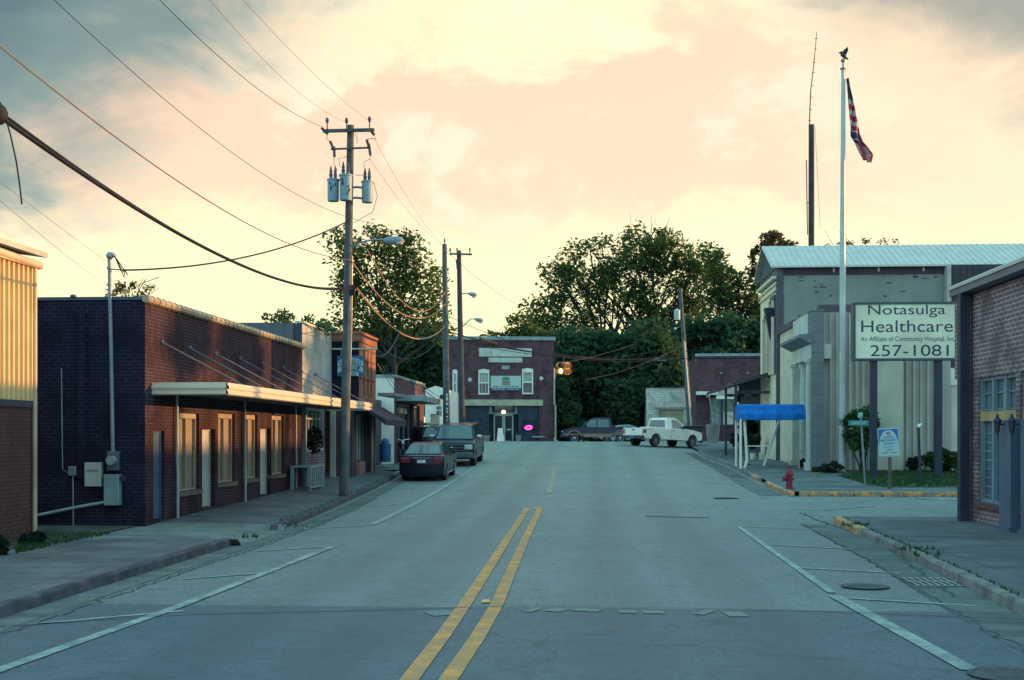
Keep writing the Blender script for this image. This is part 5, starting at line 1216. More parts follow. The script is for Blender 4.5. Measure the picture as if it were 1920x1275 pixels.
for px0, px1, y0, y1, dd, lab in ((616.5, 638.5, 338, 381, .30, 'rust blotched transformer'), (640, 664, 331, 381, .42, 'front transformer with dark drips'), (678, 699.5, 338, 380, .0, 'clean transformer')):
    c = P1((px0+px1)/2, y1, dd); r = (px1-px0)/2*s1; h = (y1-y0)*s1
    b = MB(); b.lathe(c, [(r*.9, 0), (r*.96, .04), (r*.97, h*.9), (r*1.08, h*.9), (r*1.08, h*.95), (r*.9, h*.97), (.02, h)], 20); tr = b.build('transformer', M_trans, mp, lab, smooth=35)
    b = MB()
    for k in (-.4, .35):
        q = c+RT*r*k+E3*h*.96; b.tube([q, q+E3*.1, q+E3*.12, q+E3*.2, q+E3*.22, q+E3*.32]+[q+E3*.4], [.05, .05, .06, .04, .05, .03, .015], 8)
    b.build('bushing', M_ins, tr)
    if lab[0] != 'c':
        b = MB(); q = random.Random(int(px0)); k0 = 1 if px0 > 630 else .45
        for k in range(5):
            a = -1.5+q.uniform(-.5, .7); z = h*(.75-.13*k*k0); w = r*q.uniform(.12, .3)
            cc = c+Vector((math.cos(a)*r*.99, math.sin(a)*r*.99, z)); tn = Vector((-math.sin(a), math.cos(a), 0)); no_ = Vector((math.cos(a), math.sin(a), 0))*.012
            b.add([cc+no_+tn*w+E3*w*.2, cc+no_+E3*w*1.6, cc+no_-tn*w*.7, cc+no_-E3*w*2.2], [(0, 1, 2, 3)])
        b.build('stain', mat('dark_stain', (.02, .025, .06), .6), tr)
b = MB()
for z in (352, 372): b.tube([P1(656, z, 0), P1(668, z-2, -.05), P1(680, z, 0)], .035, 8)
b.bar(P1(640, 360, .25), P1(660, 360, .05), .06); b.build('mounting_bracket', M_alu, mp)
for pts in (((616, 255), (614, 264), (620, 268)), ((628, 297), (628, 310), (634, 322)), ((640, 316), (636, 300), (648, 298), (655, 292)), ((703, 256), (707, 262), (690, 264)), ((695, 295), (697, 300), (684, 306), (684, 317)), ((667, 252), (671, 262), (671, 272)), ((668, 331), (685, 331)), ((702, 345), (709, 370), (700, 400), (664, 420)), ((652, 340), (648, 352), (655, 378))):
    b = MB(); b.tube([P1(*q, .2) for q in pts], .011, 4); b.build('jumper_wire', M_wood, mp)
# street lamp arm on main pole
la = thing('street_lamp', 'long cobra head street lamp on an arm fixed to the transformer pole', 'street lamp', P1(660, 463))
b = MB(); b.tube([P1(659, 465), P1(675, 456, .1), P1(700, 452, .25), P1(724, 452, .3)], .028, 8); b.build('arm', M_alu, la, smooth=60)
b = MB(); A_, B_ = P1(721, 454, .3), P1(759, 455, .4); n = 7; b.tube([A_+(B_-A_)*(i/n) for i in range(n+1)], [.05, .10, .12, .125, .13, .13, .11, .04], 12); b.build('lamp_head', mat('lamp_housing', (.17, .24, .28), .5), la, smooth=60)
b = MB(); c_ = P1(751, 460, .4); b.sphere(c_, .12, .5); b.build('lens', mat('pinkish_lens', (.45, .35, .28), .3), la, smooth=60)
# cable bracket on main pole
b = MB(); c_ = P1(662, 545, .1); b.obox(c_, RT*.06, FW*.05, E3*.16); b.tube([P1(664, 548, .1), P1(668, 575, .1)], .03, 6); b.build('cable_clamp', M_black, mp)
b = MB(); b.tube([P1(660.5, 480, -.0), P1(659, 620), P1(656, 720)], .02, 5); b.build('ground_rod', M_alu, mp)

D2 = 62.0; b2 = PD(838, 828, D2); T2 = PD(833.5, 458, D2); b2.z = zg(b2.x, b2.y)
p2 = thing('utility_pole', 'plain slim wooden utility pole left of the brick hall, with white vertical lettering strip', 'utility pole', b2, group='utility poles by the crossing')
b = MB(); b.tube([b2, T2], [.19, .12], 12); b.build('shaft', M_pole, p2, smooth=50)
b = MB(); c_ = T2; b.lathe(c_, [(.05, 0), (.02, .1), (.05, .12), (.03, .3)], 6); b.build('insulator', M_ins, p2)
b = MB(); rq = random.Random(2); x = 846
for y0, y1 in ((738, 742), (744, 751), (755, 759), (765, 768), (770, 774), (780, 783), (787, 789), (791, 797), (804, 806), (808, 812), (815, 818)):
    A_ = PD(836.5, y1, D2-.3); B_ = PD(839.5, y0, D2-.3); b.box(A_.x, B_.x, A_.y, A_.y+.03, A_.z, B_.z)
b.build('lettering_strip', M_white, p2)
b = MB(); c_ = PD(828, 744, D2); b.obox(c_, RT*.09, FW*.06, E3*.1); b.build('meter_box', M_navy, p2)
D3 = 70.0; b3 = PD(867, 828, D3); T3 = PD(860.5, 470, D3); b3.z = zg(b3.x, b3.y)-.1
p3 = thing('utility_pole', 'leaning wooden utility pole with a short cross arm, in front of the brick hall', 'utility pole', b3, group='utility poles by the crossing')
b = MB(); b.tube([b3, T3], [.20, .13], 12); b.build('shaft', mat('dark_pole_wood', (.045, .05, .065), .9), p3, smooth=50)
b = MB(); b.bar(PD(843, 476, D3-.2), PD(885, 477, D3-.2), .1); b.build('cross_arm', M_pole, p3)
for x in (844, 857, 881): b = MB(); b.lathe(PD(x, 476, D3-.2), [(.03, 0), (.03, .15), (.06, .17), (.04, .25), (.06, .28), (.02, .36)], 6); b.build('insulator', M_ins, p3)
b = MB(); b.tube([PD(857, 487, D3), PD(859, 505, D3)], .09, 8); b.build('fuse_cutout', M_ins, p3)
for (xa, ya, xb, yb), lab in (((866, 551, 893, 553), 'upper small street lamp on the pole before the brick hall'), ((868, 612, 905, 601), 'lower small street lamp on a curved arm above the brick hall')):
    l = thing('street_lamp', lab, 'street lamp', PD(xa, ya, D3), group='street lamps before the brick hall')
    b = MB(); q = [PD(xa, ya, D3), PD((xa+xb)/2-4, yb-3, D3-.2), PD(xb-14, yb-3, D3-.3)]; b.tube(q, .03, 6); b.build('arm', M_alu, l)
    b = MB(); A_, B_ = PD(xb-16, yb-3, D3-.3), PD(xb+1, yb+1, D3-.4); b.tube([A_, A_+(B_-A_)*.4, A_+(B_-A_)*.85, B_], [.04, .12, .13, .03], 10); b.build('lamp_head', mat('lamp_housing', (.1, .1, .1)), l, smooth=60)
    b = MB(); b.sphere(A_+(B_-A_)*.7-E3*.1, .12, .6); b.build('lens', MATS['pinkish_lens'], l, smooth=60)
D4 = 86.0; b4 = PD(1297, 826, D4); T4 = PD(1275, 540, D4); b4.z = zg(b4.x, b4.y)-.3
p4 = thing('leaning_utility_pole', 'leaning utility pole with a pale transformer, beside the whitewashed garage', 'utility pole', b4)
b = MB(); b.tube([b4, T4], [.22, .13], 12); b.build('shaft', M_pole, p4, smooth=50)
b = MB(); b.tube([PD(1283, 640, D4-.3), PD(1296, 800, D4-.3)], .06, 6); b.build('cable_guard', M_pale, p4)
b = MB(); c_ = PD(1269.5, 600, D4-.2); b.lathe(c_, [(.20, 0), (.22, .05), (.22, .65), (.25, .67), (.05, .78)], 12); b.build('transformer', mat('pale_transformer', (.40, .5, .46), .5), p4, smooth=40)
b = MB(); c_ = PD(1266, 616, D4-.2); b.sphere(c_, .1); b.tube([c_, PD(1276, 612, D4)], .02, 5); b.build('arrester', M_pale, p4)
# ------------------------------------------------------------------ wires
def wire(b, A, B, sag=None, through=None, r=.012, n=28, seg=5):
    A, B = Vector(A), Vector(B)
    if through:
        best = None
        for i in range(1, 400):
            t = i/400; P = A+(B-A)*t; d = P-Vector((0, 0, EYE)); D = d.dot(FW)
            px = 960+F*d.dot(RT)/D
            if best is None or abs(px-through[0]) < best[0]: best = (abs(px-through[0]), t, P, D)
        _, t, P, D = best; want = EYE+(HZ-through[1])/F*D; sag = (P.z-want)/(4*t*(1-t))
    b.tube([A+(B-A)*(i/n)-E3*(4*sag*(i/n)*(1-i/n)) for i in range(n+1)], r, seg, cap=False)
M_w = mat('cable_black', (.02, .025, .035), .95, spec=.05); M_wl = mat('copper_grey_wire', (.17, .13, .11), .8, var=.1, spec=.1); M_dull = mat('dull_grey_wire', (.10, .12, .12), .9, spec=.05); M_thick = mat('wrapped_cable', (.34, .20, .13), .5)
wl = [0]
def wobj(m, label, *ws, name='overhead_wire', cat='wire', group=None):
    b = MB()
    for w in ws: wire(b, *w[:2], **w[2])
    return tag(b.build(name, m, smooth=60), label, cat, group)
DL = 13.5
A0 = PD(-40, 190, DL)
wobj(M_w, 'thick bundled black cable sagging from the upper left edge to the transformer pole', (A0, P1(662, 541, .05), dict(through=(300, 418), r=.030, n=40)), (A0+E3*.06, P1(662, 539, .05)+E3*.03, dict(through=(300, 416), r=.018, n=40)), name='bundled_cable', cat='cable')
t = thing('cable_spool_end', 'dark round cable fitting cut by the left edge, with a short dangling wire', 'cable fitting', PD(2, 212, DL))
b = MB(); b.sphere(PD(-4, 214, DL), .11, 1.1); b.build('fitting', M_black, t, smooth=60)
b = MB(); b.tube([PD(6, 205, DL), PD(20, 255, DL), PD(30, 300, DL), PD(36, 340, DL), PD(41, 383, DL)], .009, 5); b.tube([PD(0, 192, DL), PD(8, 225, DL)], .012, 5); b.build('dangling_wire', M_w, t)
wobj(M_wl, 'single copper coloured wire crossing from the upper left edge to the transformer pole', (PD(-60, 38, 14), P1(657, 488, .1), dict(through=(400, 383), r=.011, n=40)))
wobj(M_w, 'thin wire leaving the top edge above the brick shop, longest of the upper span', (PD(60, -40, 17), P1(700, 420, .1), dict(through=(330, 205), r=.006)))
wobj(M_w, 'thin power line reaching the left end of the cross arm', (PD(270, -30, 20), P1(607, 241, .2), dict(through=(450, 140), r=.007)))
wobj(M_wl, 'faint thin power line reaching the middle insulator of the transformer pole', (PD(370, -28, 20), P1(651, 232, .2), dict(through=(510, 128), r=.0045)))
wobj(M_wl, 'faint thin power line reaching the right insulator of the transformer pole', (PD(420, -40, 20), P1(694, 230, .2), dict(through=(560, 110), r=.0045)))
wobj(M_wl, 'upper of two faint wires low at the left edge above the metal building', (PD(-30, 318, 18), PD(420, 620, 60), dict(sag=.3, r=.004)))
wobj(M_wl, 'lower of two faint wires low at the left edge above the metal building', (PD(-30, 350, 18), PD(300, 590, 60), dict(sag=.3, r=.004)))
wobj(M_w, 'twisted service wire from the shop mast to the transformer pole', (MAST+Vector((.3, -.05, -.3)), P1(655, 415, .1), dict(through=(450, 484), r=.020)), name='service_wire')
b = MB(); m0 = MAST+Vector((.12, -.04, .02)); e_ = MAST+Vector((.36, -.05, -.3))
for dz_, dx_ in ((-.48, .22), (-.42, .30), (-.36, .2)): b.tube([m0, m0+Vector((dx_*.6, 0, dz_*.6)), m0+Vector((dx_, 0, dz_)), e_], .011, 5)
b.tube([MAST+Vector((0, 0, -.27)), e_], .012, 5); tag(b.build('drip_loop', M_w), 'loose looping service wires at the head of the shop mast', 'wire')
P2 = lambda x, y: PD(x, y, D2); 
wobj(M_thick, 'thick light catching cable sagging between the transformer pole and the slim pole', (P1(669, 540, .1), PD(834, 612, D2-.2), dict(through=(768, 632), r=.030, n=36)), name='sagging_cable', cat='cable')
wobj(M_thick, 'second light catching cable sagging higher between the same poles', (P1(661, 492, .1), PD(835, 570, D2-.2), dict(through=(785, 597), r=.022, n=36)), name='sagging_cable', cat='cable')
wobj(M_thick, 'uppermost short sagging cable in front of the left tree', (P1(690, 470, .1), PD(834, 548, D2-.2), dict(through=(780, 582), r=.018, n=36)), name='sagging_cable', cat='cable')
wobj(M_wl, 'thin looping wires from the lit shop roof up to the transformer pole', (PD(690, 655, 50), PD(748, 625, 56), dict(sag=.6, r=.018)), (P1(660, 585, .1), PD(570, 640, 45), dict(sag=.1, r=.010)), (P1(660, 603, .1), PD(470, 622, 45), dict(sag=.25, r=.010)))
wobj(M_w, 'heavy wires spanning from the slim pole across the street to the leaning pole', (PD(836, 620, D2), PD(1281, 662, D4), dict(through=(1050, 668), r=.03)), (PD(863, 636, D3), PD(1283, 672, D4), dict(through=(1100, 671), r=.045)), (PD(836, 590, D2), PD(1281, 640, D4), dict(sag=1.6, r=.015)), (PD(1281, 658, D4), PD(1440, 655, 80), dict(sag=.05, r=.03)), (PD(1283, 672, D4), PD(1440, 671, 80), dict(sag=.02, r=.04)), (PD(1281, 625, D4), PD(1440, 625, 80), dict(sag=.2, r=.012)))
wobj(M_w, 'faint upper wires fanning from the transformer pole toward the crossing', (P1(703, 262, .2), PD(848, 474, D3), dict(sag=.5, r=.005)), (P1(694, 300, .2), PD(857, 474, D3), dict(sag=.5, r=.005)), (PD(836, 470, D2), PD(1275, 560, D4), dict(sag=3.0, r=.010)))
wobj(M_dull, 'pale thin wires running off right of the leaning pole in front of the trees', (PD(1058, 680, 66), PD(1190, 645, D4), dict(sag=.1, r=.009)), (PD(1283, 645, D4), PD(1100, 712, 70), dict(sag=.3, r=.008)), (PD(720, 655, D2), PD(836, 620, D2), dict(sag=.9, r=.014)))
b = MB(); c_ = PD(915, 640, 80); b.tube([PD(900, 636, D3+1), PD(932, 645, D3+2)], .10, 8); tag(b.build('splice_case', M_black, smooth=50), 'black cylindrical splice case on the wire above the brick hall', 'cable splice')
b = MB(); b.bar(PD(1227, 674, D4), PD(1249, 675, D4), .14); tag(b.build('wire_tag', M_alu), 'small pale tag hanging on the wires left of the leaning pole', 'wire tag')
# ------------------------------------------------------------------ hanging beacon
Dt = 66.0; c0 = PD(1057, 691, Dt)
t = thing('hanging_beacon', 'four sided orange warning beacon hanging over the street, its lower lens lit', 'traffic light', c0)
M_or = mat('orange_housing', (.62, .22, .06), .5, var=.15); M_dk = mat('dark_visor', (.05, .03, .03), .6)
k = Dt/2300
b = MB(); ya = YAW+R(-28); ax = Vector((math.cos(ya), math.sin(ya), 0)); ay = Vector((-ax.y, ax.x, 0))
b.obox(c0, ax*.25, ay*.25, E3*.33); b.build('housing', M_or, t, bevel=.03)
for d_, sd in ((-ay, ax), (ax, ay), (-ax, ay), (ay, ax)):
    for dz_, lit in ((.16, 0), (-.15, 1)):
        cc = c0+d_*.25+E3*dz_; b = MB(); n = 14
        b.tube([cc, cc+d_*.17], .135, n, cap=False); v_ = b.build('visor', M_or if d_ != -ay else M_dk, t, smooth=40)
        b = MB(); b.tube([cc+d_*.01, cc+d_*.03], .115, n)
        front = (d_ == -ay)
        b.build('lens', emis('lit_amber', (1, .38, .06), 40) if (lit and front) else mat('unlit_lens', (.12, .03, .02), .3), t)
b = MB(); b.tube([c0+E3*.3, c0+E3*.62], .03, 8); b.lathe(c0+E3*.3, [(.14, 0), (.06, .08)], 10); b.build('hanger', M_dk, t)
wobj(M_w, 'span wire carrying the hanging beacon across the street', (PD(865, 640, D3), c0+E3*.6, dict(sag=.12, r=.016)), (c0+E3*.6, PD(1282, 668, D4), dict(sag=.3, r=.016)), name='span_wire')
# ------------------------------------------------------------------ vehicles
M_tyre = mat('tyre', (.012, .014, .02), .85); M_rim = mat('alloy', (.30, .33, .35), .35, .6, var=.1); M_chrome = mat('chrome', (.6, .62, .62), .15, .9, var=.05)
M_cglass = mat('car_glass', (.055, .095, .09), .05, var=.2, spec=1.0); M_plate = mat('licence_plate', (.5, .6, .65), .5)
M_tail = mat('tail_lamp_red', (.20, .01, .02), .2, spec=.8); M_head = mat('head_lamp', (.45, .55, .55), .1, spec=1)
def paint(name, c, coat=.7): return mat(name, c, .3, 0, var=.05, coat=coat*.25, spec=.2)
def arcpts(cx, r, zc, z0, n=9, rev=False):
    # wheel arch cut, from rear to front
    a0 = math.asin(max(-1, min(1, (z0-zc)/r)))
    A = [math.pi-a0-(math.pi-2*a0)*i/n for i in range(n+1)]
    P = [(cx+r*math.cos(a), zc+r*math.sin(a)) for a in A]
    return P[::-1] if rev else P
def body(outline, hw, name, m, par, inset=.10, drop=.05, ztuck=.5):
    # side outline (x,z) lofted across the width with rounded shoulders
    x0 = min(p[0] for p in outline); x1 = max(p[0] for p in outline); zt = max(p[1] for p in outline); xm = (x0+x1)/2
    lay = [(-hw, inset, drop), (-hw+.03, inset*.55, drop*.5), (-hw+.14, inset*.2, .01), (-hw*.4, 0, 0), (hw*.4, 0, 0), (hw-.14, inset*.2, .01), (hw-.03, inset*.55, drop*.5), (hw, inset, drop)]
    b = MB(); n = len(outline)
    for y, ins, dr in lay:
        for x, z in outline:
            ex = max(0, (abs(x-xm)-(x1-x0)/2+.35)/.35)
            X = x-ins*ex*(1 if x > xm else -1); Z = z-(dr if z > zt*.62 else 0)
            yy = y if z > ztuck-.1 or abs(y) < hw-.1 else y*(1-.03)
            b.v.append(Vector((X, yy, Z)))
    for j in range(len(lay)-1):
        for i in range(n): b.f.append((j*n+i, j*n+(i+1) % n, (j+1)*n+(i+1) % n, (j+1)*n+i)); b.m.append(0)
    b.f.append(tuple(range(n))[::-1]); b.f.append(tuple((len(lay)-1)*n+i for i in range(n))); b.m += [0, 0]
    return b.build(name, m, par, local=True, smooth=30, bevel=.045)
def cabin(pts, hw0, hw1, zb, zt, name, m, par):
    # pts: outline (x,z); half width narrows with height
    W_ = lambda z: hw0+(hw1-hw0)*(z-zb)/(zt-zb)
    b = MB(); n = len(pts)
    for s in (-1, 1):
        for x, z in pts: b.v.append(Vector((x, s*W_(z), z)))
    b.f = [tuple(range(n))[::-1], tuple(range(n, 2*n))]+[(i, (i+1) % n, n+(i+1) % n, n+i) for i in range(n)]; b.m = [0]*len(b.f)
    o = b.build(name, m, par, local=True, bevel=.035); return o, W_
def sideglass(polys, W_, par, name='side_window'):
    for s in (-1, 1):
        for P in polys:
            b = MB(); n = len(P); v = [Vector((x, s*(W_(z)+.006), z)) for x, z in P]; b.prism(v, (0, s*.006, 0)); b.build(name, M_cglass, par, local=True)
def crossglass(a, c, ha_, hc, d, par, name):
    # quad between (x,z) a (bottom) and c (top), half widths ha_, hc, pushed out by d along x
    b = MB(); A0, A1, C0, C1 = Vector((a[0], -ha_, a[1])), Vector((a[0], ha_, a[1])), Vector((c[0], -hc, c[1])), Vector((c[0], hc, c[1]))
    nrm = (A1-A0).cross(C0-A0).normalized(); nrm = nrm if nrm.x*d > 0 else -nrm
    b.prism([A0+nrm*.006, A1+nrm*.006, C1+nrm*.006, C0+nrm*.006], nrm*.008); return b.build(name, M_cglass, par, local=True)
def wheel(x, y, r, par, w=.22, spokes=5, rim=None):
    s = 1 if y > 0 else -1; wh = bpy.data.objects.new('wheel', None); COL.objects.link(wh); wh.parent = par; wh.location = (x, y, r); MW[wh.name] = MW[par.name]
    b = MB(); b.tube([(0, -s*w/2, 0), (0, -s*w/2, 0), (0, s*(w/2-.03), 0), (0, s*w/2, 0), (0, s*w/2, 0)], [r*.6, r*.97, r, r*.93, r*.66], 24); b.build('tyre', M_tyre, wh, local=True, smooth=30)
    b = MB(); b.tube([(0, s*(w/2-.05), 0), (0, s*(w/2-.04), 0)], r*.64, 20)
    for k in range(spokes):
        a = 2*math.pi*k/spokes+.3; d = Vector((math.cos(a), 0, math.sin(a))); b.bar(d*r*.1+Vector((0, s*(w/2-.01), 0)), d*r*.62+Vector((0, s*(w/2-.02), 0)), .07*r/.33, .03, (0, 1, 0))
    b.tube([(0, s*(w/2-.04), 0), (0, s*(w/2+.01), 0)], [r*.18, r*.12], 12); 
    n = 20
    for k in range(n):
        a0, a1 = 2*math.pi*k/n, 2*math.pi*(k+1)/n; q = lambda a, R_, yy: (R_*math.cos(a), yy, R_*math.sin(a)); b.quad(q(a0, r*.62, s*w/2), q(a1, r*.62, s*w/2), q(a1, r*.68, s*(w/2+.004)), q(a0, r*.68, s*(w/2+.004)))
    b.build('rim', rim or M_rim, wh, local=True)
    return wh
def lbox(par, name, m, x0, x1, y0, y1, z0, z1, bev=.012, lab=None):
    b = MB(); b.box(x0, x1, y0, y1, z0, z1); return b.build(name, m, par, lab, local=True, bevel=bev)
def vehicle(name, label, cat, loc, heading, pitch=0, roll=0, group=None):
    # local +x forward; heading = world angle of +x
    t = thing(name, label, cat, loc, group=group, rot=(roll, -pitch, heading)); return t
# ---- black sedan
hd = R(90)
vr_, vf_ = 47.3, 50.0
x0 = -6.5
sl = math.atan2(zg(x0, 51.5)-zg(x0, 47.8), 3.7)
s = vehicle('sedan', 'glossy black four door sedan parked at the left kerb, tail toward the street', 'car', (x0, 48.0, (zg(x0, 49.7)+zg(x0, 46.3))/2+.0), hd, pitch=sl, group='cars parked along the left kerb')
Mb = paint('black_car_paint', (.006, .008, .020), .9)
L_ = 2.22; ra = .36
out = [(-L_, .42), (-L_+.02, .25), (-1.68, .20)]+arcpts(-1.32, ra, .31, .20)+[(.95, .18)]+arcpts(1.32, ra, .31, .20)+[(1.68, .2), (L_-.03, .24), (L_, .45), (L_-.02, .62), (L_-.25, .74), (1.55, .86), (.98, .93), (-1.5, .98), (-2.0, 1.0), (-2.16, .97), (-L_, .82), (-L_+.02, .6)]
body(out, .855, 'body', Mb, s)
cb_, W_ = cabin([(1.05, .92), (.28, 1.36), (-.1, 1.42), (-.75, 1.40), (-1.12, 1.33), (-1.82, .98)], .80, .56, .92, 1.42, 'cabin', Mb, s)
crossglass((1.00, .965), (.30, 1.345), .70, .54, 1, cb_, 'windscreen'); crossglass((-1.76, 1.02), (-1.16, 1.315), .68, .56, -1, cb_, 'rear_window')
sideglass([[(.88, .98), (.22, 1.33), (-.25, 1.37), (-.25, .99)], [(-.32, .99), (-.32, 1.37), (-.72, 1.36), (-1.05, 1.28), (-1.45, 1.01)]], W_, cb_)
for x in (-1.32, 1.32):
    for y in (-.74, .74): wheel(x, y, .315, s)
for y in (-1, 1): lbox(s, 'tail_lamp', M_tail, -2.225, -1.98, y*.45, y*.80, .70, .90, .03); lbox(s, 'head_lamp', M_head, 1.95, 2.19, y*.45, y*.78, .58, .72, .02)
lbox(s, 'licence_plate', M_plate, -2.235, -2.215, -.16, .16, .70, .82, .004); lbox(s, 'chrome_strip', M_chrome, -2.24, -2.20, -.33, .33, .875, .90, .005)
b = MB(); 
for y in (-1, 1): b.box(-1.0, 1.0, y*.845, y*.87, .26, .30)
b.build('sill_trim', M_chrome, s, local=True)
for y in (-1, 1): lbox(s, 'door_mirror', Mb, .62, .78, y*.80, y*.98, .93, 1.05, .03)
for y in (-1, 1):
    for x in (.0, -.95): lbox(s, 'door_handle', M_chrome, x-.18, x-.02, y*.85, y*.885, .80, .83, .006)
b = MB()
for y in (-1, 1):
    for x in (.95, -.28, -1.2): b.box(x-.005, x+.005, y*.852, y*.859, .3, .9)
b.build('door_seams', M_black, s, local=True)
lbox(s, 'lower_bumper', M_tyre, -2.18, -1.9, -.62, .62, .2, .27, .01)
# ---- dark full size suv, nose to camera
x0 = -6.38; yc = 57.2
sl = math.atan2(zg(x0, 60)-zg(x0, 56), 4)
s = vehicle('suv', 'dark full size SUV with chrome grille, parked behind the black sedan facing down the street', 'car', (x0, yc, (zg(x0, 58.8)+zg(x0, 55.6))/2), R(-90), pitch=-sl, group='cars parked along the left kerb')
Ms = paint('dark_grey_paint', (.010, .013, .026), .8)
L_ = 2.6; ra = .43
out = [(-L_, .5), (-L_+.03, .35), (-2.1, .30)]+arcpts(-1.55, ra, .40, .30)+[(1.1, .30)]+arcpts(1.6, ra, .40, .30)+[(2.1, .32), (L_-.03, .36), (L_, .6), (L_-.02, .95), (L_-.12, 1.08), (1.5, 1.2), (-L_+.03, 1.18)]
body(out, .99, 'body', Ms, s, inset=.12)
cb_, W_ = cabin([(1.55, 1.15), (.78, 1.80), (.45, 1.86), (-2.2, 1.86), (-2.45, 1.75), (-2.58, 1.15)], .93, .74, 1.15, 1.86, 'cabin', Ms, s)
crossglass((1.5, 1.21), (.82, 1.78), .84, .70, 1, cb_, 'windscreen'); crossglass((-2.57, 1.22), (-2.46, 1.70), .8, .7, -1, cb_, 'rear_window')
sideglass([[(1.3, 1.22), (.76, 1.74), (.2, 1.78), (.2, 1.22)], [(.1, 1.22), (.1, 1.78), (-.85, 1.78), (-.85, 1.22)], [(-.95, 1.22), (-.95, 1.78), (-2.2, 1.76), (-2.35, 1.22)]], W_, cb_)
for x in (-1.55, 1.6):
    for y in (-.86, .86): wheel(x, y, .39, s, .26)
gr = lbox(s, 'grille', M_black, L_-.05, L_+.0, -.52, .52, .72, 1.0, .02)
b = MB()
for z in (.735, .86, .985): b.box(L_+.002, L_+.02, -.54, .54, z-.015, z+.015)
b.sphere((L_+.02, 0, .86), .07, .7); b.build('chrome_bars', M_chrome, gr, local=True)
for y in (-1, 1): lbox(s, 'head_lamp', M_head, L_-.2, L_-.01, y*.57, y*.92, .78, .99, .02); lbox(s, 'fog_lamp', M_head, L_, L_+.03, y*.55, y*.75, .45, .53, .01)
lbox(s, 'front_bumper', mat('bumper_grey', (.10, .13, .16), .3, .3), L_-.15, L_+.08, -.96, .96, .40, .64, .04)
lbox(s, 'bumper_strip', M_chrome, L_+.06, L_+.09, -.9, .9, .60, .64, .006); lbox(s, 'licence_plate', M_plate, L_+.085, L_+.10, -.16, .16, .46, .58, .003)
for y in (-1, 1): lbox(s, 'door_mirror', M_chrome, .95, 1.12, y*.98, y*1.22, 1.2, 1.38, .05)
b = MB(); 
for y in (-.62, .62): b.tube([(.3, y, 1.9), (-2, y, 1.9)], .02, 6)
b.build('roof_rails', M_tyre, s, local=True)
# ---- dark car mostly hidden behind sedan
s = vehicle('parked_wagon', 'dark boxy wagon half hidden behind the black sedan, under the flat canopy', 'car', (-8.05, 60.5, zg(-8, 60)+.02), R(-70), group='cars parked along the left kerb')
Md = paint('dark_maroon_paint', (.02, .018, .035), .6); L_ = 2.1; ra = .40
out = [(-L_, .5), (-L_+.03, .3), (-1.7, .28)]+arcpts(-1.25, ra, .37, .28)+[(1, .28)]+arcpts(1.25, ra, .37, .28)+[(1.7, .3), (L_, .34), (L_, .6), (L_-.02, .95), (1.1, 1.08), (-L_+.03, 1.08)]
body(out, .86, 'body', Md, s); cb_, W_ = cabin([(1.1, 1.04), (.7, 1.62), (-1.9, 1.66), (-2.06, 1.04)], .8, .68, 1.04, 1.66, 'cabin', Md, s)
crossglass((1.09, 1.1), (.74, 1.58), .7, .62, 1, cb_, 'windscreen'); sideglass([[(.9, 1.1), (.62, 1.56), (-.4, 1.58), (-.4, 1.1)], [(-.5, 1.1), (-.5, 1.58), (-1.75, 1.58), (-1.85, 1.1)]], W_, cb_)
for x in (-1.25, 1.25):
    for y in (-.74, .74): wheel(x, y, .36, s)
for y in (-1, 1): lbox(s, 'head_lamp', M_head, L_-.02, L_+.01, y*.5, y*.75, .7, .85, .01)
lbox(s, 'roof_box', M_pale, -.6, .1, -.35, .35, 1.68, 1.82, .06)
# ---- motorbike beside it
p = PD(753, 856, 57.0); t = vehicle('motorcycle', 'dark motorcycle standing at the shop window left of the half hidden wagon', 'motorcycle', (p.x, p.y, zg(p.x, p.y)+.10), R(-75))
for x in (-.65, .65):
    b = MB(); n = 20; b.tube([(x+.27*math.cos(2*math.pi*k/n), 0, .32+.27*math.sin(2*math.pi*k/n)) for k in range(n+1)], .05, 6, cap=False); b.build('wheel', M_tyre, t, local=True)
b = MB(); b.tube([(.62, 0, .32), (.42, 0, .95)], .03, 6); b.tube([(-.65, 0, .32), (-.1, 0, .38), (.2, 0, .3), (.42, 0, .85)], .04, 6); b.build('frame', M_alu, t, local=True)
b = MB(); b.sphere((.12, 0, .8), .2, .7); b.build('tank', Md, t, local=True, smooth=60); lbox(t, 'seat', M_tyre, -.65, -.05, -.12, .12, .72, .82, .04); lbox(t, 'engine', M_alu, -.12, .25, -.13, .13, .3, .6, .04)
b = MB(); b.tube([(.35, -.33, 1.08), (.42, 0, 1.0), (.35, .33, 1.08)], .018, 6); b.build('handlebar', M_chrome, t, local=True); b = MB(); b.sphere((.5, 0, .9), .09); b.build('head_lamp', M_head, t, local=True, smooth=60)
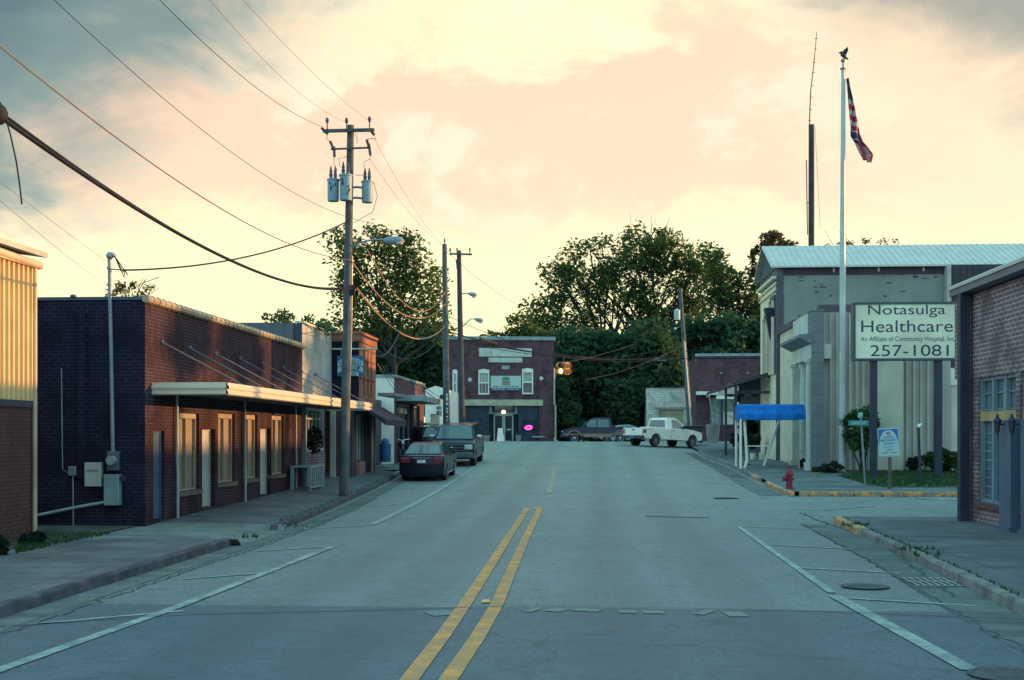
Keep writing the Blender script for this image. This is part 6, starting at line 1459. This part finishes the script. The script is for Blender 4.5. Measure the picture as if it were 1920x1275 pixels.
# ---- pickups
def pickup(s, m, ext=False, L_=2.65, two=None, plate=True, rimm=None, hwid=.98, base=None):
    ra = .44; bx0 = -L_; cab0 = -.55 if not ext else -.95; wb = 1.62
    bed = 1.10
    out = [(-L_, .62), (-L_+.03, .50), (-2.05, .46)]+arcpts(-wb, ra, .40, .46)+[(1.2, .42)]+arcpts(wb+.08, ra, .40, .44)+[(2.2, .42), (L_-.03, .46), (L_, .7), (L_-.04, .88), (L_-.2, .98), (1.75, 1.10), (1.25, 1.14), (cab0, bed), (-L_+.02, bed)]
    bd = body(out, hwid, 'body', m, s, inset=.07, drop=.02)
    lbox(s, 'load_bed', M_tyre, -L_+.12, cab0-.12, -.80, .80, bed-.30, bed+.004, .005)
    b = MB()
    for y in (-1, 1): b.box(-L_+.03, cab0-.05, y*.82, y*.95, bed, bed+.05)
    b.box(-L_+.02, -L_+.09, -.86, .86, bed, bed+.03); b.build('bed_rail', m if not two else M_tyre, s, local=True, bevel=.01)
    top = 1.83
    cb_, W_ = cabin([(1.28, 1.10), (.55, 1.74), (.25, top), (cab0+.12, top), (cab0+.02, 1.70), (cab0-.05, 1.06)], .92, .70, 1.08, top, 'cabin', m, s)
    crossglass((1.24, 1.16), (.60, 1.72), .82, .68, 1, cb_, 'windscreen'); crossglass((cab0-.03, 1.22), (cab0+.03, 1.68), .74, .62, -1, cb_, 'rear_window')
    if ext: P = [[(1.02, 1.16), (.52, 1.68), (.12, 1.72), (.12, 1.16)], [(.04, 1.16), (.04, 1.72), (cab0+.2, 1.70), (cab0+.15, 1.16)]]
    else: P = [[(1.02, 1.16), (.50, 1.68), (-.02, 1.72), (-.12, 1.16)]]
    sideglass(P, W_, cb_)
    for x in (-wb, wb+.08):
        for y in (-.84, .84): wheel(x, y, .375, s, .25, 5, rimm)
    for y in (-1, 1):
        lbox(s, 'tail_lamp', M_tail, -L_-.01, -L_+.14, y*(hwid-.15), y*(hwid+.002), .80, 1.04, .01); lbox(s, 'head_lamp', M_head, L_-.22, L_-.02, y*.6, y*.9, .74, .90, .03); lbox(s, 'door_mirror', M_tyre, .82, .98, y*.93, y*1.14, 1.16, 1.34, .03)
        lbox(s, 'door_handle', M_tyre, -.16 if not ext else .1, .0 if not ext else .26, y*(hwid-.01), y*(hwid+.012), .98, 1.03, .005)
    lbox(s, 'rear_bumper', M_navy if not two else M_chrome, -L_-.15, -L_+.02, -.94, .94, .48, .66, .03)
    lbox(s, 'front_bumper', M_navy, L_-.12, L_+.09, -.94, .94, .42, .62, .04)
    lbox(s, 'licence_plate', mat('blue_plate', (.05, .12, .28), .5), -L_-.17, -L_-.145, -.16, .16, .5, .62, .003)
    lbox(s, 'tailgate_handle', M_tyre, -L_-.008, -L_+.02, -.12, .12, .97, 1.04, .005)
    b = MB()
    for y in (-1, 1):
        b.box(-.28 if not ext else -.02, -.268 if not ext else -.008, y*(hwid-.002), y*(hwid+.004), .48, 1.1); b.box(1.12, 1.132, y*(hwid-.002), y*(hwid+.004), .48, 1.1)
    b.box(-L_-.003, -L_+.01, -.80, -.79, .68, 1.1); b.box(-L_-.003, -L_+.01, .79, .80, .68, 1.1); b.build('door_seams', M_black, s, local=True)
    if two:
        b = MB()
        for y in (-1, 1): b.box(-L_+.05, L_-.1, y*(hwid-.02), y*(hwid+.006), .60, .68); b.box(-.95, 1.0, y*(hwid-.02), y*(hwid+.004), .44, .60)
        b.build('side_band', two, s, local=True)
        for y in (-1, 1):
            for cx in (-wb, wb+.08):
                b = MB(); P = [(cx+.50*math.cos(a), y*(hwid+.0), .40+.50*math.sin(a)) for a in rng(.25, math.pi-.25, .25)]; b.tube(P, .05, 6); b.build('arch_trim', two, s, local=True)
        lbox(s, 'tailgate_panel', two, -L_-.006, -L_+.01, -.7, .7, .78, .9, .004)
# white pickup
Mw = paint('white_truck_paint', (.80, .80, .68), .3)
rc = PD(1216, 838, 71.0); fc_ = PD(1284, 846, 74.0)
cx_, cy_ = onV(1249, 0.1), 0
Dm = 78.0; cm = PD(1243, 838, Dm); hdg = YAW+R(39)
dirv = Vector((math.cos(hdg), math.sin(hdg), 0))
c0_ = Vector((cm.x, cm.y, 0)); R0 = c0_-dirv*1.7; F0 = c0_+dirv*1.7
zr_0, zf_0 = zg(R0.x, R0.y), zg(F0.x, F0.y)
zr_0 = EYE-(838-815)/2300*Dm*1.0-.0
s = vehicle('pickup_truck', 'white single cab pickup parked nose to the right kerb, its tailgate toward the street', 'pickup truck', (c0_.x, c0_.y, (zg(R0.x, R0.y)+zg(F0.x, F0.y))/2), hdg, pitch=math.atan2(zg(F0.x, F0.y)-zg(R0.x, R0.y), 3.4))
pickup(s, Mw)
b = MB(); b.box(-1.6, -.9, -.5, .5, 1.05, 1.22); b.build('bed_cargo', M_white, s, local=True, bevel=.06)
# blue pickup
Mbl = paint('navy_truck_paint', (.018, .035, .065), .7); c_ = PD(1122, 828, 89.5); hdg = YAW+R(180-6)
s = vehicle('pickup_truck', 'dark blue extended cab pickup with tan lower trim, side on at the street crest', 'pickup truck', (c_.x, c_.y, zg(c_.x, c_.y)-.12), hdg)
pickup(s, Mbl, ext=True, two=mat('tan_trim_paint', (.26, .17, .13), .5), L_=2.65)
# pale car roof beyond
c_ = PD(1160, 820, 99); s = vehicle('white_car', 'white car partly visible between the two pickups beyond the crest', 'car', (c_.x, c_.y, zg(c_.x, c_.y)-.05), R(200))
L_ = 2.2; ra = .36; Mw2 = paint('pale_car_paint', (.42, .47, .46), .4)
out = [(-L_, .42), (-1.68, .20)]+arcpts(-1.32, ra, .31, .20)+[(.95, .18)]+arcpts(1.32, ra, .31, .20)+[(1.68, .2), (L_, .45), (L_-.25, .74), (.98, .93), (-1.5, .98), (-L_, .9)]
body(out, .85, 'body', Mw2, s); cb_, W_ = cabin([(1.05, .92), (.28, 1.36), (-.75, 1.40), (-1.82, .98)], .80, .56, .92, 1.42, 'cabin', Mw2, s)
sideglass([[(.85, .98), (.22, 1.31), (-.72, 1.34), (-1.4, 1.01)]], W_, cb_); crossglass((1.0, .965), (.3, 1.345), .7, .54, 1, cb_, 'windscreen')
for x in (-1.32, 1.32):
    for y in (-.74, .74): wheel(x, y, .315, s)
# dark trailer/cart by leaning pole
p = PD(1302, 828, 84); t = thing('wheeled_cart', 'small dark wheeled cart with a red lamp beside the leaning pole foot', 'cart', (p.x, p.y, zg(p.x, p.y)))
zq = zg(p.x, p.y); b = MB(); b.box(p.x-.6, p.x+.55, p.y-.4, p.y+.4, zq+.35, zq+1.05); b.box(p.x-.68, p.x+.63, p.y-.48, p.y+.48, zq+1.05, zq+1.15); b.build('bin', M_navy, t, bevel=.04)
for dx in (-.4, .4): b = MB(); b.tube([(p.x+dx, p.y-.46, zq+.2), (p.x+dx, p.y-.36, zq+.2)], .2, 14); b.build('wheel', M_tyre, t)
b = MB(); b.sphere((p.x+.5, p.y-.42, zq+.6), .1); b.build('red_lamp', mat('cart_red', (.5, .03, .05), .4), t)

# ------------------------------------------------------------------ trees
LG = [leafmat('oak_leaves', (.075, .125, .045), (.15, .20, .055), .55), leafmat('dark_leaves', (.034, .088, .052), (.070, .145, .060), .4), leafmat('pine_leaves', (.08, .07, .03), (.14, .11, .05), .35), leafmat('thin_leaves', (.10, .10, .03), (.14, .13, .05), .45)]
M_bark = mat('bark', (.018, .02, .022), .95, var=.3, scale=3)
def leafmesh(name, centres, n, size, par, m, seed, sig):
    # centres: array (k,4) x,y,z,radius of clumps
    g = np.random.default_rng(seed); C_ = np.array(centres); k = len(C_)
    w = C_[:, 3]**2; idx = g.choice(k, n, p=w/w.sum())
    d = g.normal(size=(n, 3)); d /= np.linalg.norm(d, axis=1, keepdims=True); r = g.random(n)**.45
    P = C_[idx, :3]+d*(C_[idx, 3]*r)[:, None]*np.array([1, 1, .8])
    a = g.normal(size=(n, 3)); a[:, 2] *= .6; a /= np.linalg.norm(a, axis=1, keepdims=True)
    h = g.normal(size=(n, 3)); e = np.cross(a, h); e /= np.linalg.norm(e, axis=1, keepdims=True)
    s = size*(.55+.9*g.random(n))[:, None]
    V = np.stack([P-a*s*.62, P-e*s*.30+a*s*.05, P+a*s*.62, P+e*s*.34], 1).reshape(-1, 3)
    W = MW[par.name].inverted(); V = V+np.array(W.translation)
    me = bpy.data.meshes.new(name); me.vertices.add(4*n); me.vertices.foreach_set('co', V.ravel()); me.loops.add(4*n); me.loops.foreach_set('vertex_index', np.arange(4*n, dtype=np.int32))
    me.polygons.add(n); me.polygons.foreach_set('loop_start', np.arange(0, 4*n, 4, dtype=np.int32)); me.polygons.foreach_set('loop_total', np.full(n, 4, dtype=np.int32)); me.update(calc_edges=True); me.materials.append(m)
    o = bpy.data.objects.new(name, me); COL.objects.link(o); o.parent = par; MW[o.name] = MW[par.name]; return o
def tree(name, label, D, base, blobs, n, size, mi, seed, group=None, trunk_r=.35, clump=(.9, 1.7), per=9, depth=1.0, cat='tree', stems=None):
    # blobs in the picture plane at distance D: (px,py,rx px, ry px)
    q = random.Random(seed); s = D/2300; B = PD(base[0], base[1], D); B.z = zg(B.x, min(B.y, 110))-.3
    t = thing(name, label, cat, B, group=group); cs = []; bc = []
    for (px, py, rx, ry) in blobs:
        rr = max(rx, ry)*s; dd = q.uniform(-.5, .5)*depth*rr; c = PD(px, py, D+dd); bc.append((c, rr))
        for _ in range(max(3, int(per*(rx*ry)/900))):
            for _try in range(20):
                v = Vector((q.uniform(-1, 1), q.uniform(-1, 1), q.uniform(-1, 1)))
                if .35 < v.length < 1: break
            cl = q.uniform(*clump)
            p = c+RT*(v.x*rx*s*.92)+E3*(v.z*ry*s*.92)+FW*(v.y*rr*depth)
            cs.append((p.x, p.y, p.z, cl))
    leafmesh('crown', cs, n, size, t, LG[mi], seed, .3)
    b = MB(); 
    for st_ in (stems or [(0, 0)]):
        Bx = B+RT*(st_[0]*s); zt_ = min(c.z for c, _ in bc); mid = Vector((Bx.x+q.uniform(-.4, .4)+st_[1]*s, Bx.y, Bx.z+(zt_-Bx.z)*.6+1.2))
        b.tube([Bx, Bx+(mid-Bx)*.5+RT*q.uniform(-.2, .2), mid], [trunk_r, trunk_r*.8, trunk_r*.65], 9)
        for c, rr in bc:
            if q.random() < (1.0 if not stems else .6):
                m1 = mid+(c-mid)*.45+Vector((q.uniform(-.5, .5), q.uniform(-.5, .5), q.uniform(-.1, .6)))
                b.tube([mid-E3*.4, m1, c, c+Vector((q.uniform(-1, 1), 0, rr*.6))], [trunk_r*.45, trunk_r*.28, trunk_r*.14, .02], 6)
                for _ in range(3):
                    e = c+Vector((q.uniform(-1, 1)*rr, q.uniform(-1, 1)*rr*.5, q.uniform(-.2, .9)*rr)); b.tube([m1, m1+(e-m1)*.5+Vector((0, 0, .2)), e], [trunk_r*.14, trunk_r*.08, .015], 5)
    b.build('trunk', M_bark, t)
    return t
# left tree behind the lit shop
tree('oak_tree', 'broad leafy tree behind the transformer pole and the orange lit shop', 84, (735, 828),
     [(660, 470, 45, 40), (702, 452, 30, 34), (760, 470, 42, 34), (720, 520, 60, 50), (650, 540, 38, 40), (790, 520, 42, 40), (815, 570, 26, 42), (760, 590, 60, 40), (690, 600, 60, 40), (830, 620, 18, 30), (640, 600, 24, 26)], 8800, .25, 0, 11, group='trees behind the shops', trunk_r=.3, clump=(.25, 1.25), per=11, depth=.45)
tree('leafy_tree', 'dense dark tree filling the gap between the white sided shop and the brick hall', 104, (760, 828),
     [(730, 660, 50, 45), (790, 660, 55, 50), (840, 680, 40, 45), (700, 690, 40, 40), (770, 720, 70, 45), (840, 740, 40, 45), (720, 640, 40, 20), (800, 630, 35, 20)], 13000, .5, 1, 12, group='trees behind the shops', clump=(.8, 1.5), per=10)
tree('oak_tree', 'largest tree, tall spreading crown with sky gaps behind the hanging beacon', 125, (1180, 828),
     [(1215, 455, 60, 36), (1150, 480, 45, 34), (1270, 480, 50, 36), (1195, 510, 75, 40), (1110, 520, 50, 36), (1290, 520, 50, 34), (1230, 560, 60, 36), (1150, 560, 50, 30), (1060, 540, 44, 40), (1035, 585, 42, 40), (1100, 600, 45, 34), (1300, 570, 40, 36), (1260, 610, 40, 30), (1010, 610, 26, 30), (1040, 500, 26, 22), (1105, 462, 28, 20), (1180, 445, 30, 20), (1250, 450, 34, 22), (1330, 520, 34, 34), (1200, 590, 50, 30), (1075, 500, 34, 28)], 17500, .33, 0, 13, group='trees beyond the crossing', trunk_r=.34, clump=(.3, 1.9), per=7, depth=.45, stems=[(-10, -30), (10, 5), (25, 40)])
tree('oak_tree', 'ragged tree between the leaning pole and the cream building gable', 118, (1370, 828),
     [(1355, 500, 34, 30), (1385, 530, 36, 34), (1350, 550, 45, 40), (1400, 570, 36, 40), (1360, 600, 50, 34), (1330, 480, 20, 20), (1415, 530, 14, 26), (1420, 600, 20, 34)], 5200, .33, 0, 14, group='trees beyond the crossing', trunk_r=.3, clump=(.3, 1.6), per=7, depth=.45, stems=[(-8, -10), (8, 12)])
tree('leafy_tree', 'dark low tree mass behind the leaning pole, right of the whitewashed garage', 112, (1360, 828),
     [(1310, 640, 50, 40), (1370, 640, 50, 40), (1420, 640, 40, 40), (1280, 680, 50, 45), (1340, 700, 60, 45), (1410, 700, 40, 40), (1270, 640, 30, 26)], 11000, .5, 1, 15, group='trees beyond the crossing', clump=(.9, 1.6), per=9)
tree('leafy_tree', 'dense dark green tree directly behind the hanging beacon', 108, (1110, 828),
     [(1075, 650, 50, 36), (1130, 650, 50, 40), (1180, 660, 40, 36), (1080, 700, 50, 45), (1140, 710, 60, 45), (1060, 750, 40, 40), (1110, 760, 55, 36), (1220, 660, 30, 36)], 16000, .48, 1, 16, group='trees beyond the crossing', clump=(.5, 1.5), per=10)
tree('leafy_tree', 'mid green tree rising behind the whitewashed garage roof', 106, (1200, 828),
     [(1190, 710, 45, 45), (1240, 700, 45, 34), (1180, 760, 36, 40), (1215, 640, 40, 30), (1250, 660, 36, 30), (1270, 715, 26, 30), (1160, 740, 30, 36)], 11000, .46, 1, 17, group='trees beyond the crossing', clump=(.8, 1.5), per=10)
tree('leafy_tree', 'small ragged tree peeking over the right end of the brick hall roof', 112, (985, 828),
     [(975, 610, 24, 24), (955, 625, 24, 14), (1000, 640, 34, 26), (1030, 650, 34, 30), (930, 632, 18, 8), (1045, 700, 26, 40)], 3400, .34, 0, 18, group='trees beyond the crossing', clump=(.5, 1.0), per=14, trunk_r=.2)
tree('pine_tree', 'brownish sparse tree top behind the metal roof gable', 118, (1450, 828),
     [(1450, 455, 30, 22), (1430, 480, 22, 22), (1470, 470, 22, 24), (1425, 510, 16, 20), (1455, 495, 26, 20)], 2800, .30, 2, 19, group='trees beyond the crossing', trunk_r=.3, clump=(.4, .9), per=12)
tree('thin_tree', 'pale sunlit sparse tree just above the left brick shop roof', 60, (250, 900),
     [(235, 540, 26, 9), (262, 533, 22, 9), (285, 540, 12, 8), (215, 552, 18, 6), (250, 556, 40, 8)], 500, .13, 3, 20, group='trees behind the shops', trunk_r=.12, clump=(.15, .4), per=22)
tree('thin_tree', 'faint tree tips above the pale metal roof, right of the flagpole', 140, (1615, 828), [(1618, 452, 14, 6), (1560, 456, 40, 4), (1660, 456, 26, 4)], 420, .22, 3, 21, trunk_r=.1, clump=(.3, .6), per=60)
tree('leafy_tree', 'green tree glimpsed above the far corner of the white fronted shop', 100, (560, 828), [(528, 604, 16, 10), (605, 612, 18, 16), (575, 615, 16, 8), (600, 640, 30, 20)], 1500, .28, 0, 22, group='trees behind the shops', trunk_r=.15, clump=(.4, .8), per=22)
tree('leafy_tree', 'dark ivy clad bush at the right corner of the brick hall', 99, (1062, 828), [(1060, 770, 20, 26), (1070, 800, 26, 26), (1056, 730, 12, 16)], 3200, .34, 1, 23, clump=(.5, .9), per=20, trunk_r=.15, cat='bush')
# far hedge wall to close the view beyond the crossing: individual background trees
for i, (px, top, w, D) in enumerate(((640, 690, 80, 150), (900, 700, 90, 150), (1060, 690, 90, 150), (1200, 700, 100, 152), (1330, 690, 90, 150), (1440, 680, 70, 150))):
    lab = ['low far tree behind the lit shop corner', 'low far tree behind the brick hall centre', 'low far tree behind the beacon tree', 'low far tree behind the white pickup', 'low far tree behind the brick store', 'low far tree behind the cream building'][i]
    tree('far_tree', lab, D, (px, 828), [(px-w*.4, top+50, w*.5, 50), (px+w*.4, top+45, w*.5, 50), (px, top+30, w*.5, 40), (px, top+95, w*.8, 36)], 3500, .9, 1, 40+i, group='far trees closing the view', clump=(1.4, 2.4), per=5)
# roof weeds on the white fronted shop
b = MB(); q = random.Random(8)
for px, py, n, r in ((500, 596, 50, .22), (531, 590, 90, .28), (545, 597, 40, .2), (578, 598, 70, .25), (598, 612, 50, .2), (612, 618, 60, .25)):
    D_ = 42 if px < 560 else 43; leafball(b, PD(px, py, D_), r, n, .09, .9, px)
    c = PD(px, py, D_); b.tube([c-E3*.5, c], .01, 4)
tag(b.build('roof_weeds', LG[1]), 'small weeds growing on the parapet of the white fronted shop', 'weeds', kind='stuff')
# shrubs
def shrub(name, label, px, py, rx, ry, D, n, m, seed, cat='shrub', size=.10, group=None, stem=False, lo=0):
    s_ = D/2300; c = PD(px, py, D); t = thing(name, label, cat, (c.x, c.y, c.z-ry*s_), group=group)
    q = random.Random(seed); cs = []
    for _ in range(34):
        v = Vector((q.gauss(0, 1), q.gauss(0, 1), q.gauss(0, 1))).normalized()*q.uniform(.5, .88)
        p = c+RT*v.x*rx*s_+E3*v.z*ry*s_+FW*v.y*rx*s_; cs.append((p.x, p.y, p.z, q.uniform(.16, .32)*min(rx, ry)*s_*1.3))
    leafmesh('foliage', cs, n, size, t, m, seed, .2)
    b = MB(); bz = c.z-ry*s_-(lo*s_)
    for k in range(5): b.tube([(c.x+q.uniform(-.1, .1), c.y, bz), c+RT*q.uniform(-.7, .7)*rx*s_+E3*q.uniform(-.2, .5)*ry*s_], [.035, .012], 6)
    b.build('stems', M_bark, t); return t
LS = leafmat('shrub_leaves', (.035, .085, .035), (.055, .12, .035), .2); LD = leafmat('dark_shrub', (.018, .035, .03), (.03, .05, .035), .15)
shrub('tall_shrub', 'tall round green shrub between the flagpole and the sign post', 1618, 805, 42, 46, 48.4, 5200, LS, 31, size=.11, lo=42)
shrub('hedge_shrub', 'wide clipped green shrub behind the right healthcare sign post', 1762, 862, 36, 24, 48.6, 4200, LS, 32, size=.10)
shrub('hedge_shrub', 'bright green shrub half hidden behind the dark post of the tan brick building', 1802, 862, 24, 22, 48.2, 2800, LS, 33, size=.10)
shrub('low_shrub', 'small dark shrub left of the wide clipped shrub', 1714, 868, 14, 13, 48.9, 1200, LD, 34, size=.09)
shrub('low_shrub', 'low spreading shrub at the foot of the grey block pier', 1560, 876, 26, 12, 48.5, 1500, LD, 35, size=.09)
shrub('low_shrub', 'small shrub by the hidden left base of the flagpole', 1535, 882, 14, 9, 48.9, 800, LS, 36, size=.08)
shrub('dark_bush', 'round dark bush at the foot of the end wall beside the metal building', 62, 1011, 26, 16, 22.6, 3000, LD, 37, cat='bush', size=.07)
shrub('dark_bush', 'dark bush cut by the left edge below the pinkish brick', 0, 1024, 15, 22, 20.5, 2000, LD, 38, cat='bush', size=.07)
shrub('potted_conifer', 'upper dark shrub under the tin canopy beside the blue awning', 1402, 800, 20, 22, 66, 1800, LD, 39, size=.12)
shrub('potted_conifer', 'lower dark shrub behind the trestle table', 1408, 826, 22, 16, 62.5, 1500, LD, 40, size=.12)
shrub('dark_bush', 'small dark bush just left of the blue awning posts', 1377, 822, 9, 16, 62, 900, LD, 41, cat='bush', size=.1)
shrub('dark_bush', 'small shrub at the portico steps behind the handrail', 1506, 868, 9, 10, 52.0, 500, LD, 42, cat='bush', size=.08)
# unseen trees added outside the right edge to filter the evening sun
def offtree(x, y, h, r, seed, sq, lab):
    q = random.Random(seed); z0 = zg(9, y); t = thing('sun_filter_tree', lab, 'tree', (x, y, z0), group='added unseen trees filtering the sun'); cs = []
    for _ in range(26):
        v = Vector((q.gauss(0, 1), q.gauss(0, 1), q.gauss(0, 1))).normalized()*q.uniform(.3, .9)*r; cs.append((x+v.x, y+v.y, h-r*sq+v.z*sq*.8, q.uniform(.5, .8)))
    leafmesh('crown', cs, 1000, .5, t, LG[1], seed, .3); b = MB(); b.tube([(x, y, z0-.2), (x, y, h-r*sq)], [.35, .2], 8); b.build('trunk', M_bark, t)
# ------------------------------------------------------------------ sun and sky
SUN_AZ, SUN_EL = R(76), R(7.5)      # azimuth measured from the street axis toward the right
sd = Vector((math.sin(SUN_AZ)*math.cos(SUN_EL), math.cos(SUN_AZ)*math.cos(SUN_EL), math.sin(SUN_EL)))
l = bpy.data.lights.new('sun', 'SUN'); l.energy = 5.0; l.angle = R(.6); l.color = (1.0, .50, .17)
lo = bpy.data.objects.new('sun', l); COL.objects.link(lo); lo.rotation_euler = (-sd).to_track_quat('-Z', 'Y').to_euler(); lo.location = sd*50
b = MB(); x0_, x1_ = 36, 48
t = thing('sun_blocking_warehouse', 'long brick warehouse added to block low sun, unseen beyond the right edge', 'warehouse', (42, 62, 0))  # unseen warehouse added to keep low sun off the road and pickup
b.box(x0_, x1_, 27, 98, -.5, 7.9); b.build('wall', B_hall, t)
b = MB(); b.box(x0_-.1, x1_+.1, 26.9, 98.1, 7.9, 8.05); b.build('coping', M_boxg, t)
b = MB(); b2_ = MB()
for k in range(12): y = 31+k*5.6; b.box(x0_-.04, x0_-.002, y, y+1.6, 1.2, 3.2)
b.build('window', M_glass, t)
OFF = [(53, 44, 13.8, 2.4, 'nearest'), (53, 49, 13.9, 2.6, 'second'), (53, 54, 13.9, 2.6, 'third'), (53, 59, 15.2, 2.8, 'farthest')]
for i, (x, y, h, r, o_) in enumerate(OFF): offtree(x, y, h, r, 60+i, (.34 if h < 15 else .62), o_+' tree added to filter the sun, unseen behind the plain brick warehouse')
w = bpy.data.worlds.new('World'); sc.world = w; w.use_nodes = True; nt = w.node_tree; nt.nodes.clear(); L = nt.links
out = nd(nt, 'ShaderNodeOutputWorld'); tc = nd(nt, 'ShaderNodeTexCoord'); D_ = tc.outputs['Generated']
sky = nd(nt, 'ShaderNodeTexSky'); sky.sky_type = 'NISHITA'; sky.sun_disc = False; sky.sun_elevation = SUN_EL; sky.sun_rotation = SUN_AZ
bg0 = nd(nt, 'ShaderNodeBackground'); bg0.inputs[1].default_value = .05; L.new(sky.outputs[0], bg0.inputs[0])
sp = nd(nt, 'ShaderNodeSeparateXYZ'); L.new(D_, sp.inputs[0])
sy, cy = math.sin(YAW), math.cos(YAW)
fx = math_(nt, 'ADD', math_(nt, 'MULTIPLY', sp.outputs[0], cy), math_(nt, 'MULTIPLY', sp.outputs[1], sy))
fy = math_(nt, 'SUBTRACT', math_(nt, 'MULTIPLY', sp.outputs[1], cy), math_(nt, 'MULTIPLY', sp.outputs[0], sy))
a = math_(nt, 'ARCTAN2', fx, fy); e = math_(nt, 'ARCSINE', sp.outputs[2])
cb = nd(nt, 'ShaderNodeCombineXYZ'); L.new(a, cb.inputs[0]); L.new(math_(nt, 'MULTIPLY', e, 1.6), cb.inputs[1])
n1 = math_(nt, 'SUBTRACT', noise(nt, cb.outputs[0], 5.5, 8, .62, .5), .5)
n2 = math_(nt, 'SUBTRACT', noise(nt, cb.outputs[0], 14, 5, .6, .2), .5)
nn = math_(nt, 'ADD', n1, math_(nt, 'MULTIPLY', n2, .35))
def lincomb(*ts, c=0):
    v = None
    for x, k in ts:
        m = math_(nt, 'MULTIPLY', x, k); v = m if v is None else math_(nt, 'ADD', v, m)
    return math_(nt, 'ADD', v, c)
def bump_(x, c, wd): return math_(nt, 'SUBTRACT', 1, ramp(nt, math_(nt, 'ABSOLUTE', math_(nt, 'SUBTRACT', x, c)), 0, wd))
cream = (1.08, .94, .51); peach = (1.0, .65, .41)
# cream clearing near the horizon, peach cloud bank above, cream rift over the middle
low = ramp(nt, lincomb((e, 1), (nn, .16)), .14, .19)
hi = ramp(nt, lincomb((e, 1), (a, -.10), (nn, .28)), .275, .315)
mid = math_(nt, 'MULTIPLY', low, math_(nt, 'SUBTRACT', 1, math_(nt, 'MULTIPLY', hi, bump_(a, .02, .36))))
c = mixc(nt, mid, cream, peach)
pt = ramp(nt, nn, -.02, .09, 0, .75); c = mixc(nt, math_(nt, 'MULTIPLY', pt, low), c, (1.0, .84, .58))
rt = ramp(nt, lincomb((a, 1), (e, .25)), .22, .42, 0, .8); c = mixc(nt, rt, c, (.96, .72, .42))
# grey green cloud in the upper left
dk = math_(nt, 'MULTIPLY', ramp(nt, lincomb((a, -3.4), (e, 3.4), (nn, 1.2), c=-1.52), .0, .62), ramp(nt, lincomb((e, 1), (nn, .1)), .13, .2))
c = mixc(nt, dk, c, (.17, .235, .20))
dk2 = ramp(nt, lincomb((a, -3.4), (e, 3.4), (nn, .7), c=-1.46), .62, 1.05); c = mixc(nt, dk2, c, (.05, .095, .10))
dr = ramp(nt, lincomb((a, 2.4), (e, 4.0), (nn, .9), c=-1.80), .0, .45, 0, .9); c = mixc(nt, dr, c, (.24, .23, .17))
# overhead and behind: clear blue-green evening sky
up = ramp(nt, e, .36, .62); UPC = (.38, .90, 1.10)
c = mixc(nt, up, c, UPC)
bc = mixc(nt, ramp(nt, e, .05, .6), (.80, 1.20, 1.26), (.46, .98, 1.2)); back = ramp(nt, math_(nt, 'ABSOLUTE', lincomb((a, 1), c=-.35)), .75, 1.5); c = mixc(nt, back, c, bc)
glow = math_(nt, 'MULTIPLY', bump_(a, 1.2, .8), ramp(nt, e, .0, .45, 1, 0)); c = mixc(nt, glow, c, (2.2, 1.35, .62))
below = ramp(nt, e, -.06, -.01, 1, 0); c = mixc(nt, below, c, (.12, .17, .18))
bg1 = nd(nt, 'ShaderNodeBackground'); bg1.inputs[1].default_value = .76; L.new(c, bg1.inputs[0])
ad = nd(nt, 'ShaderNodeAddShader'); L.new(bg0.outputs[0], ad.inputs[0]); L.new(bg1.outputs[0], ad.inputs[1]); L.new(ad.outputs[0], out.inputs[0])
sc.view_settings.view_transform = 'Standard'; sc.view_settings.look = 'None'; sc.view_settings.exposure = .42; sc.view_settings.gamma = 1
sc.cycles.max_bounces = 5; sc.cycles.diffuse_bounces = 3; sc.cycles.glossy_bounces = 3; sc.cycles.transmission_bounces = 3; sc.cycles.use_denoising = True
bpy.context.view_layer.update()
